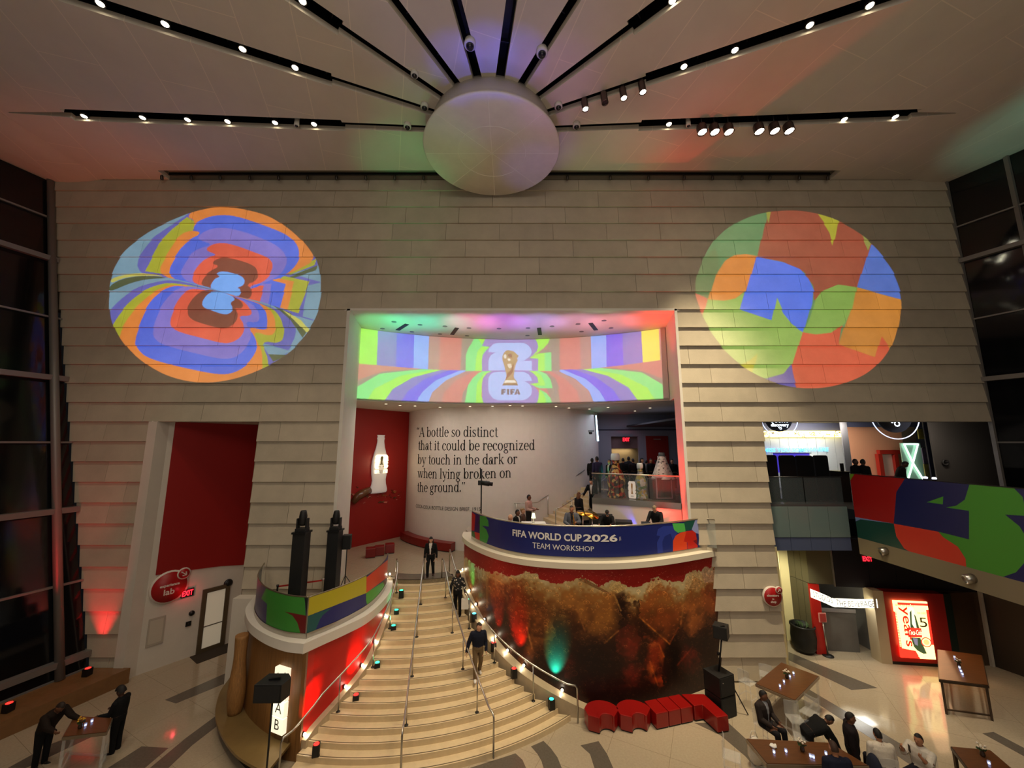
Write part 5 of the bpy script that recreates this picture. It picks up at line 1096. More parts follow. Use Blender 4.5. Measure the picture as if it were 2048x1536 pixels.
# lobby
person('server in black with big rounded hair standing by the left side table', (-11.25, 12.35, 0), -85, 1.72, 'dark', ('afro', (22, 15, 12)), BLKC, BLKC, head=(20, 0), arms=dict(L=((.1, -.35, -1), (.0, -1, -.1)), R=((-.1, -.35, -1), (0, -1, -.15))), fem=True, bulk=1.22, voxel=.012)
person('server in dark brown bending over the left side table', (-12.75, 11.85, 0), 80, 1.78, 'brown', ('short', (40, 26, 18)), (30, 20, 14), BLKC, lean=30, head=(20, 0), arms=dict(L=((.15, -.8, -.7), (0, -1, -.2)), R=((-.15, -.8, -.7), (0, -1, -.2))), bulk=1.22, voxel=.012)
ps = at_z(1522, 1393, 1.46)
person('seated man in dark brown suit and glasses on a clear chair', (ps.x+.03, ps.y, 0), 26, 1.78, 'brown', ('short', (14, 11, 10)), (40, 32, 30), (20, 20, 24), shirt=(150, 152, 158), legs=SIT, zp=.82, head=(10, 30), arms=dict(L=((.12, -.25, -1), (-.35, -1, -.3)), R=((-.12, -.25, -1), (.35, -1, -.3))), bulk=1.22, voxel=.011)
ps = at_z(1697, 1430, 1.66)
person('standing man in black top with maroon sleeves and a white badge', (ps.x, ps.y, 0), 62, 1.80, 'brown', ('short', (18, 14, 12)), (24, 16, 20), BLKC, shirt=(14, 14, 18), head=(8, 6), arms=dict(L=((.14, .05, -1), (.0, -.2, -1)), R=((-.14, .05, -1), (0, -.25, -1))), bulk=1.22, voxel=.011)
ps = at_z(1652, 1432, 1.25)
person('person in black jacket bending forward over a chair', (ps.x-.55, ps.y-.0, 0), 84, 1.74, 'brown', ('short', (12, 10, 10)), (12, 12, 14), BLKC, lean=62, head=(-8, 0), arms=dict(L=((.1, -.6, -1), (0, -.4, -1)), R=((-.1, -.6, -1), (0, -.4, -1))), bulk=1.22, voxel=.012)
ps = at_z(1762, 1476, 1.46)
person('seated person in white shirt with short dark hair seen from behind', (ps.x, ps.y, 0), 168, 1.74, 'tan', ('short', (20, 15, 13)), (206, 196, 182), (24, 24, 34), legs=SIT, zp=.82, lean=8, head=(6, 0), bulk=1.22, voxel=.011, names=('shirt', 'trousers'))
ps = at_z(1838, 1478, 1.46)
_, hp_, _ = person('person in white shirt raising both hands in front of the face', (ps.x, ps.y, 0), -70, 1.72, 'tan', ('short', (24, 20, 22)), (204, 196, 184), (24, 24, 34), legs=SIT, zp=.82, head=(4, 0), arms=dict(L=((.1, -.75, -.5), (-.2, -.6, .75)), R=((-.1, -.75, -.5), (.2, -.6, .75))), sleeves=False, bulk=1.22, voxel=.011, names=('shirt', 'trousers'))
ps = at_z(1672, 1494, 1.73)
person('bald man in dark blue jacket standing at the near table', (ps.x, ps.y-.0, 0), 175, 1.86, 'tan', ('fringe', (60, 40, 30)), (22, 26, 46), BLKC, lean=4, head=(14, 0), bulk=1.22, voxel=.011)
# ================================================================ things on the stage, stairs and lobby
m_ott = M('red vinyl', (140, 16, 13), .28, noise=.05, nscale=2, coat=.3)
def soft_prism(name, pts, z0, z1, mat, par, bev=.02): return MB().prism(pts, z0, z1).build(name, mat, par, bevel=bev)
def ottoman(pts, label, group, h=.45, name='ottoman'):
    c = Vector((sum(p[0] for p in pts)/len(pts), sum(p[1] for p in pts)/len(pts))); t = thing(name, label, 'ottoman', (c.x, c.y, 0), group)
    soft_prism('cushion', pts, .035, h, m_ott, t); MB().prism([(c.x+(p[0]-c.x)*.94, c.y+(p[1]-c.y)*.94) for p in pts], 0, .04).build('plinth', m_black, t); return t
def wedge(dx, dy=0):
    out = [(2.31, 13.1), (2.25, 13.42)]+[(2.79+.56*math.cos(R(a)), 13.24+.56*math.sin(R(a))) for a in range(160, 15, -12)]+[(3.27, 13.3), (3.09, 13.04)]
    inn = [(2.86+.235*math.cos(R(a)), 12.93+.235*math.sin(R(a))) for a in range(30, 172, 14)]+[(2.62, 12.97)]
    return [(x+dx, y+dy) for x, y in out+inn]
ottoman(wedge(0), 'red fan-shaped ottoman nearest the foot of the stairs', 'red ottomans before the mural'); ottoman(wedge(.99, .03), 'red fan-shaped ottoman between its twin and the red cubes', 'red ottomans before the mural')
u = Vector((1.29, .35)).normalized(); v = Vector((-u.y, u.x))
for i, lb in enumerate(('red cube seat beside the fan-shaped ottomans', 'red cube seat in the middle of the row of three', 'red cube seat beside the L-shaped red bench')):
    a = Vector((4.40, 13.15))+u*.445*i; ottoman([a, a+u*.425, a+u*.425+v*.62, a+v*.62], lb, 'red ottomans before the mural')
ottoman([(5.73, 13.52), (6.02, 13.58), (6.17, 13.0), (6.56, 13.08), (6.33, 14.1), (5.58, 14.1)], 'red L-shaped corner bench in front of the black loudspeakers', 'red ottomans before the mural', name='corner_bench')
m_ott2 = M('dark red vinyl', (120, 14, 12), .35)
for (x, y, lb) in ((737, 1117, 'leftmost dark red cube seat against the red rotunda wall'), (755, 1113, 'second dark red cube seat against the red rotunda wall'), (776, 1108, 'third dark red cube seat next to the curved red bench')):
    p = at_z(x, y, 3.0); t = thing('cube_seat', lb, 'seat', (p.x, p.y, 3.0), 'red seats on the landing')
    MB().box((p.x, p.y+.25, 3.24), (.46, .46, .42), R(20)).build('cushion', m_ott2, t, bevel=.02); MB().box((p.x, p.y+.25, 3.02), (.42, .42, .04), R(20)).build('plinth', m_black, t)
A = [QC+(qpt(x)-QC).normalized()*(QR+.04) for x in np.linspace(-6.2, -3.0, 14)]
t = thing('curved_red_bench', 'long curved dark red bench along the foot of the white rotunda wall', 'bench', (-4.5, 21.8, 3.0))
MB().band(A, [QC+(p-QC).normalized()*(QR+.5) for p in A], 3.05, 3.44).build('cushion', m_ott2, t); MB().band(A, [QC+(p-QC).normalized()*(QR+.44) for p in A], 3.0, 3.05).build('plinth', m_black, t)
# loudspeakers
m_case = M('speaker black', (13, 13, 14), .55, bump=.2, bscale=120); m_grl = M('speaker grille', (20, 20, 21), .7, bump=.5, bscale=300)
def cabinet(par, c, d, rz, name='cabinet'):
    o = MB().box(c, d, rz).build(name, m_case, par, bevel=.012)
    mt = Matrix.Rotation(rz, 3, 'Z'); f = Vector(c)+mt @ Vector((0, -d[1]/2-.006, 0)); MB().box(f, (d[0]*.9, .012, d[2]*.88), rz).build('grille', m_grl, o); return o
t = thing('subwoofer', 'lower black subwoofer of the stack beside the mural', 'loudspeaker', (6.78, 13.95, 0), 'subwoofer stack'); cabinet(t, (6.78, 13.95, .31), (.66, .62, .6), R(22)); 
t = thing('subwoofer', 'upper black subwoofer carrying the speaker pole beside the mural', 'loudspeaker', (6.78, 13.95, .62), 'subwoofer stack'); cabinet(t, (6.78, 13.95, .92), (.66, .62, .58), R(22)); MB().bar((6.62, 13.62, 1.05), (6.74, 13.57, 1.05), .02, .02).build('handle', m_steel, t)
ptop = at_d(1442, 1262, 13.95)
t = thing('speaker_pole', 'black pole rising from the subwoofers to a loudspeaker', 'stand', (6.8, 13.95, 1.21)); MB().tube([(6.8, 13.95, 1.21), (ptop.x, 13.95, ptop.z-.24)], .025, 8).build('pole', m_black, t); MB().tube([(6.82, 13.95, 1.7), (6.825, 13.95, 1.78)], .04, 8).build('collar', m_black, t)
t = thing('loudspeaker', 'black loudspeaker on a pole at the right edge of the mural', 'loudspeaker', (ptop.x, 13.95, ptop.z-.24)); cabinet(t, (ptop.x, 13.95, ptop.z), (.42, .40, .40), R(-38)); MB().bar((ptop.x-.1, 13.8, ptop.z+.2), (ptop.x+.05, 13.8, ptop.z+.22), .03, .04).build('bracket', m_dsteel, t)
t = thing('support_strut', 'thin black strut leaning behind the subwoofer stack', 'strut', (7.5, 13.9, 0)); MB().tube([(7.1, 13.95, 1.0), (7.56, 13.8, .02)], .018, 8).build('strut', m_black, t)
pl = at_d(547, 1378, 10.4)
t = thing('loudspeaker', 'wide black loudspeaker on a stand in front of the lit letter sign', 'loudspeaker', (pl.x, 10.4, pl.z-.2))
c = Vector((pl.x, 10.4, pl.z)); mb = MB(); mb.prism([(c.x-.36, c.y-.2), (c.x+.30, c.y-.2), (c.x+.36, c.y+.1), (c.x+.2, c.y+.28), (c.x-.3, c.y+.28)], c.z-.2, c.z+.2); mb.build('cabinet', m_case, t, bevel=.012)
MB().box((c.x-.03, c.y-.206, c.z), (.6, .012, .34)).build('grille', m_grl, t); MB().bar((c.x-.12, c.y, c.z+.2), (c.x+.15, c.y, c.z+.24), .05, .06).build('bracket', m_dsteel, t)
t = thing('speaker_stand', 'black tripod stand under the wide loudspeaker by the letter sign', 'stand', (pl.x, 10.4, 0)); MB().tube([(pl.x, 10.4, .35), (pl.x, 10.4, pl.z-.2)], .022, 8).build('pole', m_black, t)
for a in (80, 200, 320): MB().tube([(pl.x, 10.4, .85), (pl.x+.55*math.cos(R(a)), 10.4+.55*math.sin(R(a)), .02)], .014, 6).build('leg', m_black, t)
# light towers on the prow
for (x, yb_, yt_, d, lb) in ((604, 1190, 1066, 13.35, 'front'), (671, 1185, 1062, 14.7, 'rear')):
    p = at_d(x, yt_, d); z1 = p.z
    t = thing('light_tower', '%s black covered light tower on the prow platform' % lb, 'light tower', (p.x, d, 3.02), 'light towers on the prow')
    MB().box((p.x, d, (3.05+z1)/2), (.40, .40, z1-3.05)).build('column', m_case, t, bevel=.01); MB().box((p.x, d, 3.035), (.6, .6, .03)).build('base_plate', m_black, t); MB().box((p.x, d, z1+.03), (.46, .46, .06)).build('top_plate', m_dsteel, t)
    h = thing('moving_light', 'black moving head lamp on the %s light tower' % lb, 'stage lamp', (p.x, d, z1+.06), 'moving head lamps')
    MB().box((p.x, d, z1+.11), (.34, .30, .1)).build('lamp_base', m_case, h, bevel=.01)
    MB().box((p.x-.15, d, z1+.30), (.05, .16, .34)).build('yoke', m_case, h); MB().box((p.x+.15, d, z1+.30), (.05, .16, .34)).build('yoke', m_case, h)
    MB().lathe([(.09, -.18), (.125, -.12), (.125, .12), (.10, .26), (.08, .30)], (p.x, d, z1+.42), 16).build('lamp_head', m_case, h)
px_ = at_d(696, 1082, 15.2); t = thing('tripod_speaker', 'small black loudspeaker on a tripod behind the rear light tower', 'loudspeaker', (px_.x, 15.1, 3.02))
cabinet(t, (px_.x, 15.1, px_.z), (.30, .26, .5), R(10)); MB().tube([(px_.x+.02, 15.1, 3.5), (px_.x+.02, 15.1, px_.z-.2)], .02, 8).build('pole', m_black, t)
for a in (10, 130, 250): MB().tube([(px_.x+.02, 15.1, 3.8), (px_.x+.02+.6*math.cos(R(a)), 15.1+.4*math.sin(R(a)), 3.03)], .014, 6).build('leg', m_black, t)
for i, (x, y, d) in enumerate(((555, 1176, 13.6), (646, 1163, 14.2))):
    p = at_d(x, y, d); t = thing('belt_stanchion', 'steel belt stanchion between the light towers' if i else 'dark belt stanchion left of the front light tower', 'stanchion', (p.x, d, 3.02), 'stanchions on the prow')
    MB().lathe([(.16, 3.02), (.16, 3.035), (.03, 3.06), (.03, 3.92), (.04, 3.93), (.04, 3.99)], (p.x, d, 0), 12).build('post', m_steel if i else m_dsteel, t)
p, q = at_d(555, 1176, 13.6), at_d(646, 1163, 14.2); t = thing('belt', 'red queue belt strung between the two stanchions', 'belt', (p.x, 13.6, 3.9)); MB().bar((p.x, 13.6, 3.93), (q.x, 14.2, 3.93), .01, .05).build('webbing', m_red, t)
# spotlight stand on the stage left
d = 17.7; p0, p1 = at_d(962, 1035, d), at_d(962, 938, d)
t = thing('light_stand', 'tall black stand with a tilted spotlight before the quotation', 'light stand', (p0.x, d, ZD))
MB().tube([(p0.x, d, ZD), (p0.x, d, p1.z)], .03, 8).build('pole', m_black, t); pc = at_d(974, 967, d)
MB().lathe([(.10, -.26), (.11, .1), (.085, .12), (.085, .26)], tuple(pc), 14, rot=Matrix.Rotation(R(97), 3, 'Y')).build('lamp', m_black, t); MB().bar((p0.x-.03, d, pc.z+.06), (pc.x, d, pc.z+.1), .04, .05).build('bracket', m_black, t); MB().box((p0.x-.05, d, pc.z+.03), (.2, .14, .2)).build('clamp', m_black, t)
for a in (0, 120, 240): MB().tube([(p0.x, d, ZD+.5), (p0.x+.28*math.cos(R(a)), d+.28*math.sin(R(a)), ZD)], .015, 6).build('leg', m_black, t)
# uplights on the stairs
m_up = M('uplight case', (12, 12, 13), .45)
def uplight(x, y, z, col, lab, tgt, p, grp):
    t = thing('uplight', lab, 'uplight', (x, y, z), grp)
    MB().box((x, y, z+.15), (.18, .18, .28), R(18)).build('case', m_up, t, bevel=.01); MB().lathe([(0, .296), (.07, .296), (.075, .285)], (x, y, z), 12).build('lens', M('lens %s' % lab.split()[0], col, emit=5), t); MB().box((x, y, z+.01), (.2, .06, .02), R(18)).build('bracket', m_dsteel, t)
    if p: spot((x, y, z+.33), tgt, p, 44, tuple(lin(col)), .9, .03, 'uplight_lamp')
cr_, cg_ = (255, 30, 24), (40, 235, 150)
for i, (x, y, c, w_s, p) in enumerate(((799, 1196, cg_, 'green', 0), (789, 1236, cg_, 'green', 60), (783, 1268, cg_, 'green', 60), (750, 1344, cg_, 'green', 40), (707, 1410, cr_, 'red', 420), (627, 1512, cr_, 'red', 420))):
    b_ = None
    for k in range(21):
        q = at_z(x, y, .15*k); zz = max(0, min(20, math.floor((9.35-(q.xy-SCN).length)/.3+1)))*.15
        if b_ is None or abs(zz-.15*k) < b_[0]: b_ = (abs(zz-.15*k), q)
    q = b_[1]; o = ('topmost', 'second from the top', 'third from the top', 'fourth from the top', 'second from the bottom', 'bottom')[i]
    uplight(q.x+.06, q.y, q.z, c, '%s uplight on the left side of the stairs, %s' % (w_s, o), (xleft(q.y+.45)-.05, q.y+.45, q.z+1.15), p*.6, 'uplights along the red stair wall')
for i, (x, y, c, w_s, p) in enumerate(((937, 1213, cg_, 'green', 140), (951, 1242, (60, 200, 230), 'cyan', 30), (990, 1301, cr_, 'red', 260), (1031, 1354, cr_, 'red', 420), (1106, 1416, (40, 240, 190), 'teal', 620))):
    b_ = None
    for k in range(21):
        q = at_z(x, y, .15*k); zz = max(0, min(20, math.floor((9.35-(q.xy-SCN).length)/.3+1)))*.15
        if b_ is None or abs(zz-.15*k) < b_[0]: b_ = (abs(zz-.15*k), q)
    q = b_[1]; w = px_curve(MU, x+6, y-60); o = ('topmost', 'second from the top', 'middle one', 'second from the bottom', 'bottom')[i]
    uplight(q.x-.05, q.y-.05, q.z, c, '%s uplight on the mural side of the stairs, %s' % (w_s, o), (w.x+.02, w.y+.03, q.z+1.25), p*.7, 'uplights along the mural')
# little white step lights on the side walls
m_bulb = M('step light', (255, 236, 200), emit=9)
LS = [(796, 1165), (788, 1210), (765, 1275), (745, 1315), (720, 1354), (686, 1400), (603, 1498)]; RS_ = [(928, 1144), (941, 1196), (954, 1222), (971, 1250), (993, 1281), (1017, 1311), (1049, 1343), (1125, 1404)]
ordn = ('topmost', 'second from the top', 'third from the top', 'fourth from the top', 'fourth from the bottom', 'third from the bottom', 'second from the bottom', 'lowest')
for side, Ls, P in (('red wall', LS, LRi), ('mural', RS_, MU)):
    for i, (x, y) in enumerate(Ls):
        q = px_curve(P, x, y)
        if q is None: continue
        j = i if side == 'mural' else (i if i < 4 else i+1)
        pt, tg = on_curve(P, arclen(P), s_of(P, arclen(P), q)); nr = Vector((-tg.y, tg.x))*(-1)
        if side == 'red wall': nr = Vector((abs(tg.y), -abs(tg.x)*.2)).normalized()
        c = Vector((q.x+nr.x*.06, q.y+nr.y*.06, max(q.z, slope_z(q.x, q.y)+.17)))
        t = thing('step_light', 'round white step light low on the %s, %s' % (side, ordn[j]), 'step light', tuple(c), 'step lights on the %s' % side)
        MB().ball(c, .045, nu=10, nv=6).build('bulb', m_bulb, t); MB().lathe([(.06, -.02), (.06, 0), (.04, .01)], c-Vector((nr.x, nr.y, 0))*.03, 10, rot=Vector((nr.x, nr.y, 0)).to_track_quat('Z', 'Y').to_matrix()).build('rim', m_dsteel, t)
        point(c+Vector((nr.x, nr.y, 0))*.1, 1.6, (1, .9, .7), .03, 'step_lamp')
# lit letter sign on the wood wall
m_lit = M('lit sign face', (255, 244, 214), emit=.85); m_ink = M('sign ink', (26, 24, 22), .6)
def lw(x, y): return px_curve(LLi, x, y)
a0, a1 = lw(568, 1330), lw(548, 1455); pos, tg = on_curve(LLi, arclen(LLi), s_of(LLi, arclen(LLi), lw(566, 1390))); nr = Vector((tg.y, -tg.x))
t = thing('letter_sign', 'backlit vertical sign with letters A and B on the wood wall', 'sign', (pos.x, pos.y, a1.z))
zt, zb = lw(566, 1330).z, lw(551, 1458).z; hh = (zt-zb)/4
for i, ch in enumerate(('B', 'A', '', '\u2190/')):
    z0 = zb+hh*i+.012; z1 = zb+hh*(i+1)-.012; e = tg*.24
    P = [pos-e, pos+e, pos+e+nr*.13, pos-e+nr*.13]
    o = MB().prism(P, z0, z1).build('sign_box', m_lit, t)
    def fl(u, v): p = pos+nr*.136+tg*(u-.10); return (p.x, p.y, z0+.10+v)
    mb = MB()
    if ch in 'AB' and ch: letters(mb, ch, hh*.9, fl)
    elif ch:
        p0, p1 = pos+nr*.136-tg*.16, pos+nr*.136+tg*.02; zm = (z0+z1)/2
        mb.bar((p0.x, p0.y, zm), (p1.x, p1.y, zm), .006, .03); mb.bar((p0.x, p0.y, zm), (*(p0+tg*.07), zm+.07), .006, .025); mb.bar((p0.x, p0.y, zm), (*(p0+tg*.07), zm-.07), .006, .025)
        p2, p3 = pos+nr*.136+tg*.06, pos+nr*.136+tg*.18; mb.bar((*p2, z0+.06), (*p3, z1-.06), .006, .025)
    if mb.v: mb.build('lettering', m_ink, o)
point((pos.x+nr.x*.5, pos.y+nr.y*.5, (zt+zb)/2), 6, (1, .9, .68), .2, 'sign_glow_lamp')
p = lw(564, 1520); MB().band([(pos-tg*.2+nr*.012)[:2], (pos+tg*.35+nr*.012)[:2]], [(pos-tg*.2)[:2], (pos+tg*.35)[:2]], .2, .62).build('access_panel', M('panel wood', (104, 76, 46), .5), prow)
# round way signs, exit signs
m_sred = M('sign red', (170, 20, 24), .4); m_swh = M('sign white', (226, 214, 204), .5); m_exit = M('exit glow', (255, 30, 44), emit=3.5)
def disc_sign(name, label, c, r, nrm, lines, back=m_sred, arrow=45, rim=True):
    c = Vector(c); n = Vector(nrm).normalized(); rt = Vector((0, 0, 1)).cross(n).normalized(); up = n.cross(rt)
    t = thing(name, label, 'sign', tuple(c)); rot = Matrix((rt, up, n)).transposed()
    MB().lathe([(r, -.06), (r, .02), (0, .02)], c, 32, rot=rot).build('rim', m_swh, t); MB().lathe([(r*.9, .02), (r*.9, .028), (0, .028)], c, 32, rot=rot).build('disc', back, t)
    def f0(u, v, s=.032): return c+rt*u+up*v+n*s
    for tx, sz, y in lines:
        mb = MB(); vs, fs = text_polys(tx, sz*r, .01*r, 'CENTER'); mb.add([f0(q.x, q.y+y*r) for q in vs], fs); mb.build('lettering', m_swh, t)
    if arrow is not None:
        cc = c+rt*r*.66+up*r*.66; rr = r*.36
        o = MB().lathe([(rr, 0), (rr, .05), (0, .05)], cc, 20, rot=rot).build('arrow_disc', m_swh, t); MB().lathe([(rr*.82, .05), (rr*.82, .056), (0, .056)], cc, 20, rot=rot).build('arrow_face', back, o)
        d = rt*math.cos(R(arrow))+up*math.sin(R(arrow)); tip = cc+d*rr*.5+n*.06; mb = MB(); mb.bar(cc-d*rr*.55+n*.06, tip, rr*.14, rr*.14)
        for s_ in (140, -140): dd = rt*math.cos(R(arrow+s_))+up*math.sin(R(arrow+s_)); mb.bar(tip, tip+dd*rr*.6, rr*.14, rr*.14)
        mb.build('arrow', m_swh, o)
    return t
c = niche(338, 1173, .06); n3 = (nn.x, nn.y, 0)
disc_sign('way_sign', 'round red lab sign with white rim beside the niche door', c, .62, n3, (('lab', .5, -.45), ('experience', .22, .05)), arrow=-40)
disc_sign('way_sign', 'round red elevator sign on the right stone tower', at_d(1545, 1193, D-.16), .36, (0, -1, 0), (('elevators', .34, .02), ('to', .22, -.28), ('shop', .3, -.58)), arrow=45)
def exit_sign(label, c, w, h, nrm, lit=True):
    c = Vector(c); n = Vector(nrm).normalized(); rt = Vector((0, 0, 1)).cross(n).normalized(); t = thing('exit_sign', label, 'exit sign', tuple(c), 'exit signs')
    q = [c+rt*sx*w/2+n*e for sx, e in ((-1, 0), (1, 0), (1, .05), (-1, .05))]; MB().prism([p[:2] for p in q], c.z-h/2, c.z+h/2).build('housing', m_black, t)
    mb = MB(); letters(mb, 'EXIT', 1, lambda u, v: c+rt*(u-.5)*w*.86+Vector((0, 0, (v-.5)*h*.7))+n*.056, fit=(1, 1), bold=.03); mb.build('lettering', m_exit, t)
    point(c+n*.25, 3, (1, .05, .08), .05, 'exit_lamp'); return t
exit_sign('red lit exit sign beside the round lab sign', niche(374, 1185, .03), .42, .30, n3)
# door in the niche
dA, dB = niche(392, 1297), niche(456, 1283); dv = (dB-dA).xy; du = dv.normalized(); zt = niche(402, 1180).z
door = thing('door_1', 'aluminium framed door with a lit frosted pane in the left niche', 'door', (dA.x, dA.y, 0), kind='structure')
def dp(u, o): return Vector((dA.x+du.x*u+nn.x*o, dA.y+du.y*u+nn.y*o))
W_ = dv.length*.86; m_al = M('door aluminium', (112, 98, 76), .45, .6)
for a, b_ in ((0, .16), (W_-.16, W_)): MB().prism([dp(a, 0), dp(b_, 0), dp(b_, .08), dp(a, .08)], 0, 2.5).build('frame', m_al, door)
for za, zb2 in ((0, .16), (2.34, 2.5)): MB().prism([dp(.16, 0), dp(W_-.16, 0), dp(W_-.16, .08), dp(.16, .08)], za, zb2).build('frame', m_al, door)
MB().prism([dp(.16, .02), dp(W_-.16, .02), dp(W_-.16, .04), dp(.16, .04)], .16, 2.34).build('pane', M('frosted pane', (226, 214, 188), .6, emit=.16), door)
MB().prism([dp(.16, .04), dp(W_-.16, .04), dp(W_-.16, .055), dp(.16, .055)], .98, 1.02).build('push_bar', m_steel, door)
MB().prism([dp(-.2, .05), dp(W_+.2, .05), dp(W_+.2, .9), dp(-.2, .9)], 0, .012).build('door_mat', M('door mat', (52, 42, 30), .95), door)
for (x, y, lb, r) in ((383, 1226, 'round dark wall button beside the niche door', .10), (456, 1166, 'round dark lamp above the corner of the niche door', .17)):
    c = niche(x, y, .03); rot = Matrix((Vector((0, 0, 1)).cross(Vector(n3)).normalized(), Vector((0, 0, 1)), Vector(n3))).transposed(); t = thing('wall_disc', lb, 'wall fixture', tuple(c)); MB().lathe([(r, -.02), (r, .02), (r*.7, .05)], c, 16, rot=rot).build('body', m_dsteel, t); MB().lathe([(0, .055), (r*.6, .055), (r*.62, .045)], c, 16, rot=rot).build('face', m_black, t)
c = niche(376, 1247, .03); t = thing('call_plate', 'small dark square plate under the round wall button', 'wall fixture', tuple(c)); MB().prism([(c+Vector((du.x, du.y, 0))*s_*.09+Vector(n3)*e)[:2] for s_, e in ((-1, 0), (1, 0), (1, .03), (-1, .03))], c.z-.09, c.z+.09).build('plate', m_black, t); MB().ball(c+Vector(n3)*.035, .025, nu=8, nv=5).build('button', m_dsteel, t)
c = niche(311, 1262, .02); t = thing('wall_panel_sign', 'faint grey notice plate low on the niche wall', 'plate', tuple(c)); MB().prism([(c+Vector((du.x, du.y, 0))*s_*.25+Vector(n3)*e)[:2] for s_, e in ((-1, 0), (1, 0), (1, .02), (-1, .02))], c.z-.5, c.z+.5).build('plate', M('notice grey', (178, 168, 154), .6), t); MB().prism([(c+Vector((du.x, du.y, 0))*s_*.2+Vector(n3)*e)[:2] for s_, e in ((-1, .02), (1, .02), (1, .026), (-1, .026))], c.z-.42, c.z+.42).build('inset', M('notice inset', (196, 186, 170), .6), t)
# quotation on the rotunda: a hand drawn book serif
def serif_font():
    G_ = {}
    def rect(x0, y0, x1, y1): return [(x0, y0), (x1, y0), (x1, y1), (x0, y1)]
    def ring(cx, cy, rx, ry, tx=.105, ty=.035, a0=0, a1=360, n=26):
        out = []
        A_ = [R(a0+(a1-a0)*i/n) for i in range(n+1)]
        for i in range(n):
            q = []
            for a, rr in ((A_[i], 0), (A_[i+1], 0), (A_[i+1], 1), (A_[i], 1)): q.append((cx+(rx-rr*tx)*math.cos(a), cy+(ry-rr*ty)*math.sin(a)))
            out.append(q)
        return out
    def line(x0, y0, x1, y1, w): 
        d = math.hypot(x1-x0, y1-y0); nx, ny = -(y1-y0)/d*w/2, (x1-x0)/d*w/2; return [(x0-nx, y0-ny), (x1-nx, y1-ny), (x1+nx, y1+ny), (x0+nx, y0+ny)]
    X = .48; W = .09; A_ = .72
    def stem(x, y0, y1): return rect(x-W/2, y0, x+W/2, y1)
    def foot(x, y=0, l=.10, r=.10): return rect(x-l, y, x+r, y+.035)
    def flag(x, y): return [(x-.10, y-.035), (x+W/2, y+.015), (x+W/2, y-.05), (x-.10, y-.07)]
    def arch(x0, x1): 
        cx = (x0+x1)/2; rx = (x1-x0)/2+W/2; return ring(cx, X-.19, rx, .20, .09, .05, 0, 165, 14)
    G_['o'] = (ring(.25, X/2, .23, X/2+.012), .50)
    G_['e'] = (ring(.24, X/2, .22, X/2+.012, a0=0, a1=318)+[rect(.05, .25, .44, .285)], .46)
    G_['c'] = (ring(.24, X/2, .22, X/2+.012, a0=48, a1=318)+ring(.35, X-.09, .055, .055, .055, .055), .44)
    G_['b'] = ([stem(.11, 0, A_), flag(.11, A_)]+ring(.29, X/2, .21, X/2+.012), .54)
    G_['d'] = ([stem(.42, 0, A_), flag(.42, A_), foot(.45, 0, .04, .08)]+ring(.25, X/2, .21, X/2+.012), .55)
    G_['q'] = ([stem(.42, -.22, X), foot(.42, -.22)]+ring(.25, X/2, .21, X/2+.012), .53)
    G_['n'] = ([stem(.12, 0, X), flag(.12, X), foot(.12), stem(.42, 0, X-.17), foot(.42)]+arch(.12, .42), .56)
    G_['h'] = ([stem(.12, 0, A_), flag(.12, A_), foot(.12), stem(.42, 0, X-.17), foot(.42)]+arch(.12, .42), .56)
    G_['u'] = ([stem(.12, .15, X), flag(.12, X), stem(.42, 0, X), flag(.42, X), foot(.45, 0, .03, .08)]+ring(.27, .17, .195, .18, .09, .05, 185, 360, 14), .56)
    G_['r'] = ([stem(.12, 0, X), flag(.12, X), foot(.12)]+ring(.27, X-.16, .16, .165, .06, .05, 60, 165, 8)+ring(.33, X-.06, .05, .05, .05, .05), .40)
    G_['t'] = ([stem(.16, .06, X+.15), rect(.03, X-.035, .30, X)]+ring(.24, .09, .125, .10, .09, .04, 180, 320, 10), .32)
    G_['l'] = ([stem(.13, 0, A_), flag(.13, A_), foot(.13)], .27)
    G_['i'] = ([stem(.13, 0, X), flag(.13, X), foot(.13)]+ring(.13, X+.14, .055, .055, .055, .055), .27)
    G_['k'] = ([stem(.12, 0, A_), flag(.12, A_), foot(.12), line(.14, .20, .40, X-.02, .035), line(.22, .27, .42, .02, .085), foot(.43, 0, .08, .08), foot(.40, X-.035, .09, .07)], .53)
    G_['s'] = (ring(.19, X*.74, .15, X*.27, .08, .04, 30, 250, 14)+ring(.20, X*.26, .16, X*.275, .08, .04, -150, 70, 14)+[rect(.29, X-.15, .32, X), rect(.05, 0, .08, .15), line(.10, .31, .30, .17, .08)], .39)
    G_['a'] = (ring(.17, .14, .14, .15, .085, .035)+[stem(.34, .03, X-.14), foot(.38, 0, .05, .06), line(.18, .28, .34, .31, .035)]+ring(.22, X-.17, .165, .18, .09, .04, 0, 160, 12)+ring(.10, X-.12, .05, .05, .05, .05), .45)
    G_['g'] = (ring(.22, .31, .165, .165, .085, .035)+ring(.23, -.09, .20, .125, .08, .04)+[line(.12, .20, .09, .10, .05), line(.09, .09, .34, .02, .07), rect(.34, X-.06, .47, X-.01)], .48)
    G_['y'] = ([line(.08, X, .28, .03, .085), line(.44, X, .22, -.18, .035), foot(.09, X-.035), foot(.43, X-.035)]+ring(.16, -.17, .055, .055, .055, .055), .51)
    G_['w'] = ([line(.08, X, .23, .0, .085), line(.37, X, .23, 0, .035), line(.37, X, .52, 0, .085), line(.67, X, .52, 0, .035), foot(.09, X-.035), foot(.37, X-.035), foot(.66, X-.035)], .74)
    G_['z'] = ([rect(.06, X-.045, .40, X), rect(.05, 0, .41, .045), line(.36, X-.02, .09, .02, .085), rect(.06, X-.14, .085, X), rect(.385, 0, .41, .14)], .46)
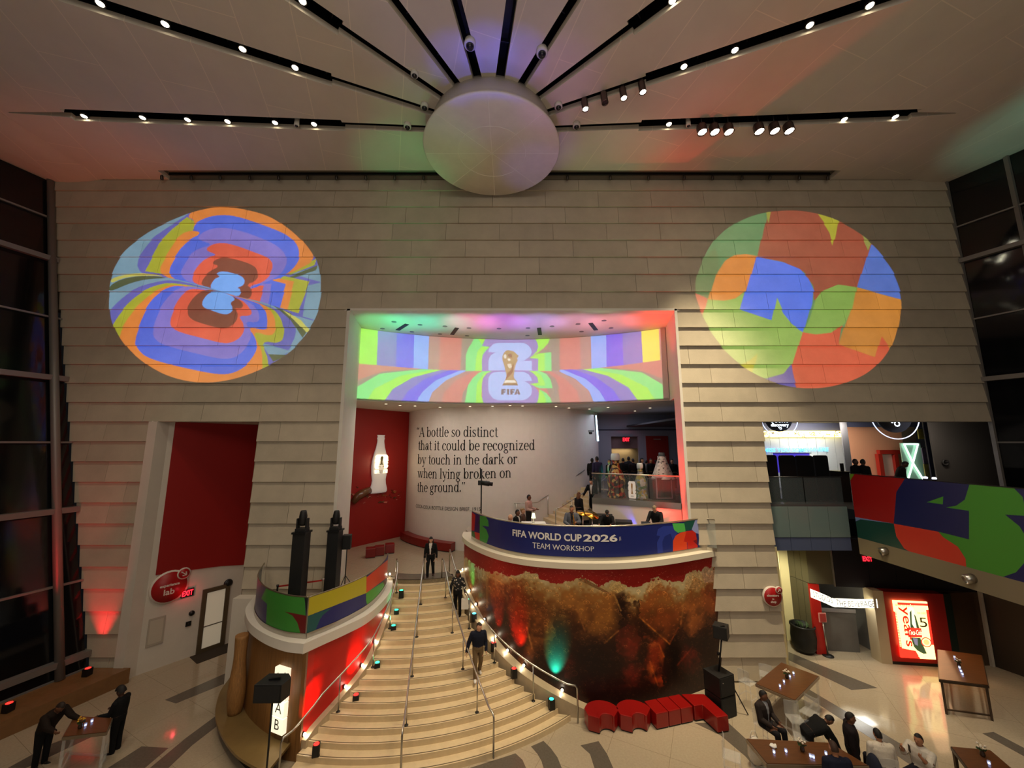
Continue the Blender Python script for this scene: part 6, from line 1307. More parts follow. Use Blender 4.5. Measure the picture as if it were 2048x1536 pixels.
    G_['A'] = ([line(.07, 0, .34, .70, .035), line(.34, .70, .60, 0, .10), rect(.18, .23, .50, .265), foot(.07, 0, .07, .1), foot(.60, 0, .1, .08)], .68)
    G_['.'] = (ring(.10, .055, .06, .06, .06, .06), .22)
    dq = lambda x, s: ring(x, .60, .055, .055, .055, .055)+[line(x-.03*s, .60, x+.05*s, .60+.13*s, .035)]
    G_['\u201c'] = (dq(.09, 1)+dq(.26, 1), .36); G_['\u201d'] = (dq(.09, -1)+dq(.26, -1), .36); G_[' '] = ([], .25)
    return G_
SF = serif_font()
t = thing('wall_quotation', 'large black serif quotation about a bottle on the white rotunda wall', 'lettering', (-2, 21, 6))
def qw_pt(s, z):
    a = s/QR; return (QC.x+(QR+.012)*math.sin(a), QC.y-(QR+.012)*math.cos(a), z)
QWd = [Vector((QC.x+QR*math.sin(R(a)), QC.y-QR*math.cos(R(a)))) for a in np.linspace(-68, 60, 200)]
def s_ang(x, y): q = px_curve(QWd, x, y); return QR*math.atan2(q.x-QC.x, QC.y-q.y), q.z
m_txt = M('text black', (16, 14, 14), .6)
for txt, xa, xb, yb2, xh in (('\u201cA bottle so distinct', 833, 996, 874, 0), ('that it could be recognized', 836, 1070, 900, 0), ('by touch in the dark or', 835, 1035, 927.5, 0), ('when lying broken on', 835, 1023, 955, 0), ('the ground.\u201d', 834, 931, 983, 0)):
    sa_, za = s_ang(xa, yb2); sb_, zb_ = s_ang(xb, yb2); tot = sum(SF[c_][1] for c_ in txt); sc_ = (sb_-sa_)/tot; x = 0; mb = MB()
    hgt = (s_ang(xa+20, yb2-20)[1]-s_ang(xa+20, yb2)[1])/.72
    for c_ in txt:
        for P in SF[c_][0]: mb.poly([qw_pt(.5*(sa_+(x+p[0])*sc_)+.5*s_ang(xa+(xb-xa)*(x+p[0])/tot, yb2)[0], za+(zb_-za)*((x+p[0])/tot)+p[1]*hgt) for p in P])
        x += SF[c_][1]
    tag(mb.build('text_line', m_txt, t), kind='stuff')
sa_, za = s_ang(832, 1016); sb_, zb_ = s_ang(961, 1023); h_ = s_ang(840, 1008)[1]-s_ang(840, 1016)[1]
mb = MB(); letters(mb, 'COCA-COLA BOTTLE DESIGN BRIEF, 1915', 1, lambda u, v: qw_pt(sa_+(sb_-sa_)*u, za+(zb_-za)*u+v*h_), fit=(1, 1)); tag(mb.build('text_line', m_txt, t), kind='stuff')
# white bottle on the red wall
rA, rB = Vector(RW[1]), Vector(RW[2]); rn = Vector(((rB-rA).y, -(rB-rA).x)).normalized()
bc = at_w(758, 930, rA, rB); zb0, zt0 = at_w(758, 985, rA, rB).z, at_w(758, 870, rA, rB).z; hb = zt0-zb0
t = thing('bottle_sculpture', 'big white glowing contour bottle standing out of the red wall', 'sculpture', (bc.x, bc.y, zb0))
prof = [(.36, 0), (.40, .02), (.40, .06), (.335, .15), (.315, .22), (.36, .33), (.38, .45), (.365, .55), (.30, .66), (.21, .78), (.165, .88), (.165, .92), (.18, .925), (.18, .95), (.165, .955), (.165, .985), (.185, .99), (.185, 1.0)]
k = hb*.5; flat = Matrix(((rn.y, 0, 0), (0, 1, 0), (0, 0, 1)))
ru = (rB-rA).normalized(); mb = MB(); base = []
mb.lathe([(r*k*.87, z*hb) for r, z in prof], (0, 0, 0), 32)
mb.v = [tuple((bc+Vector((ru.x, ru.y, 0))*v[0]+Vector((rn.x, rn.y, 0))*(v[1]*.35+.06)).xy)+(zb0+v[2],) for v in mb.v]
mb.build('bottle_body', M('bottle white', (226, 218, 214), .35, emit=.12), t)
m_lab = M('bottle label glow', (255, 240, 196), emit=1.7)
lb0 = [bc+Vector((ru.x, ru.y, 0))*s_*.3*k+Vector((rn.x, rn.y, 0))*(.06+.30*k*.36) for s_ in (-1, 1)]
def flab(u, v, o=.0): q = lb0[0].lerp(lb0[1], u); return (q.x+rn.x*o, q.y+rn.y*o, zb0+hb*(.335+.33*v))
L26 = [(.05, .30), (.12, .24), (.88, .24), (.96, .32), (.96, .42), (.84, .46), (.96, .50), (.94, .58), (.80, .60), (.96, .62), (.94, .78), (.94, .86), (.84, .97), (.18, .98), (.04, .88), (.10, .80), (.04, .72), (.04, .60), (.10, .57), (.04, .52)]
mb = MB(); mb.poly([flab(*p, .0) for p in L26]); mb.poly([flab(*p) for p in ((.06, 0), (.94, 0), (.94, .19), (.06, .19))]); mb.build('label_glow', m_lab, t)
TRO = [(.42, .86), (.52, .90), (.60, .84), (.58, .72), (.54, .62), (.56, .50), (.62, .44), (.36, .44), (.42, .50), (.45, .62), (.40, .74)]
MB().poly([flab(*p, .01) for p in TRO]).build('trophy_emblem', M('emblem dark', (90, 78, 40), .5), t); mb = MB(); letters(mb, 'FIFA', 1, lambda u, v: flab(.30+.38*u, .31+.07*v, .01), fit=(1, 1)); letters(mb, 'WORLD CUP', 1, lambda u, v: flab(.12+.76*u, .11+.06*v, .01), fit=(1, 1)); letters(mb, '2026', 1, lambda u, v: flab(.2+.6*u, .02+.07*v, .01), fit=(1, 1)); mb.build('lettering', M('emblem ink', (140, 120, 60), .5), t)
lp_ = bc+Vector((rn.x, rn.y, 0))*.9; point((lp_.x, lp_.y, zb0+hb*.5), 12, (1, .85, .5), .2, 'bottle_lamp')
sh = thing('glass_shards', 'broken brown bottle and glass shards in relief on the red wall', 'relief', (bc.x, bc.y, zb0)); random.seed(4)
m_shard = [M('shard brown', (96, 58, 26), .3, coat=.4), M('shard pink', (196, 110, 96), .3), M('shard amber', (150, 84, 40), .3)]
def rw_pt(x, y, o): q = at_w(x, y, rA, rB); return Vector((q.x+rn.x*o, q.y+rn.y*o, q.z))
mb = MB(); mb.tube([rw_pt(704, 1005, .06), rw_pt(712, 994, .10), rw_pt(722, 987, .10), rw_pt(738, 980, .05)], [.16, .22, .24, .2], 10); mb.build('broken_bottle', m_shard[0], sh)
for i in range(46):
    x = random.uniform(695, 802); y = 985+abs(random.gauss(0, 9))*(1 if random.random() > .2 else -.6)+(8 if random.random() < .15 else 0); s_ = random.uniform(1.2, 5)
    P = [(x+s_*math.cos(a)*random.uniform(.6, 1.5), y+s_*.6*math.sin(a)) for a in sorted(random.uniform(0, 6.28) for _ in range(random.choice((3, 4, 5))))]
    if len(P) < 3: continue
    f = [rw_pt(*p, random.uniform(.03, .07)) for p in P]; g_ = [rw_pt(*p, .0) for p in P]; n = len(P)
    MB().add(f+g_, [tuple(range(n))]+[(j, n+j, n+(j+1) % n, (j+1) % n) for j in range(n)]).build('shard', random.choice(m_shard), sh)
# ================================================================ upper gallery seen through the portal
ga, gb = Vector((3.72, 18.5)), Vector((7.12, 16.8))
gal = thing('gallery_floor', 'upper gallery floor slab with steel edge above the band', 'floor', (6, 20, 6.0), kind='structure')
MB().prism([ga, gb, (7.6, 17.0), (7.6, 17.4), (9.7, 17.5), (13.3, 28.4), (5.5, 28.4), (4.6, 21.5)], 5.9, 6.08).build('floor_slab', M('gallery floor', (96, 84, 70), .3), gal)
gd = (gb-ga).normalized(); gn = Vector((gd.y, -gd.x))
MB().prism([ga+gn*.03, gb+gn*.03, gb, ga], 5.86, 6.12).build('steel_edge', m_steel, gal)
MB().prism([ga+gn*.0, gb+gn*.0, gb-gn*.15, ga-gn*.15], 4.5, 5.88).build('riser_wall', M('riser white', (226, 218, 208), .6), gal)
t = thing('glass_guardrail', 'straight glass guard with steel rail along the upper gallery edge', 'guardrail', (5.4, 17.6, 6.1)); 
for i in range(3):
    p, q = ga.lerp(gb, i/3+.005), ga.lerp(gb, (i+1)/3-.005); MB().prism([p-gn*.06, q-gn*.06, q-gn*.08, p-gn*.08], 6.12, 7.2).build('glass_panel', M('gallery glass', (150, 160, 160), .03, alpha=.10, spec=.6), t)
MB().tube([(*(ga-gn*.07), 7.22), (*(gb-gn*.07), 7.22)], .03, 8).build('top_rail', m_rail, t)
c = at_w(1264, 985, ga, gb)-Vector((gn.x, gn.y, 0))*.05; e26 = thing('emblem_sign', 'white event emblem with a gold cup stuck on the gallery glass', 'emblem', tuple(c)); gw, gh = .36, 1.02
def ge(u, v, o=.0): p = c.xy+gd*(u-.5)*gw+gn*(.0+o); return (p.x, p.y, c.z+(v-.5)*gh)
mb = MB(); mb.poly([ge(*p) for p in L26]); mb.poly([ge(*p) for p in ((.08, 0), (.92, 0), (.92, .19), (.08, .19))]); mb.build('emblem_face', M('emblem white', (232, 230, 224), .5, emit=.15), e26)
MB().poly([ge(*p, .006) for p in TRO]).build('trophy_emblem', M('emblem gold', (150, 110, 40), .4), e26); mb = MB(); letters(mb, 'FIFA', 1, lambda u, v: ge(.34+.32*u, .31+.05*v, .006), fit=(1, 1)); letters(mb, 'WORLD', 1, lambda u, v: ge(.14+.72*u, .11+.06*v, .006), fit=(1, 1)); letters(mb, '2026', 1, lambda u, v: ge(.2+.6*u, .025+.07*v, .006), fit=(1, 1)); mb.build('lettering', m_ink, e26)
wgb = thing('wall_gallery', 'blue-grey back wall of the upper gallery with a doorway', 'wall', (9, 27, 6), kind='structure')
m_gw = M('gallery wall', (150, 150, 166), .7)
DW0, DW1 = at_d(1222, 873, 27), at_d(1276, 873, 27)
mb = MB(); mb.box(((5.0+DW0.x)/2, 27.1, 8.4), (DW0.x-5.0, .2, 4.7)); mb.box(((DW1.x+13.3)/2, 27.1, 8.4), (13.3-DW1.x, .2, 4.7)); mb.box(((DW0.x+DW1.x)/2, 27.1, (DW0.z+10.7)/2), (DW1.x-DW0.x, .2, 10.7-DW0.z)); mb.build('plaster', m_gw, wgb)
MB().box((9.0, 26.95, 9.55), (8, .06, .08)).build('seam', M('gallery seam', (60, 60, 80), .7), wgb); MB().prism([(9.6, 17.4), (13.2, 27.2), (13.4, 27.2), (9.8, 17.4)], 6.05, 10.7).build('side', m_gw, wgb)
MB().box(((DW0.x+DW1.x)/2, 28.3, 8.3), (2.6, .2, 4.6)).build('passage', M('passage tan', (150, 128, 92), .7), wgb); MB().box(((DW0.x+DW1.x)/2, 27.6, 8.72), (2.3, .1, .9)).build('drop_panel', M('drop panel', (150, 116, 120), .7), wgb)
area(((DW0.x+DW1.x)/2, 27.9, 8.2), ((DW0.x+DW1.x)/2, 28.3, 6.5), 10, 1.5, .3, (1, .85, .6), 'passage_light')
p = at_d(1252, 879, 26.8); exit_sign('red lit exit sign above the tan doorway in the gallery', p, .55, .36, (0, -1, 0))
p0, p1 = at_d(1292, 872, 26.9), at_d(1339, 925, 26.9); t = thing('red_wall_panel', 'tall dark red panel on the gallery back wall', 'panel', (p0.x, 26.9, 6.1)); MB().box(((p0.x+p1.x)/2, 26.95, (p0.z+6.1)/2), (p1.x-p0.x, .1, p0.z-6.1)).build('panel_face', M('gallery red', (150, 26, 14), .5), t); MB().box(((p0.x+p1.x)/2, 26.9, 8.9), (.5, .04, .06)).build('picture_light', m_rail, t)
p0, p1 = at_d(1192, 831, 21.0), at_d(1196, 882, 21.0); t = thing('neon_strip', 'slim glowing white tube hanging at the rotunda corner', 'light', (p0.x, 21, p1.z)); MB().tube([p0, p1], [.03, .05], 8).build('tube', M('neon white', (200, 235, 255), emit=7), t); MB().bar(p0+Vector((-.05, .1, 0)), p1+Vector((-.04, .1, 0)), .08, .06).build('housing', m_black, t)
t = thing('wall_camera', 'small dark camera high on the green-lit gallery corner', 'camera', tuple(at_d(1181, 866, 22))); MB().lathe([(0, -.08), (.09, -.06), (.1, 0), (.1, .06)], at_d(1181, 866, 22), 12).build('dome', m_black, t); MB().box(at_d(1182, 862, 22), (.3, .2, .05)).build('mount', m_dsteel, t)
beam((4.8, 20.0, 6.2), (5.1, 22.5, 9.4), 90, 50, (.05, 1, .45)); beam((5.5, 17.5, 4.9), (4.9, 17.9, 6.0), 60, 40, (.02, .05, 1)); beam((4.2, 17.6, 4.8), (3.9, 18.4, 6.0), 25, 50, RED)
bprof = [(.30, 0), (.34, .03), (.335, .10), (.27, .22), (.28, .32), (.32, .44), (.31, .54), (.24, .68), (.15, .82), (.125, .90), (.14, .905), (.14, .93), (.125, .935), (.125, .975), (.15, .98), (.15, 1.0)]
def bottle_statue(label, xb, yt, yb_, d, mat, cap_mat, wscale=1.0, prof=bprof):
    p0, p1 = at_d(xb, yb_, d), at_d(xb, yt, d); h_ = p1.z-p0.z; t = thing('bottle_sculpture', label, 'sculpture', (p0.x, d, p0.z), 'painted bottle sculptures')
    MB().lathe([(r*h_*.72*wscale, z*h_*.86) for r, z in prof], p0, 24).build('bottle_body', mat, t); MB().lathe([(.125*h_*.72*wscale, .84*h_), (.16*h_*.72*wscale, .86*h_), (.16*h_*.72*wscale, .95*h_), (.13*h_*.72*wscale, h_)], p0, 18).build('neck_ring', cap_mat, t)
    return t, p0
def M_pattern(name, cols, scale):
    m = M(name, (128, 128, 128), .3); N, L = m.node_tree.nodes, m.node_tree.links; vo = N.new('ShaderNodeTexVoronoi'); vo.inputs['Scale'].default_value = scale; rr = N.new('ShaderNodeValToRGB'); rr.color_ramp.interpolation = 'CONSTANT'
    for i, c_ in enumerate(cols):
        e = rr.color_ramp.elements[i] if i < 2 else rr.color_ramp.elements.new(i/len(cols)); e.position = i/len(cols); e.color = (*lin(c_), 1)
    tc = N.new('ShaderNodeTexCoord'); L.new(tc.outputs['Object'], vo.inputs['Vector']); L.new(vo.outputs['Color'], rr.inputs[0]); L.new(rr.outputs[0], N['Principled BSDF'].inputs['Base Color']); return m
m_capw = M('bottle cap white', (206, 222, 220), .4)
bottle_statue('tall bottle sculpture with a dark patterned body and white cap', 1234, 907, 1000, 19.0, M_pattern('painted folk bottle', [(30, 22, 16), (150, 40, 26), (60, 40, 24), (190, 160, 90), (40, 30, 20)], 9), m_capw, .85)
bottle_statue('slim bottle sculpture in pale clear and green patches', 1283, 926, 999, 18.2, M_pattern('painted clear bottle', [(150, 160, 160), (90, 120, 84), (170, 176, 170), (150, 140, 70), (120, 130, 140)], 11), m_capw, .75)
tt, p0 = bottle_statue('white spotted bottle sculpture standing on a dark framed plinth', 1326, 905, 958, 18.4, M_pattern('painted white bottle', [(220, 218, 210), (206, 204, 196), (214, 210, 202), (200, 198, 190), (226, 222, 214), (110, 110, 108), (218, 214, 208)], 13), M('bottle cap grey', (90, 104, 104), .4), 1.0, [(.58, 0), (.60, .03), (.56, .10), (.47, .30), (.36, .55), (.27, .76), (.22, .88), (.22, 1.0)])
pp0 = at_d(1331, 1003, 17.9); t = thing('display_plinth', 'dark plinth with a pale framed screen under the white bottle', 'plinth', (pp0.x, 18.4, 6.08))
MB().box((pp0.x, 18.4, (6.08+p0.z)/2), (1.0, .8, p0.z-6.08)).build('plinth_body', M('plinth dark', (30, 22, 20), .4), t); MB().box((pp0.x, 17.98, 6.62), (.72, .03, .95)).build('frame', M('plinth frame', (150, 130, 140), .4), t); MB().box((pp0.x, 17.96, 6.62), (.62, .03, .85)).build('screen', M('screen dark', (22, 16, 16), .15), t)
# stair from the stage up to the gallery, wrapped round the rotunda
us = thing('upper_stair', 'short curved stair climbing from the stage round the rotunda to the gallery', 'staircase', (2.5, 20.5, ZD))
for i in range(10):
    a0, a1 = R(20+2.6*i), R(20+2.6*(i+1)+.4); P = [Vector((QC.x+r*math.sin(a), QC.y-r*math.cos(a))) for a, r in ((a0, QR+.02), (a0, QR+2.1), (a1, QR+2.1), (a1, QR+.02))]
    MB().prism(P, max(ZD-.05, ZD+.157*i-.2), ZD+.157*(i+1)).build('step', m_tread, us)
def qh(a, r, z): return (QC.x+r*math.sin(R(a)), QC.y-r*math.cos(R(a)), z)
t = thing('handrail', 'thin steel handrail on the rotunda wall beside the upper stair', 'handrail', qh(8, QR+.15, ZD))
MB().tube([qh(6, QR+.12, ZD+.95), qh(12, QR+.12, ZD+.95), qh(17, QR+.12, ZD+.98), qh(46, QR+.12, ZD+2.55)], .025, 8).build('rail', m_steel, t)
for a, z in ((7, .95), (11.5, .95), (22, 1.25)): MB().tube([qh(a, QR+.12, ZD+max(0, z-.95)), qh(a, QR+.12, ZD+z)], .02, 6).build('post', m_steel, t)
t = thing('stair_guard', 'steel posts and glass on the outer side of the upper stair', 'guardrail', qh(20, QR+2.1, ZD))
MB().tube([qh(18, QR+2.12, ZD), qh(18, QR+2.12, ZD+.95), qh(20, QR+2.12, ZD+1.0), qh(45, QR+2.12, ZD+2.5)], .022, 8).build('rail', m_steel, t)
for a in (24, 31, 38): MB().tube([qh(a, QR+2.12, ZD+(a-20)/2.6*.157), qh(a, QR+2.12, ZD+.95+(a-18)/2.6*.15)], .018, 6).build('post', m_steel, t)
# ---- instruments
m_brass = M('brass', (212, 160, 60), .22, 1.0); m_chrome = M('chrome', (210, 210, 210), .15, 1.0)
c = hs['R'].lerp(hs['L'], .5); t = thing('saxophone', 'gold saxophone held by the bald player in the grey jacket', 'saxophone', tuple(c))
MB().tube([c+Vector((-.02, -.06, .34)), c+Vector((0, -.11, .36)), c+Vector((.02, -.12, .25)), c+Vector((.03, -.10, -.05)), c+Vector((.03, -.12, -.28)), c+Vector((.03, -.20, -.34)), c+Vector((.03, -.27, -.26)), c+Vector((.03, -.31, -.06))], [.012, .014, .02, .034, .045, .052, .062, .10], 12).build('sax_body', m_brass, t)
for z in (.15, .03, -.1): MB().lathe([(.022, 0), (.022, .012)], c+Vector((-.02, -.13, z)), 8, rot=Matrix.Rotation(R(90), 3, 'X')).build('key', m_chrome, t)
MB().ball(c+Vector((-.02, -.05, .345)), (.012, .03, .012), nu=8, nv=5).build('mouthpiece', m_black, t)
pdx, pdy = pdm.x, 17.1
def cymbal(x, y, z, r, tilt, label):
    t = thing('cymbal', label, 'cymbal', (x, y, ZD), 'drum kit cymbals'); rot = Matrix.Rotation(R(tilt), 3, 'X') @ Matrix.Rotation(R(tilt*.6), 3, 'Y')
    MB().lathe([(0, .03), (.04, .025), (.06, .008), (r, -.012), (r, -.016), (.05, 0)], (x, y, z), 28, rot=rot).build('plate', m_brass, t); MB().tube([(x, y, ZD+.3), (x, y, z)], .014, 6).build('stand', m_chrome, t)
    for a in (30, 150, 270): MB().tube([(x, y, ZD+.32), (x+.26*math.cos(R(a)), y+.26*math.sin(R(a)), ZD)], .01, 5).build('leg', m_chrome, t)
q = at_d(1166, 1026, 15.7); cymbal(q.x, 15.75, q.z, .25, 14, 'left cymbal of the drum kit beside the saxophone player'); q = at_d(1183, 1028, 15.7); cymbal(q.x, 15.6, q.z, .28, 24, 'right tilted cymbal of the drum kit in front of the drummer')
def drum_(x, y, z0, r, h_, label, axis=None):
    t = thing('drum', label, 'drum', (x, y, z0), 'drum kit shells'); MB().lathe([(r, z0), (r, z0+h_)], (x, y, 0), 24).build('shell', M('drum shell', (150, 96, 46), .3, coat=.4), t); MB().lathe([(r*.97, z0+h_), (r*1.02, z0+h_), (r*1.02, z0+h_+.03), (r*.97, z0+h_+.012), (0, z0+h_+.012)], (x, y, 0), 24).build('head', M('drum head', (226, 220, 206), .5), t)
    for a in (20, 140, 260): MB().tube([(x+r*math.cos(R(a)), y+r*math.sin(R(a)), z0+.05), (x+r*1.1*math.cos(R(a)), y+r*1.1*math.sin(R(a)), ZD)], .01, 5).build('leg', m_chrome, t)
drum_(pdx-.25, 16.5, ZD+.5, .17, .17, 'snare drum in front of the seated drummer'); drum_(pdx-.65, 16.6, ZD+.35, .21, .34, 'deeper tom drum beside the saxophone player')
for dx, dy, sx, sz, lb in ((-.15, .72, 1.0, .95, 'big black equipment case behind the drummer'), (.72, .25, .7, .78, 'smaller black equipment case right of the drummer')):
    t = thing('equipment_case', lb, 'case', (pdx+dx, pdy+dy, ZD), 'black cases on the stage'); MB().box((pdx+dx, pdy+dy, ZD+sz*.42), (sx, .6, sz*.84), R(-14)).build('case_body', m_case, t, bevel=.02); MB().box((pdx+dx, pdy+dy, ZD+sz*.92), (sx, .6, sz*.16), R(-14)).build('lid', m_case, t, bevel=.02)
kx, ky = pk.x-.28, 15.35; t = thing('keyboard', 'black stage keyboard on a stand before the grey-haired player', 'keyboard', (kx, ky, ZD+.80)); MB().box((kx, ky, ZD+.86), (1.15, .30, .10), R(-12)).build('keyboard_body', m_case, t, bevel=.01); MB().box((kx+.02, ky+.07, ZD+.915), (1.02, .13, .012), R(-12)).build('white_keys', M('keys white', (232, 230, 222), .3), t)
q = MB(); 
for i in range(24): q.box((kx+.02-.5+.0425*i, ky+.10+(.5-i/24)*.21-.0, ZD+.925), (.016, .075, .012), R(-12))
q.build('black_keys', m_black, t)
t = thing('keyboard_stand', 'black crossed stand under the stage keyboard', 'stand', (kx, ky, ZD)); MB().bar((kx-.35, ky, ZD), (kx+.35, ky, ZD+.80), .03, .03).build('cross_bar', m_black, t); MB().bar((kx+.35, ky+.05, ZD), (kx-.35, ky+.05, ZD+.80), .03, .03).build('cross_bar', m_black, t)
lx = kx-.36; t = thing('laptop', 'open dark laptop on the left end of the keyboard', 'laptop', (lx, ky-.02, ZD+.92)); MB().box((lx, ky-.02, ZD+.928), (.34, .24, .016), R(-12)).build('base', m_dsteel, t); MB().box((lx+.02, ky-.15, ZD+1.04), (.34, .014, .23), R(-12), rx=R(-14)).build('screen_lid', M('laptop lid', (60, 62, 66), .35, .6), t)
tb = at_d(1067, 1040, 15.9); t = thing('high_table', 'small white topped table beside the seated men at the stage guard', 'table', (tb.x, 15.95, ZD)); MB().box((tb.x, 15.95, ZD+.96), (.95, .45, .03)).build('tabletop', M('table white', (226, 224, 220), .3), t)
for sx in (-1, 1):
    for sy in (-1, 1): MB().box((tb.x+sx*.42, 15.95+sy*.18, ZD+.47), (.03, .03, .95)).build('leg', m_steel, t)
t = thing('desk_lamp', 'small pale yellow lamp on the white stage table', 'lamp', (tb.x, 15.9, ZD+.975)); MB().lathe([(.05, ZD+.975), (.05, ZD+.99), (.012, ZD+1.0), (.012, ZD+1.16)], (tb.x, 15.9, 0), 10).build('base', m_steel, t); MB().lathe([(.09, ZD+1.15), (.05, ZD+1.34), (.0, ZD+1.34)], (tb.x, 15.9, 0), 14).build('lamp_shade', M('lamp shade', (240, 246, 190), emit=1.6), t)
for i, (xx, yy, lb) in enumerate((((pb.x if False else at_d(1014, 1020, 16.3).x), 16.3, 'black stool under the bald man'), (at_d(1034, 1014, 17.2).x, 17.2, 'black stool under the man in black suit'), (at_d(1045, 1016, 17.9).x, 17.9, 'black stool under the fair-haired woman'), (pdx, 17.1, 'black round stool under the drummer'))):
    t = thing('stool', lb, 'stool', (xx, yy, ZD), 'stage stools'); MB().lathe([(.17, ZD+.36), (.18, ZD+.38), (.18, ZD+.42), (0, ZD+.42)], (xx, yy, 0), 18).build('seat', m_case, t)
    for a in (45, 165, 285): MB().tube([(xx+.05*math.cos(R(a)), yy+.05*math.sin(R(a)), ZD+.36), (xx+.22*math.cos(R(a)), yy+.22*math.sin(R(a)), ZD)], .014, 6).build('leg', m_black, t)
t = thing('shopping_bag', 'white paper bag hanging from the hand of the woman in floral blouse', 'bag', tuple(hw['L'])); b0 = hw['L']
MB().prism([(b0.x-.13, b0.y-.05), (b0.x+.13, b0.y-.05), (b0.x+.13, b0.y+.05), (b0.x-.13, b0.y+.05)], b0.z-.52, b0.z-.16).build('bag_body', M('paper white', (232, 226, 214), .7, bump=.3), t)
MB().tube([b0+Vector((-.08, 0, -.17)), b0+Vector((-.03, 0, -.03)), b0+Vector((.03, 0, -.03)), b0+Vector((.08, 0, -.17))], .006, 5).build('handle', M('cord white', (220, 214, 200), .7), t)
t = thing('phone', 'dark phone held up by the person in white shirt', 'phone', tuple(hp_['L'])); MB().box(hp_['L'].lerp(hp_['R'], .5)+Vector((0, 0, .03)), (.012, .075, .15), R(-20)).build('phone_body', m_black, t, bevel=.004); MB().box(hp_['L'].lerp(hp_['R'], .5)+Vector((.008, 0, .03)), (.004, .066, .135), R(-20)).build('screen', M('phone screen', (24, 28, 40), .1), t)
# ---- lobby tables, clear chairs, candles, flowers
m_ttop = M('walnut top', (96, 58, 30), .3, noise=.25, nscale=3, stretch=(1, 7, 1), coat=.2); m_acr = M('acrylic', (226, 226, 222), .05, alpha=.22, spec=.8); m_tfr = M('table frame', (150, 136, 118), .35, .7); m_dfr = M('dark frame', (74, 60, 48), .4, .5)
def table(corners, label, z=1.05, clear=True, bars=True):
    c = sum((Vector(p) for p in corners), Vector((0, 0)))/4; t = thing('high_table', label, 'table', (c.x, c.y, 0))
    MB().prism(corners, z-.035, z).build('tabletop', m_ttop, t); inn = [c+(Vector(p)-c)*1.012 for p in corners]
    q = MB()
    for i in range(4): a, b_ = inn[i], inn[(i+1) % 4]; q.bar((a.x, a.y, z-.05), (b_.x, b_.y, z-.05), .03, .07)
    q.build('edge_frame', m_tfr if clear else m_dfr, t)
    lm = m_acr if clear else m_dfr; L4 = [c+(Vector(p)-c)*.93 for p in corners]
    for p in L4: MB().box((p.x, p.y, (z-.08)/2), (.06, .06, z-.08), math.atan2((Vector(corners[1])-Vector(corners[0])).y, (Vector(corners[1])-Vector(corners[0])).x)).build('leg', lm, t)
    if bars:
        for i in range(4):
            a, b_ = L4[i], L4[(i+1) % 4]
            MB().bar((a.x, a.y, .14), (b_.x, b_.y, .14), .04, .04).build('stretcher', lm, t)
        for i in (0, 2):
            a, b_ = L4[i], L4[i+1]; MB().bar((a.x, a.y, .42), (b_.x, b_.y, .42), .04, .04).build('stretcher', lm, t)
    return t, c
T1 = [at_z(*p, 1.05).xy for p in ((1512, 1367), (1563, 1325), (1637, 1352), (1590, 1400))]; T3 = [at_z(*p, 1.05).xy for p in ((1876, 1299), (1879, 1358), (1976, 1370), (1963, 1310))]
T2 = [Vector((6.05, 11.25)), Vector((8.15, 11.12)), Vector((9.1, 9.7)), Vector((6.1, 9.7))]; T2 = [Vector((6.08, 11.26)), Vector((8.12, 11.12)), Vector((8.45, 10.42)), Vector((6.1, 10.48))]
T4 = [at_z(1903, 1493, 1.05).xy, at_z(1980, 1500, 1.05).xy, at_z(2050, 1560, 1.05).xy, at_z(1955, 1560, 1.05).xy]; TL = [at_z(*p, 1.05).xy for p in ((126, 1473), (150, 1432), (224, 1436), (213, 1463))]
_, c1 = table(T1, 'walnut topped high table on clear legs left of the lobby aisle'); _, c2 = table(T2, 'walnut topped high table with guests at the bottom edge'); _, c3 = table(T3, 'walnut topped high table in front of the glowing red poster', clear=False); _, c4 = table(T4, 'walnut topped high table cut by the bottom right corner', clear=False); _, cL = table(TL, 'pale framed high table between the two servers on the left')
m_cand = M('candle glow', (190, 205, 255), emit=4); m_cg = M('candle glass', (210, 220, 235), .05, alpha=.3)
proto_c = None
def candle(x, y, label, z=1.05):
    global proto_c
    if proto_c is None:
        t = thing('candle_holder', label, 'candle', (x, y, z), 'candle glasses on the tables'); MB().lathe([(.028, z), (.034, z+.075), (.031, z+.075), (.025, z+.01)], (x, y, 0), 14).build('holder', m_cg, t); MB().lathe([(0, z+.012), (.022, z+.012), (.022, z+.045), (0, z+.05)], (x, y, 0), 12).build('candle', m_cand, t); proto_c = t
    else: t = dup(proto_c, (x, y, z), 0, label)
    return t
for lb, tb_, P in (('table left of the aisle', 't1', ((1560, 1370), (1568, 1361), (1587, 1344), (1580, 1351))), ('table at the bottom edge', 't2', ((1548, 1502), (1572, 1500), (1621, 1510), (1627, 1512), (1652, 1505))), ('table before the glowing poster', 't3', ((1909, 1312), (1919, 1333), (1922, 1340), (1925, 1346))), ('table in the bottom right corner', 't4', ((1978, 1524),)), ('table between the servers', 'tL', ((171, 1448), (184, 1440)))):
    for i, (x, y) in enumerate(P):
        q = at_z(x, y+2, 1.08); candle(q.x, q.y, 'lit candle glass on the walnut %s, %s' % (lb, ('first', 'second', 'third', 'fourth', 'fifth')[i]+' from the left'))
m_leaf = M('leaf green', (52, 74, 36), .6); m_petal = M('petal', (226, 214, 196), .6); m_vase = M('vase dark', (60, 46, 34), .25); random.seed(9)
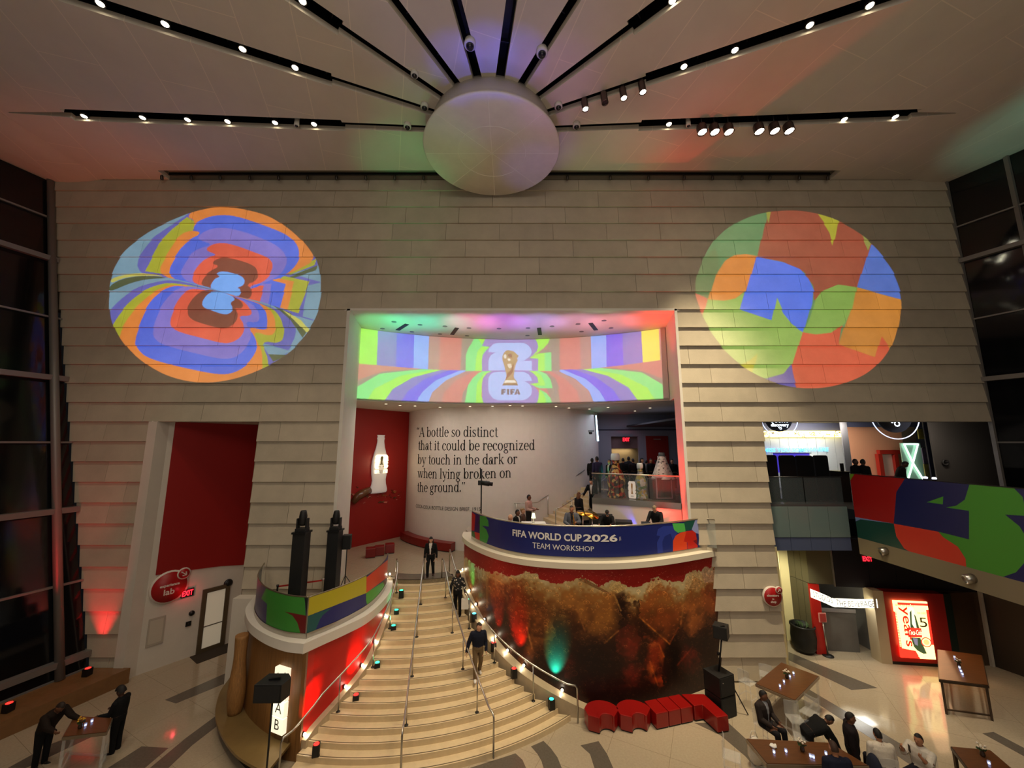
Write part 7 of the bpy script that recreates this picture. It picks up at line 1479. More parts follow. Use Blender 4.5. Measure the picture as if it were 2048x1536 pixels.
def vase(x, y, label, z=1.05, pet=m_petal):
    t = thing('flower_vase', label, 'vase', (x, y, z), 'small flower vases on the tables'); MB().lathe([(.035, z), (.05, z+.04), (.045, z+.09), (.03, z+.12), (.035, z+.13)], (x, y, 0), 14).build('vase', m_vase, t)
    st = MB(); lf = MB()
    for i in range(7):
        a = i*.9; r_ = .05+.03*random.random(); tip = (x+r_*math.cos(a), y+r_*math.sin(a), z+.2+.06*random.random()); st.tube([(x, y, z+.11), tip], .003, 4)
        MB().ball(tip, (.026, .026, .018), nu=8, nv=5).build('blossom', pet, t)
        lf.add([(x, y, z+.14), (x+r_*1.3*math.cos(a+.4), y+r_*1.3*math.sin(a+.4), z+.18), (x+r_*1.5*math.cos(a+.5), y+r_*1.5*math.sin(a+.5), z+.15), (x+r_*1.2*math.cos(a+.65), y+r_*1.2*math.sin(a+.65), z+.13)], [(0, 1, 2, 3)])
    st.build('stem', m_leaf, t); lf.build('leaf', m_leaf, t); return t
for x, y, lb in ((1574, 1352, 'small vase of flowers on the table left of the aisle'), (1605, 1498, 'green leafy vase in the middle of the table at the bottom edge'), (1918, 1328, 'pale vase on the table before the glowing poster'), (1966, 1508, 'dark vase on the table in the bottom right corner'), (160, 1452, 'low vase of yellow flowers between the two servers')):
    q = at_z(x, y+5, 1.05); vase(q.x, q.y, lb, pet=M('petal yellow', (206, 156, 40), .6) if x == 160 else m_petal)
q = at_z(1547, 1494, 1.05); t = thing('napkin', 'crumpled white napkin on the table at the bottom edge', 'napkin', (q.x, q.y, 1.05)); mb = MB(); mb.ball((q.x, q.y, 1.08), (.09, .07, .035), nu=14, nv=8); mb.v = [(v[0]+.012*math.sin(40*v[1]), v[1]+.012*math.sin(35*v[0]), max(1.051, v[2]+.012*math.sin(60*v[0]+30*v[1]))) for v in mb.v]; mb.build('napkin_cloth', M('napkin white', (232, 228, 220), .8), t)
def ghost(x, y, rz, label, first=[None]):
    if first[0] is None:
        t = thing('bar_chair', label, 'chair', (0, 0, 0), 'clear acrylic bar chairs')
        MB().box((0, 0, .725), (.40, .40, .035)).build('seat', m_acr, t, bevel=.012)
        MB().band([(.20*math.sin(a), .20-.03*math.cos(a)*2) for a in np.linspace(-1.1, 1.1, 9)], [(.225*math.sin(a), .225-.03*math.cos(a)*2) for a in np.linspace(-1.1, 1.1, 9)], .74, 1.12).build('backrest', m_acr, t)
        for sx in (-1, 1):
            for sy in (-1, 1): MB().tube([(sx*.17, sy*.17, .71), (sx*.21, sy*.21, 0)], .016, 6).build('leg', m_acr, t)
        for sx in (-1, 1): MB().bar((sx*.195, -.195, .3), (sx*.195, .195, .3), .02, .025).build('stretcher', m_acr, t)
        MB().bar((-.195, -.195, .3), (.195, -.195, .3), .02, .025).build('stretcher', m_acr, t)
        first[0] = t; t.location = (x, y, 0); t.rotation_euler = (0, 0, R(rz)); return t
    return dup(first[0], (x, y, 0), R(rz), label)
def gz(x, y, z): q = at_z(x, y, z); return q.x, q.y
G1 = gz(1522, 1393, 1.46); ghost(G1[0]+.03, G1[1], 26, 'clear chair under the seated man in dark brown suit'); G2 = gz(1762, 1476, 1.46); ghost(*G2, 168, 'clear chair under the person in white shirt seen from behind'); G3 = gz(1838, 1478, 1.46); ghost(*G3, -70, 'clear chair under the person raising both hands')
for (x, y, rz, lb) in ((1494, 1352, 120, 'empty clear chair next to the stone tower'), (1531, 1338, 150, 'empty clear chair at the far end of the table left of the aisle'), (1617, 1412, -60, 'empty clear chair at the right end of the table left of the aisle'), (1590, 1425, -10, 'empty clear chair on the near side of the table left of the aisle'), (1462, 1496, 60, 'empty clear chair left of the table at the bottom edge'), (1604, 1462, -30, 'empty clear chair left of the bending person')):
    q = at_z(x, y, .9); ghost(q.x, q.y, rz, lb)
t = thing('coat', 'dark blue coat hanging over the chair of the person in white shirt', 'coat', (G2[0]-.3, G2[1], .5)); mb = MB(); mb.ball((G2[0]-.27, G2[1]-.03, .78), (.12, .2, .36), nu=14, nv=10); mb.build('coat_cloth', M('coat blue', (22, 28, 48), .9), t); mb = MB(); mb.tube([(G2[0]-.28, G2[1]-.2, .9), (G2[0]-.32, G2[1]-.24, .55)], [.07, .05], 8); mb.build('sleeve', M('coat blue', (22, 28, 48), .9), t)
q = at_z(1507, 1468, .75); t = thing('tote_bag', 'crumpled white tote bag beside the seated man in brown suit', 'bag', (q.x, q.y, 0)); mb = MB(); mb.ball((q.x, q.y, .35), (.19, .14, .36), nu=16, nv=10); mb.v = [(v[0]+.02*math.sin(20*v[2]), v[1]+.02*math.sin(17*v[2]+9*v[0]), max(0, v[2])) for v in mb.v]; mb.build('bag_body', M('tote white', (214, 206, 192), .8), t); MB().tube([(q.x-.1, q.y, .66), (q.x-.05, q.y, .82), (q.x+.05, q.y, .82), (q.x+.1, q.y, .66)], .01, 6).build('handle', M('tote white', (214, 206, 192), .8), t)
# ================================================================ shop side, right
shop = thing('wall_shop', 'shop front of dark panels under the right bridge', 'wall', (14, 17, 0), kind='structure')
m_olive = M('olive panel', (88, 82, 60), .5); m_navyp = M('navy panel', (26, 25, 32), .4); m_seam = M('panel seam', (150, 146, 136), .4, .6)
MB().prism([(12.0, 18.62), (12.5, 18.45), (12.6, 18.75), (12.1, 18.9)], 0, 4.6).build('cream_pilaster', M('cream return', (226, 212, 160), .6), shop)
SA, SB, SC_ = Vector((12.5, 18.44)), Vector((12.62, 17.45)), Vector((14.45, 17.2))
MB().prism([(10.13, D+.1), (10.13, D+.3), (12.15, 19.0), (12.3, 18.75), (10.25, D+.1)], 0, 4.6).build('return_wall', M('cream return', (226, 212, 160), .6, emit=.0), shop)
for i in range(3):
    a, b_ = SA.lerp(SB, i/3), SA.lerp(SB, (i+1)/3); n_ = Vector(((SB-SA).y, -(SB-SA).x)).normalized()
    for z0, z1 in ((0, 2.72), (2.74, 4.6)): MB().prism([a+(SB-SA).normalized()*.012, b_-(SB-SA).normalized()*.012, b_-(SB-SA).normalized()*.012-n_*.05, a+(SB-SA).normalized()*.012-n_*.05], z0, z1).build('wall_panel', m_olive, shop)
pA = at_d(1660, 1100, 17.3)
MB().prism([(12.62, 17.45), (pA.x, 17.3), (pA.x, 17.36), (12.62, 17.5)], 2.74, 4.6).build('wall_panel', m_olive, shop); MB().bar((pA.x, 17.27, 2.67), (pA.x, 17.27, 4.6), .05, .05).build('seam', m_seam, shop)
xs = [pA.x+.03, 14.9, 15.9, 16.9, 18.0, 19.2]
for a, b_ in zip(xs, xs[1:]): MB().prism([(a+.01, 17.25-(a-13.5)*.12), (b_-.01, 17.25-(b_-13.5)*.12), (b_-.01, 17.3-(b_-13.5)*.12), (a+.01, 17.3-(a-13.5)*.12)], 2.68, 4.6).build('wall_panel', m_navyp, shop)
MB().prism([(12.6, 17.42), (12.95, 17.36), (13.0, 17.9), (12.65, 17.95)], 0, 2.72).build('red_pillar', m_red, shop)
pc0, pc1 = at_d(1746, 1190, 16.75), at_d(1768, 1190, 16.65)
MB().prism([(pc0.x, 16.75), (pc1.x, 16.68), (pc1.x, 17.2), (pc0.x, 17.2)], 0, 2.7).build('cream_pilaster', M('cream pilaster', (176, 160, 130), .6), shop)
pr0, pr1 = pc1.x, 17.15
MB().prism([(pr0, 16.68), (pr1, 16.42), (pr1, 16.8), (pr0, 17.1)], .12, 2.68).build('red_wall', m_redw, shop); MB().prism([(pr0, 16.70), (pr1, 16.44), (pr1, 16.8), (pr0, 17.1)], 0, .12).build('skirting', m_black, shop)
MB().prism([(pr1, 16.5), (18.85, 16.62), (18.85, 16.8), (pr1, 16.8)], 0, 2.68).build('brown_wall', M('brown panel', (70, 52, 36), .3), shop); MB().prism([(pr1, 16.44), (17.5, 16.47), (17.5, 16.6), (pr1, 16.6)], 0, 2.68).build('green_panel', M('dark green panel', (18, 36, 28), .4), shop)
MB().box((18.78, 16.55, 2.2), (.1, .1, 4.4)).build('white_post', M('post white', (200, 190, 176), .5), shop)
MB().prism([(18.9, 16.6), (21.1, 10.4), (21.3, 10.5), (19.1, 16.7)], 0, 4.5).build('side_wall', M('side wall tan', (150, 124, 92), .6), shop)
sd = at_w(2048, 1300, (18.9, 16.6), (21.1, 10.4)); ds = Vector((2.2, -6.2)).normalized()
door2 = thing('door_2', 'dark double door in the tan wall at the right edge', 'door', (sd.x, sd.y, 0), kind='structure'); p = sd.xy-ds*.9
for i in range(2): MB().prism([p+ds*1.25*i+Vector((-.05, -.03)), p+ds*(1.25*i+1.2)+Vector((-.05, -.03)), p+ds*(1.25*i+1.2), p+ds*1.25*i], 0, 3.0).build('door_leaf', M('door dark', (44, 36, 30), .45), door2)
MB().bar((*(p+ds*1.22+Vector((-.06, -.03))), 1.0), (*(p+ds*1.22+Vector((-.06, -.03))), 1.4), .04, .04).build('handle', m_steel, door2)
MB().prism([(12.95, 20.2), (15.2, 20.2), (15.2, 20.3), (12.95, 20.3)], 0, 2.7).build('inner_wall', M('shop grey', (120, 118, 114), .6), shop); MB().prism([(12.9, 17.9), (13.0, 17.9), (13.0, 20.2), (12.9, 20.2)], 0, 2.7).build('inner_side', M('shop grey', (120, 118, 114), .6), shop); MB().prism([(15.1, 17.2), (15.2, 17.2), (15.2, 20.2), (15.1, 20.2)], 0, 2.7).build('inner_side', M('shop grey', (120, 118, 114), .6), shop)
MB().prism([(12.6, 17.4), (19, 17), (19, 21), (12.6, 21)], 4.6, 4.7).build('ceiling_slab', m_navyp, shop)
g0, g1 = at_d(1650, 1245, 17.9), at_d(1752, 1245, 17.4)
t = thing('roller_shutter', 'grey half-closed shutter across the shop entrance', 'shutter', (13.7, 17.9, 0)); 
MB().prism([(13.0, 17.75), (14.5, 17.55), (14.5, 17.6), (13.0, 17.8)], 0, 1.55).build('curtain', M('shutter grey', (104, 102, 100), .35, .3, noise=.1, nscale=2), t); MB().bar((13.0, 17.74, 1.6), (14.5, 17.54, 1.6), .06, .14).build('bottom_rail', M('shutter rail', (150, 148, 152), .4, .4), t)
m_let = M('band light', (255, 250, 225), emit=1.8)
t = thing('light_band_sign', 'bright white lit lettering band curving over the shop entrance', 'sign', (13.6, 17.4, 2.3)); 
bpts = [at_d(1621, 1186, 17.38), at_d(1648, 1197, 17.34), at_d(1668, 1205.5, 17.3), at_d(1714, 1207, 17.0), at_d(1755, 1207, 16.72)]
P = cr([p.xy for p in bpts], 5); zc_ = [float(np.interp(i, [0, 5, 10, 15, 20], [p.z for p in bpts])) for i in range(len(P))]
SP = arclen(P)
mb = MB(); o2 = offs(P, .06); n = len(P); vs = [(p.x, p.y, zc_[i]-.17) for i, p in enumerate(P)]+[(p.x, p.y, zc_[i]+.17) for i, p in enumerate(P)]; mb.add(vs, [(i, i+1, n+i+1, n+i) for i in range(n-1)]); mb.build('light_band', m_let, t)
def fb(u, v):
    p, tg = on_curve(P, SP, u*SP[-1]); i = min(n-2, int(u*(n-1))); zc2 = zc_[i]+(zc_[i+1]-zc_[i])*(u*(n-1)-i); return (p.x-(-tg.y)*.012, p.y-tg.x*.012, zc2-.11+v*.22)
mb = MB(); letters(mb, 'STUDIOS  THE BEVERAGE', 1, lambda u, v: fb(.04+u*.92, v), fit=(1, 1), bold=-.004); mb.build('lettering', M('band ink', (120, 120, 110), .6), t)
area((14, 17.0, 2.2), (14, 14.5, 0), 22, 1.5, .25, (1, .97, .88), 'band_glow_lamp')
# glowing poster
t = thing('lit_poster', 'glowing red and cream poster with a bottle and the word years', 'poster', (15.8, 16.5, .3))
q0, q1 = at_w(1784, 1200, (pr0, 16.62), (pr1, 16.36)), at_w(1876, 1322, (pr0, 16.62), (pr1, 16.36)); pd_ = (Vector((pr1-pr0, -.26))).normalized(); pw = (q1.x-q0.x)*.93; z0, z1 = .32, q0.z
def fp(u, v, o=0.0): return (q0.x+pd_.x*pw*u+pd_.y*o, q0.y+pd_.y*pw*u-.0-pd_.x*o, z0+(z1-z0)*v)
w, h = 400, 640; U, V = np.meshgrid((np.arange(w)+.5)/w, 1-(np.arange(h)+.5)/h); V = 1-V
U, V = np.meshgrid((np.arange(w)+.5)/w, (np.arange(h)+.5)/h)
cream, pred, pdark = (255, 226, 140), (240, 40, 26), (40, 52, 30)
PI_ = [(pred, [(0, 0), (.07, 0), (.05, .80), (0, .80)]), (pred, [(0, 0), (.55, 0), (.45, .13), (.2, .15), (0, .17)]), (pred, [(.12, .93), (1, .93), (1, .97), (.12, .97)]), (pred, [(.93, .25), (1, .25), (1, .86), (.93, .86)]),
       ((226, 214, 160), [(.36, .50), (.40, .86), (.50, .95), (.58, .86), (.64, .50)]), (pdark, [(.40, .52), (.44, .80), (.50, .84), (.46, .60), (.52, .52)]), (pdark, [(.58, .52), (.56, .78), (.60, .74), (.66, .52)]), (pdark, [(.36, .36), (.64, .36), (.70, .22), (.78, .06), (.62, .10), (.50, .14), (.42, .20)]), ((90, 84, 96), [(.42, .35), (.56, .35), (.54, .22), (.46, .24)]),
       (pred, [(.30, .36), (.70, .37), (.71, .53), (.29, .53)]), (cream, [(.50, .03), (.75, .02), (.80, .10), (.62, .08)])]
im = paint(U, V, cream, PI_)
for cx, cy, rx, ry in ((.80, .29, .15, .085),):
    d_ = np.hypot((U-cx)/rx, (V-cy)/ry); im[(d_ < 1) & (d_ > .82)] = pred; im[(d_ < .55)] = (250, 150, 90)
for yy in np.arange(.2, .8, .028): k_ = (np.abs(V-yy) < .009) & (U > .01) & (U < .055); im[k_] = cream
mp_ = M_image('poster print', im/255, .4, emit=2.6)
mb = MB().add([fp(0, 0), fp(1, 0), fp(1, 1), fp(0, 1), fp(0, 0, .05), fp(1, 0, .05), fp(1, 1, .05), fp(0, 1, .05)], [(4, 5, 6, 7), (0, 4, 7, 3), (1, 2, 6, 5), (3, 7, 6, 2), (0, 1, 5, 4)])
mb.build('poster_face', mp_, t, uvf=lambda v, i: ((0, 0), (1, 0), (1, 1), (0, 1))[i % 4])
m_pr = M('poster red ink', (236, 30, 20), emit=1.6); mb = MB(); letters(mb, 'years', 1, lambda u, v: fp(.10+.28*(1-v) if False else .12+.26*v, .90-.70*u, .058), fit=(1, 1), bold=.01); mb.build('lettering', m_pr, t)
mb = MB(); letters(mb, '5', 1, lambda u, v: fp(.68+.22*u, .55+.17*v, .058), fit=(1, 1)); letters(mb, 'drink for 5 cents', 1, lambda u, v: fp(.04+.55*u, .905+.05*v, .058), fit=(1, 1)); letters(mb, 'ice cold', 1, lambda u, v: fp(.66+.24*u, .78+.05*v, .058), fit=(1, 1)); mb.build('lettering', M('poster dark ink', (70, 56, 30), emit=.25), t)
mb = MB(); letters(mb, 'Coca-Cola', 1, lambda u, v: fp(.32+.37*u+.02*v, .41+.085*v, .058), fit=(1, 1)); mb.build('lettering', M('poster cream ink', (255, 236, 190), emit=2.5), t)
c = Vector(fp(.5, .5, .6)); area(c, c+Vector((-.3, -4, -2.0)), 16, 1.2, 2.0, (1, .55, .28), 'poster_glow_lamp')
t = thing('plant_pot', 'big dark round planter beside the red shop pillar', 'planter', (*at_z(1612, 1305, 0).xy, 0)); pp = at_z(1610, 1303, 0)
MB().lathe([(.30, 0), (.42, .2), (.46, .6), (.42, .95), (.46, 1.0), (.46, 1.06), (.40, 1.06), (.36, .9), (0, .9)], (pp.x, pp.y, 0), 26).build('pot', M('pot black', (9, 9, 9), .5, bump=.3, bscale=30), t)
t.location = (pp.x, pp.y, 0)
for o in kids(t): o.location = (0, 0, 0); o.data.transform(Matrix.Translation(Vector((at_z(1612, 1305, 0).x-pp.x, at_z(1612, 1305, 0).y-pp.y, 0))))
lf = MB()
for i in range(26): a = i*2.4; r_ = .1+.3*random.random(); lf.add([(pp.x+r_*math.cos(a), pp.y+r_*math.sin(a), .9), (pp.x+(r_+.1)*math.cos(a+.2), pp.y+(r_+.1)*math.sin(a+.2), 1.05+.08*random.random()), (pp.x+(r_+.1)*math.cos(a-.2), pp.y+(r_+.1)*math.sin(a-.2), 1.02)], [(0, 1, 2)])
tag(lf.build('dark_foliage', m_leaf, t), kind='stuff')
sp_ = at_z(1656, 1312, 0); t = thing('sign_stand', 'steel post with a small red sign on a round black base', 'sign', (sp_.x, sp_.y, 0)); MB().lathe([(.2, 0), (.2, .03), (.03, .05)], (sp_.x, sp_.y, 0), 18).build('base', m_black, t); MB().tube([(sp_.x, sp_.y, .04), (sp_.x-.06, sp_.y, 1.3)], .03, 8).build('post', m_steel, t); MB().box((sp_.x-.07, sp_.y-.03, 1.47), (.30, .03, .36)).build('sign_frame', M('sign frame pink', (214, 150, 140), .5), t); MB().box((sp_.x-.07, sp_.y-.05, 1.47), (.24, .02, .30)).build('sign_face', M('sign face red', (160, 50, 46), .5), t)
# upper level of the shop side
upf = thing('floor_upper_right', 'upper floor edge with pale glass fascia above the shop', 'floor', (13, 18, 6), kind='structure')
MB().prism([(10.2, 15.95), (13.35, 15.95), (13.35, 15.6), (20, 15.6), (20, 29), (8.0, 29), (8.0, 20)], 6.05, 6.2).build('floor_slab', M('upper floor grey', (70, 68, 70), .3), upf)
m_fg = M('fascia glass', (104, 122, 122), .12, spec=.6); m_fb = M('fascia blue', (78, 88, 118), .3)
for i in range(4):
    a, b_ = 10.2+.79*i, 10.2+.79*(i+1); MB().prism([(a+.008, 15.92), (b_-.008, 15.92), (b_-.008, 15.98), (a+.008, 15.98)], 4.95, 6.12).build('glass_panel', m_fg, upf); MB().prism([(a+.008, 15.94), (b_-.008, 15.94), (b_-.008, 16.4), (a+.008, 16.4)], 4.45, 4.93).build('fascia_panel', m_fb, upf)
t = thing('glass_guardrail', 'dim glass guard with slim rail at the upper floor edge on the right', 'guardrail', (11.8, 16, 6.2))
for i in range(2): MB().prism([(10.25+1.55*i, 15.98), (11.75+1.55*i, 15.98), (11.75+1.55*i, 16.0), (10.25+1.55*i, 16.0)], 6.2, 7.25).build('glass_panel', M('dim glass', (90, 100, 104), .05, alpha=.25), t)
MB().tube([(10.2, 15.99, 7.27), (13.35, 15.99, 7.27)], .02, 8).build('top_rail', m_dsteel, t)
BX = 13.35; by = [15.6, 13.7, 11.8, 9.9, 8.0, 6.0]
br = thing('bridge', 'bridge parapet with a large red, navy and green graphic', 'bridge', (BX, 12, 4.4)); ZB0, ZB1 = 5.0, 7.42
P = [Vector((BX, y)) for y in np.linspace(15.6, 6.0, 30)]; SPb = arclen(P); tb_ = (1348, 820, 2.926)
BGI = [((110, 150, 40), [(980, 340), (1060, 380), (1060, 392), (1020, 440)]), ((150, 14, 12), [(1055, 375), (1370, 380), (1300, 480), (1285, 665), (1000, 620), (1020, 430)]), ((20, 26, 84), [(1370, 370), (1745, 400), (1725, 500), (1690, 540), (1650, 560), (1590, 570), (1725, 590), (1720, 756), (1545, 712), (1285, 665), (1300, 480)]),
       ((66, 140, 44), [(1478, 540), (1575, 505), (1572, 552)]), ((66, 140, 44), [(1745, 380), (1900, 420), (1980, 450), (2040, 510), (2060, 620), (1935, 612), (2020, 680), (2070, 760), (2080, 860), (2000, 950), (1900, 985), (1780, 965), (1700, 945), (1700, 860), (1570, 745), (1725, 756), (1725, 590), (1590, 570), (1650, 560), (1700, 525)]),
       ((200, 54, 36), [(1285, 665), (1545, 712), (1575, 745), (1660, 800), (1705, 870), (1712, 950), (1500, 900), (1345, 810), (1300, 740)]), ((66, 140, 44), [(1545, 712), (1720, 756), (1600, 750), (1575, 745)]), ((16, 62, 54), [(980, 760), (1010, 700), (1040, 660), (1100, 640), (1285, 665), (1300, 740), (1345, 810), (1400, 850), (1000, 790)]), ((110, 130, 180), [(980, 612), (1285, 665), (1090, 640), (1030, 665), (1000, 715)])]
mbp = print_on(P, SPb, 0, SPb[-1], ZB0, ZB1, 1400, 400, (20, 26, 84), BGI, 'bridge print', tb_); banner(P, SPb, 0, SPb[-1], ZB0, ZB1, mbp, 'graphic', br, off=.02)
MB().prism([(BX+.0, 15.6), (BX+.0, 6), (BX+3.6, 6), (BX+3.6, 15.6)], 4.42, 5.02).build('soffit_beam', M('bridge soffit', (128, 116, 92), .6), br); MB().prism([(BX+.06, 15.6), (BX+.06, 6), (BX+.16, 6), (BX+.16, 15.6)], 5.0, 7.4).build('parapet', m_dsteel, br)
MB().prism([(BX+.16, 15.6), (BX+.16, 6), (BX+3.6, 6), (BX+3.6, 15.6)], 6.0, 6.15).build('walkway', M('upper floor grey', (70, 68, 70), .3), br); MB().bar((BX+.08, 15.6, 7.43), (BX+.08, 6, 7.43), .06, .03).build('cap_rail', m_dsteel, br)
for (x, y, lb) in ((1771, 1102, 'round metal nozzle spotlight under the bridge nearer the shop'), (1944, 1157, 'round metal nozzle spotlight under the bridge nearer the camera')):
    q = px_curve(P, x, y); t = thing('bridge_spotlight', lb, 'spotlight', (BX-.02, q.y, q.z), 'spotlights under the bridge'); rot = Matrix.Rotation(R(-105), 3, 'Y') @ Matrix.Rotation(R(-20), 3, 'X')
    MB().lathe([(.13, -.06), (.13, .16), (.10, .18), (.10, .08), (0, .08)], (BX-.0, q.y, q.z), 20, rot=rot).build('housing', m_steel, t); MB().lathe([(0, .09), (.095, .09)], (BX-.0, q.y, q.z), 16, rot=rot).build('lens', m_black, t)
exit_sign('red lit exit sign under the bridge by the shop', at_d(1733, 1117, 16.45), .42, .26, (-.1, -1, 0))
# store displays behind
m_dim = M('partition black', (20, 20, 22), .35)
for i, (xa, xb, yt) in enumerate(((1529, 1553, 911), (1559, 1589, 911.5), (1592, 1625, 912), (1628, 1655, 911.5))):
    a, b_ = at_d(xa, yt, 17.0), at_d(xb, yt, 17.0); t = thing('tall_partition', 'tall dark round-cornered partition on the upper right floor, %s from the left' % ('first', 'second', 'third', 'fourth')[i], 'partition', (a.x, 17, 6.2), 'dark partitions on the upper floor')
    w_2 = (b_.x-a.x)/2; cx = (a.x+b_.x)/2; out = [(-w_2, 0), (w_2, 0)]+[(w_2-.1+.1*math.cos(R(q)), a.z-6.2-.1+.1*math.sin(R(q))) for q in range(0, 91, 15)]+[(-w_2+.1+.1*math.cos(R(q)), a.z-6.2-.1+.1*math.sin(R(q))) for q in range(90, 181, 15)]
    n = len(out); MB().add([(cx+p[0], 17.0, 6.22+p[1]) for p in out]+[(cx+p[0], 17.1, 6.22+p[1]) for p in out], [tuple(range(n)), tuple(range(2*n-1, n-1, -1))]+[(j, n+j, n+(j+1) % n, (j+1) % n) for j in range(n)]).build('board', m_dim, t); MB().box((cx, 17.05, 6.22), (w_2*1.6, .5, .04)).build('foot', m_black, t)
wsh = thing('wall_upper_shop', 'pale display wall of the upper shop behind the bridge', 'wall', (14, 22, 6.2), kind='structure')
def quad_d(mb, x0, x1, y0, y1, d, th=.06):
    ym = (y0+y1)/2; a = at_d(x0, ym, d); b_ = at_d(x1, ym, d); a.z = at_d(x0, y0, d).z; b_.z = at_d(x1, y1, d).z; return mb.box(((a.x+b_.x)/2, d+th/2, (a.z+b_.z)/2), (abs(b_.x-a.x), th, abs(b_.z-a.z)))
quad_d(MB(), 1500, 1694, 840, 862, 22.0).build('header', M('header blue grey', (70, 74, 100), .6), wsh)
for i in range(9): quad_d(MB(), 1527+18.6*i+.3, 1527+18.6*(i+1)-.3, 872, 1000, 22.0).build('wall_panel', M('display panel', (170, 178, 184), .35), wsh)
quad_d(MB(), 1690, 1703, 838, 1000, 20.5).build('grey_pier', M('pier grey', (84, 84, 90), .6), wsh)
quad_d(MB(), 1703, 1812, 852, 1000, 21.5).build('peach_wall', M('peach wall', (236, 170, 132), .7), wsh); quad_d(MB(), 1812, 1840, 848, 1000, 22.5).build('pale_wall', M('pale peach', (220, 200, 176), .7), wsh); quad_d(MB(), 1690, 1870, 838, 854, 20.8).build('header', M('header blue grey', (70, 74, 100), .6), wsh)
quad_d(MB(), 1858, 1872, 838, 1000, 18.5).build('dark_pier', M('dark pier', (22, 24, 44), .6), wsh); quad_d(MB(), 1868, 2060, 830, 1000, 17.8).build('dark_wall', M('dark grey wall', (84, 78, 72), .7), wsh)
MB().prism([(8, 15.9), (21, 15.9), (21, 29), (8, 29)], 9.75, 9.85).build('ceiling_slab', M('shop ceiling', (60, 58, 62), .8), wsh)
t = thing('bulb_sign', 'glowing warm yellow lattice sign across the upper shop', 'sign', tuple(at_d(1600, 866, 21.6))); random.seed(2)
o = quad_d(MB(), 1527, 1686, 862, 874, 21.8, .08).build('light_box', M('bulb glow', (255, 228, 140), emit=5), t); q = MB()
for i in range(60):
    x = random.uniform(1528, 1684); y = random.uniform(863, 873); a = at_d(x, y, 21.76); b_ = at_d(x+random.uniform(-6, 6), y+random.uniform(-4, 4), 21.76); q.bar(a, b_, .02, .03)
tag(q.build('lattice', M('lattice brown', (120, 100, 60), .6), t), kind='stuff')
t = thing('neon_words', 'cyan neon words MISS YOU SOMEWHERE on the pale display wall', 'sign', tuple(at_d(1600, 903, 21.9))); mb = MB(); letters(mb, 'MISS YOU SOMEWHERE', 1, lambda u, v: at_d(1528+129*u, 904-7.5*v-1.5*u, 21.9), fit=(1, 1), bold=.004); mb.build('lettering', M('neon cyan', (70, 200, 255), emit=3), t)
t = thing('violet_board', 'violet backlit board behind the dark partitions', 'board', tuple(at_d(1585, 920, 20.5))); quad_d(MB(), 1549, 1621, 907, 945, 20.5).build('board_face', M('violet glow', (70, 56, 190), emit=.9), t); quad_d(MB(), 1547, 1623, 905.5, 907, 20.4).build('board_edge', m_dim, t)
dsg = M('sign black disc', (14, 9, 9), .4)
for (x, y, r_, lines, lb) in ((1557, 836, 27, (('scent', .60, -.32), ('discovery', .34, -.62), ('\u00b0O', .22, -.84)), 'round black scent discovery sign hanging in the upper shop'), (1787, 829, 36, (('\u00b0O', .42, -.66),), 'round dark sign with two small rings in the upper shop')):
    c = at_d(x, y, 17.6); rr_ = (at_d(x+r_, y, 17.6)-c).length; t = disc_sign('round_sign', lb, c, rr_, (0, -1, 0), lines, back=dsg, arrow=None)
    MB().tube([c+Vector((rr_*1.35*math.cos(a), -.05, rr_*1.35*math.sin(a))) for a in np.linspace(0, 2*PI, 41)], .02, 6, caps=False).build('halo_ring', M('halo glow', (210, 220, 255), emit=1.5), t)
    for o in kids(t):
        if o.name.startswith('rim'): o.data.materials.clear(); o.data.materials.append(dsg)
        if o.name.startswith('lettering'): o.data.materials.clear(); o.data.materials.append(M('neon text', (225, 240, 255), emit=3))
t = thing('framed_mirror', 'ornate red frame with a pale mirror on the peach wall', 'frame', tuple(at_d(1781, 930, 21.3)))
for a in ((1760, 1800, 900, 908), (1760, 1768, 908, 960), (1792, 1800, 908, 960), (1760, 1800, 952, 962)): quad_d(MB(), *a, 21.2, .2).build('frame_bar', M('frame red', (176, 40, 26), .45), t)
quad_d(MB(), 1768, 1792, 908, 953, 21.35, .05).build('mirror', M('mirror pale', (226, 196, 180), .15), t)
t = thing('neon_cross', 'glowing white crossed light tubes on a green glass case', 'light', tuple(at_d(1826, 920, 20.2))); quad_d(MB(), 1806, 1846, 886, 962, 20.3, .05).build('glass_case', M('case green', (150, 186, 164), .1, emit=.06), t)
for a, b_ in (((1808, 888), (1826, 926)), ((1836, 888), (1826, 926)), ((1826, 926), (1816, 960)), ((1826, 926), (1846, 958)), ((1808, 888), (1836, 888))): MB().tube([at_d(*a, 20.22), at_d(*b_, 20.22)], .035, 6).build('light_tube', M('tube white', (225, 255, 240), emit=3), t)
for (x0, x1, y0, y1, c_, lb) in ((1837, 1848, 858, 878, (150, 140, 50), 'olive picture high beside the dark pier'), (1846, 1858, 896, 928, (104, 96, 120), 'grey picture with pink figure beside the dark pier'), (1850, 1862, 928, 958, (150, 146, 80), 'olive green picture low beside the dark pier')):
    t = thing('picture', lb, 'picture', tuple(at_d(x0, y1, 19.6)), 'pictures beside the dark pier'); quad_d(MB(), x0, x1, y0, y1, 19.6, .05).build('canvas', M('canvas %d' % x0, c_, .6, noise=.4, nscale=4), t); quad_d(MB(), x0-1, x1+1, y0-1, y0, 19.55, .05).build('frame_top', m_dim, t)
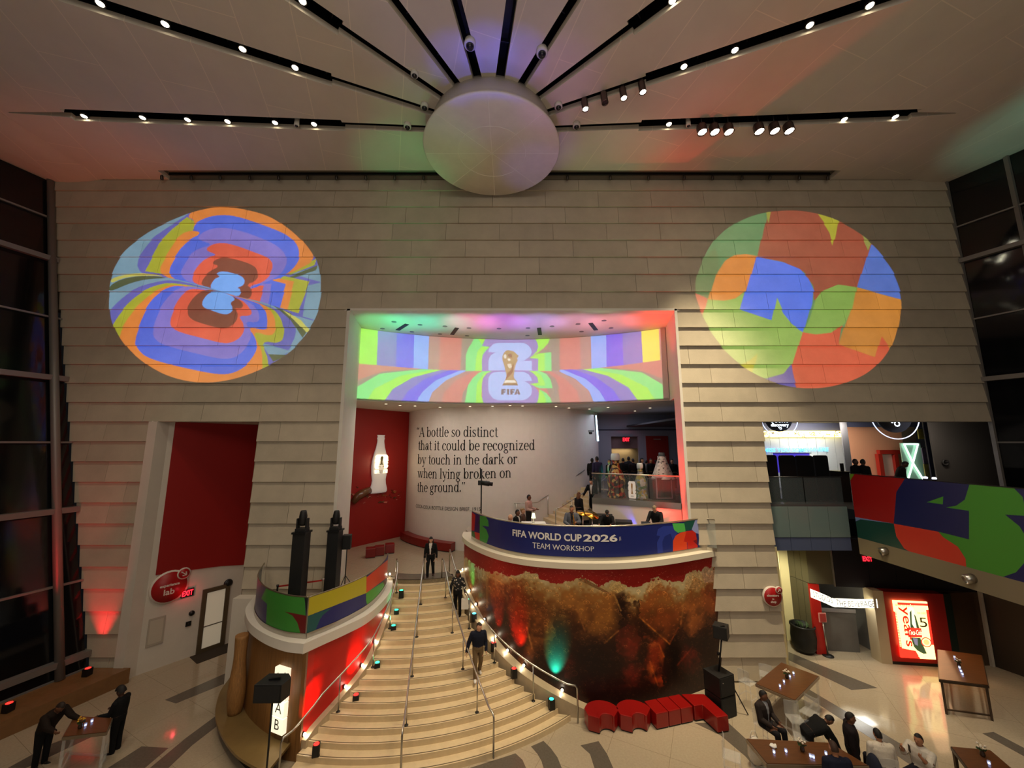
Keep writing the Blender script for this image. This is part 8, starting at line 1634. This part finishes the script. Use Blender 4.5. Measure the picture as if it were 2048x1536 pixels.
t = thing('counter', 'dark counter with a small screen between partitions and bridge', 'counter', tuple(at_d(1682, 990, 16.6))); a = at_d(1673, 944, 16.7); b_ = at_d(1697, 1000, 16.7); MB().box(((a.x+b_.x)/2, 16.8, (6.2+a.z)/2), (b_.x-a.x, .6, a.z-6.2)).build('counter_body', M('counter brown', (34, 26, 22), .4), t); MB().box(((a.x+b_.x)/2, 16.75, a.z+.02), (b_.x-a.x+.1, .7, .04)).build('counter_top', m_dsteel, t); MB().prism([(a.x+.2, 16.7), (a.x+.34, 16.7), (a.x+.34, 16.73), (a.x+.2, 16.73)], a.z+.04, a.z+.36).build('screen', m_black, t)
t = thing('round_wall_vent', 'round dark vent on the grey wall right of the bridge graphic', 'vent', tuple(at_d(1891, 925, 17.7))); c = at_d(1891, 925, 17.72); MB().lathe([(.14, -.03), (.14, .03), (.10, .03), (.09, 0), (0, 0)], c, 18, rot=Matrix.Rotation(R(90), 3, 'X')).build('ring', M('vent grey', (60, 56, 52), .6), t); MB().box(c+Vector((0, -.02, 0)), (.2, .02, .03)).build('slat', m_dim, t)
for (x, y, lb) in ((1872, 952, 'small white lamp glowing on the bridge rail nearer the pictures'), (1947, 955, 'small white lamp glowing on the bridge rail nearer the glass wall')):
    q = at_d(x, y, 15.0); q.x = BX+.3+(x-1860)*.012; d_ = q.x/ray(x, y)[0]; q = at_d(x, y, d_); q.x = BX+.09; q.z = 7.51; t = thing('rail_lamp', lb, 'lamp', tuple(q)); MB().lathe([(.05, -.03), (.06, 0), (.04, .03), (0, .035)], q, 14).build('glow', M('rail glow', (220, 226, 255), emit=2.5), t); MB().lathe([(.065, -.06), (.065, -.03)], q, 14).build('rim', m_dsteel, t)
area((14.5, 20.5, 9.6), (14.5, 21.9, 8), 24, 3.5, .6, (.9, .95, 1), 'shop_and_fill_light'); area((16.5, 20.3, 9.6), (16.8, 21.5, 8), 190, 2.0, .6, (1, .9, .75), 'shop_and_fill_light'); area((18.2, 16.5, 9.4), (18.4, 17.8, 8.2), 26, 1.5, .3, (1, .9, .8), 'shop_and_fill_light'); area((16, 18.0, 4.4), (16, 17, 0), 25, 4, 1.5, (1, .9, .75), 'shop_and_fill_light')  # the one facing dark_wall is an added fill to lift that wall
spot((11.0, 16.3, 4.3), (12.0, 18.6, 1.5), 420, 80, (1, .95, .7), .8, .1, 'shop_lamp'); spot((14.2, 15.9, 4.3), (14, 13.5, 0), 130, 110, (1, .9, .75), .9, .2, 'shop_lamp'); spot((16.5, 13, 4.3), (16.2, 13.5, 0), 200, 120, (1, .85, .65), .9, .2, 'shop_lamp')
for (x, y, z, lb, side) in ((-15.0, 15.0, .5, 'red uplight on the ledge in the corner of the stone wall', 1), (-15.4, 13.15, .5, 'red uplight on the ledge by the second glass bay', 1), (19.6, 14.9, 0, 'red uplight on the floor by the tan wall at the right edge', 0)):
    t = thing('uplight', lb, 'uplight', (x, y, z), 'red wall uplights'); MB().box((x, y, z+.13), (.2, .2, .24)).build('case', m_up, t, bevel=.01); MB().lathe([(0, z+.256), (.08, z+.256), (.085, z+.24)], (x, y, 0), 12).build('lens', M('lens red', cr_, emit=5), t); spot((x, y, z+.29), (x+(-.4 if side else .3), y+(.55 if side else .15), z+3), 500, 46, (1, .02, .03), .9, .03, 'uplight_lamp')
# ================================================================ ceiling fixtures
m_lamp = M('downlight glow', (255, 240, 205), emit=16); m_can = M('can black', (16, 16, 17), .4)
proto_d = None
def downlight(x, y, label):
    global proto_d
    p = at_z(x, y, ZC+.08)
    if proto_d is None:
        t = thing('downlight', label, 'downlight', tuple(p), 'downlights in the ceiling slots'); MB().lathe([(.10, .22), (.12, .0), (.10, .0), (.085, .06), (0, .06)], p, 16).build('can', m_can, t); MB().lathe([(0, -.012), (.085, .0), (.085, .03)], p, 14).build('lens', m_lamp, t); proto_d = t; return
    dup(proto_d, p, 0, label)
slots = {'horizontal slot on the left': [(168, 233), (285, 236), (375, 240), (455, 243.5), (550, 246), (628, 249)], 'second slot on the left': [(200, 8), (330, 49), (485, 99), (590, 136)], 'third slot on the left': [(605, 3)], 'eighth slot on the right': [(1345, 2)], 'ninth slot on the right': [(1740, 12), (1620, 51), (1470, 101), (1368, 134)], 'horizontal slot on the right': [(1338, 249), (1689, 239), (1791, 234)]}
for nm, P in slots.items():
    for i, (x, y) in enumerate(P): downlight(x, y, 'round lit downlight in the ceiling %s, %s along it' % (nm, ('first', 'second', 'third', 'fourth', 'fifth', 'sixth')[i]) if len(P) > 1 else 'round lit downlight at the photo edge in the ceiling %s' % nm)
def cylspot(x, y, label, lit=True, top=None, grp='hanging stage spots', L_=.42, r_=.11):
    p = at_z(x, y, ZC-.45); t = thing('hanging_spotlight', label, 'spotlight', tuple(p), grp); d_ = Vector((.06, -.12, -1)).normalized(); rot = d_.to_track_quat('-Z', 'Y').to_matrix()
    MB().lathe([(r_*.9, L_), (r_, L_*.8), (r_, 0), (r_*1.06, -.02), (r_*.9, -.03), (r_*.85, .03), (0, .03)], p, 18, rot=rot).build('housing', M('fixture bronze', (96, 78, 74), .35, .6), t)
    MB().lathe([(0, .012), (r_*.84, .012)], p, 16, rot=rot).build('lens', M('stage lens', (255, 248, 220), emit=34) if lit else m_dsteel, t); MB().tube([p+Vector((0, 0, .25)), p+Vector((-.0, 0, 1.22))], .02, 6).build('yoke', m_black, t)
for i, (x, y, l_) in enumerate(((1171, 218, 1), (1210, 205, 0), (1248, 196, 1), (1286, 184, 1))): cylspot(x, y, '%s hanging spotlight below the ninth ceiling slot, %s from the hub' % ('lit' if l_ else 'unlit', ('first', 'second', 'third', 'fourth')[i]), bool(l_))
for i, (x, y) in enumerate(((1405, 264), (1430, 264), (1458, 264), (1519, 263), (1550, 262), (1579, 262))): cylspot(x, y, 'lit stage spot under the right horizontal slot, %s from the hub' % ('first', 'second', 'third', 'fourth', 'fifth', 'sixth')[i], True, r_=.17, L_=.3)
def dome(x, y, label, s_=1.0):
    p = at_z(x, y, ZC-.1); p.z = ZC-.14*s_; t = thing('dome_camera', label, 'camera', tuple(p), 'dome cameras on the ceiling'); MB().lathe([(.15*s_, .16 if s_ > .6 else .5), (.17*s_, .04), (.17*s_, -.02), (.12*s_, -.03)], p, 20).build('body', M('camera white', (200, 196, 188), .4), t); MB().lathe([(0, -.14*s_), (.06*s_, -.13*s_), (.11*s_, -.08*s_), (.125*s_, -.02)], p, 18).build('dome', M('dome smoke', (30, 30, 34), .08), t)
for x, y, lb, s_ in ((940, 88, 'white dome camera beside the fifth ceiling slot', 1), (1084, 104, 'white dome camera beside the seventh ceiling slot', 1), (829, 150, 'small dark dome camera on the third ceiling slot', .7), (849, 214, 'small white camera where the second slot meets the drum', .8), (1117, 213, 'small white camera where the ninth slot meets the drum', .8), (815, 253, 'small camera in the left horizontal slot near the drum', .8), (1153, 252, 'small camera in the right horizontal slot near the drum', .8), (593, 252, 'small white sensor in the left horizontal slot', .5), (1377, 252, 'small white sensor in the right horizontal slot', .5)): dome(x, y, lb, s_)
# track heads along the top of the wall
t = thing('light_track', 'long thin black lighting track along the top of the stone wall', 'track', (-.5, 15.28, ZC-.02)); MB().box((-.55, 15.28, ZC+.02), (29, .05, .05)).build('rail', m_black, t); MB().box((-.55, 15.28, ZC+.08), (29, .02, .08)).build('hanger', m_black, t)
proto_t = None
for i, x in enumerate((322, 381, 439, 498, 556, 614, 672, 731, 789, 847, 1135, 1221, 1298, 1369, 1426, 1485, 1541, 1600, 1657)):
    p = at_d(x, 366, 15.28); p.z = ZC-.13; lb = 'small dark track lamp above the stone wall, number %s from the left' % ('one two three four five six seven eight nine ten eleven twelve thirteen fourteen fifteen sixteen seventeen eighteen nineteen'.split()[i])
    if proto_t is None:
        t = thing('track_lamp', lb, 'track lamp', tuple(p), 'track lamps above the stone wall'); MB().lathe([(.05, .08), (.06, .05), (.06, -.08), (.045, -.1), (0, -.09)], p, 12, rot=Matrix.Rotation(R(14), 3, 'X')).build('lamp_head', M('track head', (64, 58, 52), .4, .5), t); MB().tube([p+Vector((0, 0, .06)), p+Vector((0, 0, .14))], .015, 6).build('stem', m_black, t); proto_t = t
    else: dup(proto_t, p, 0, lb)
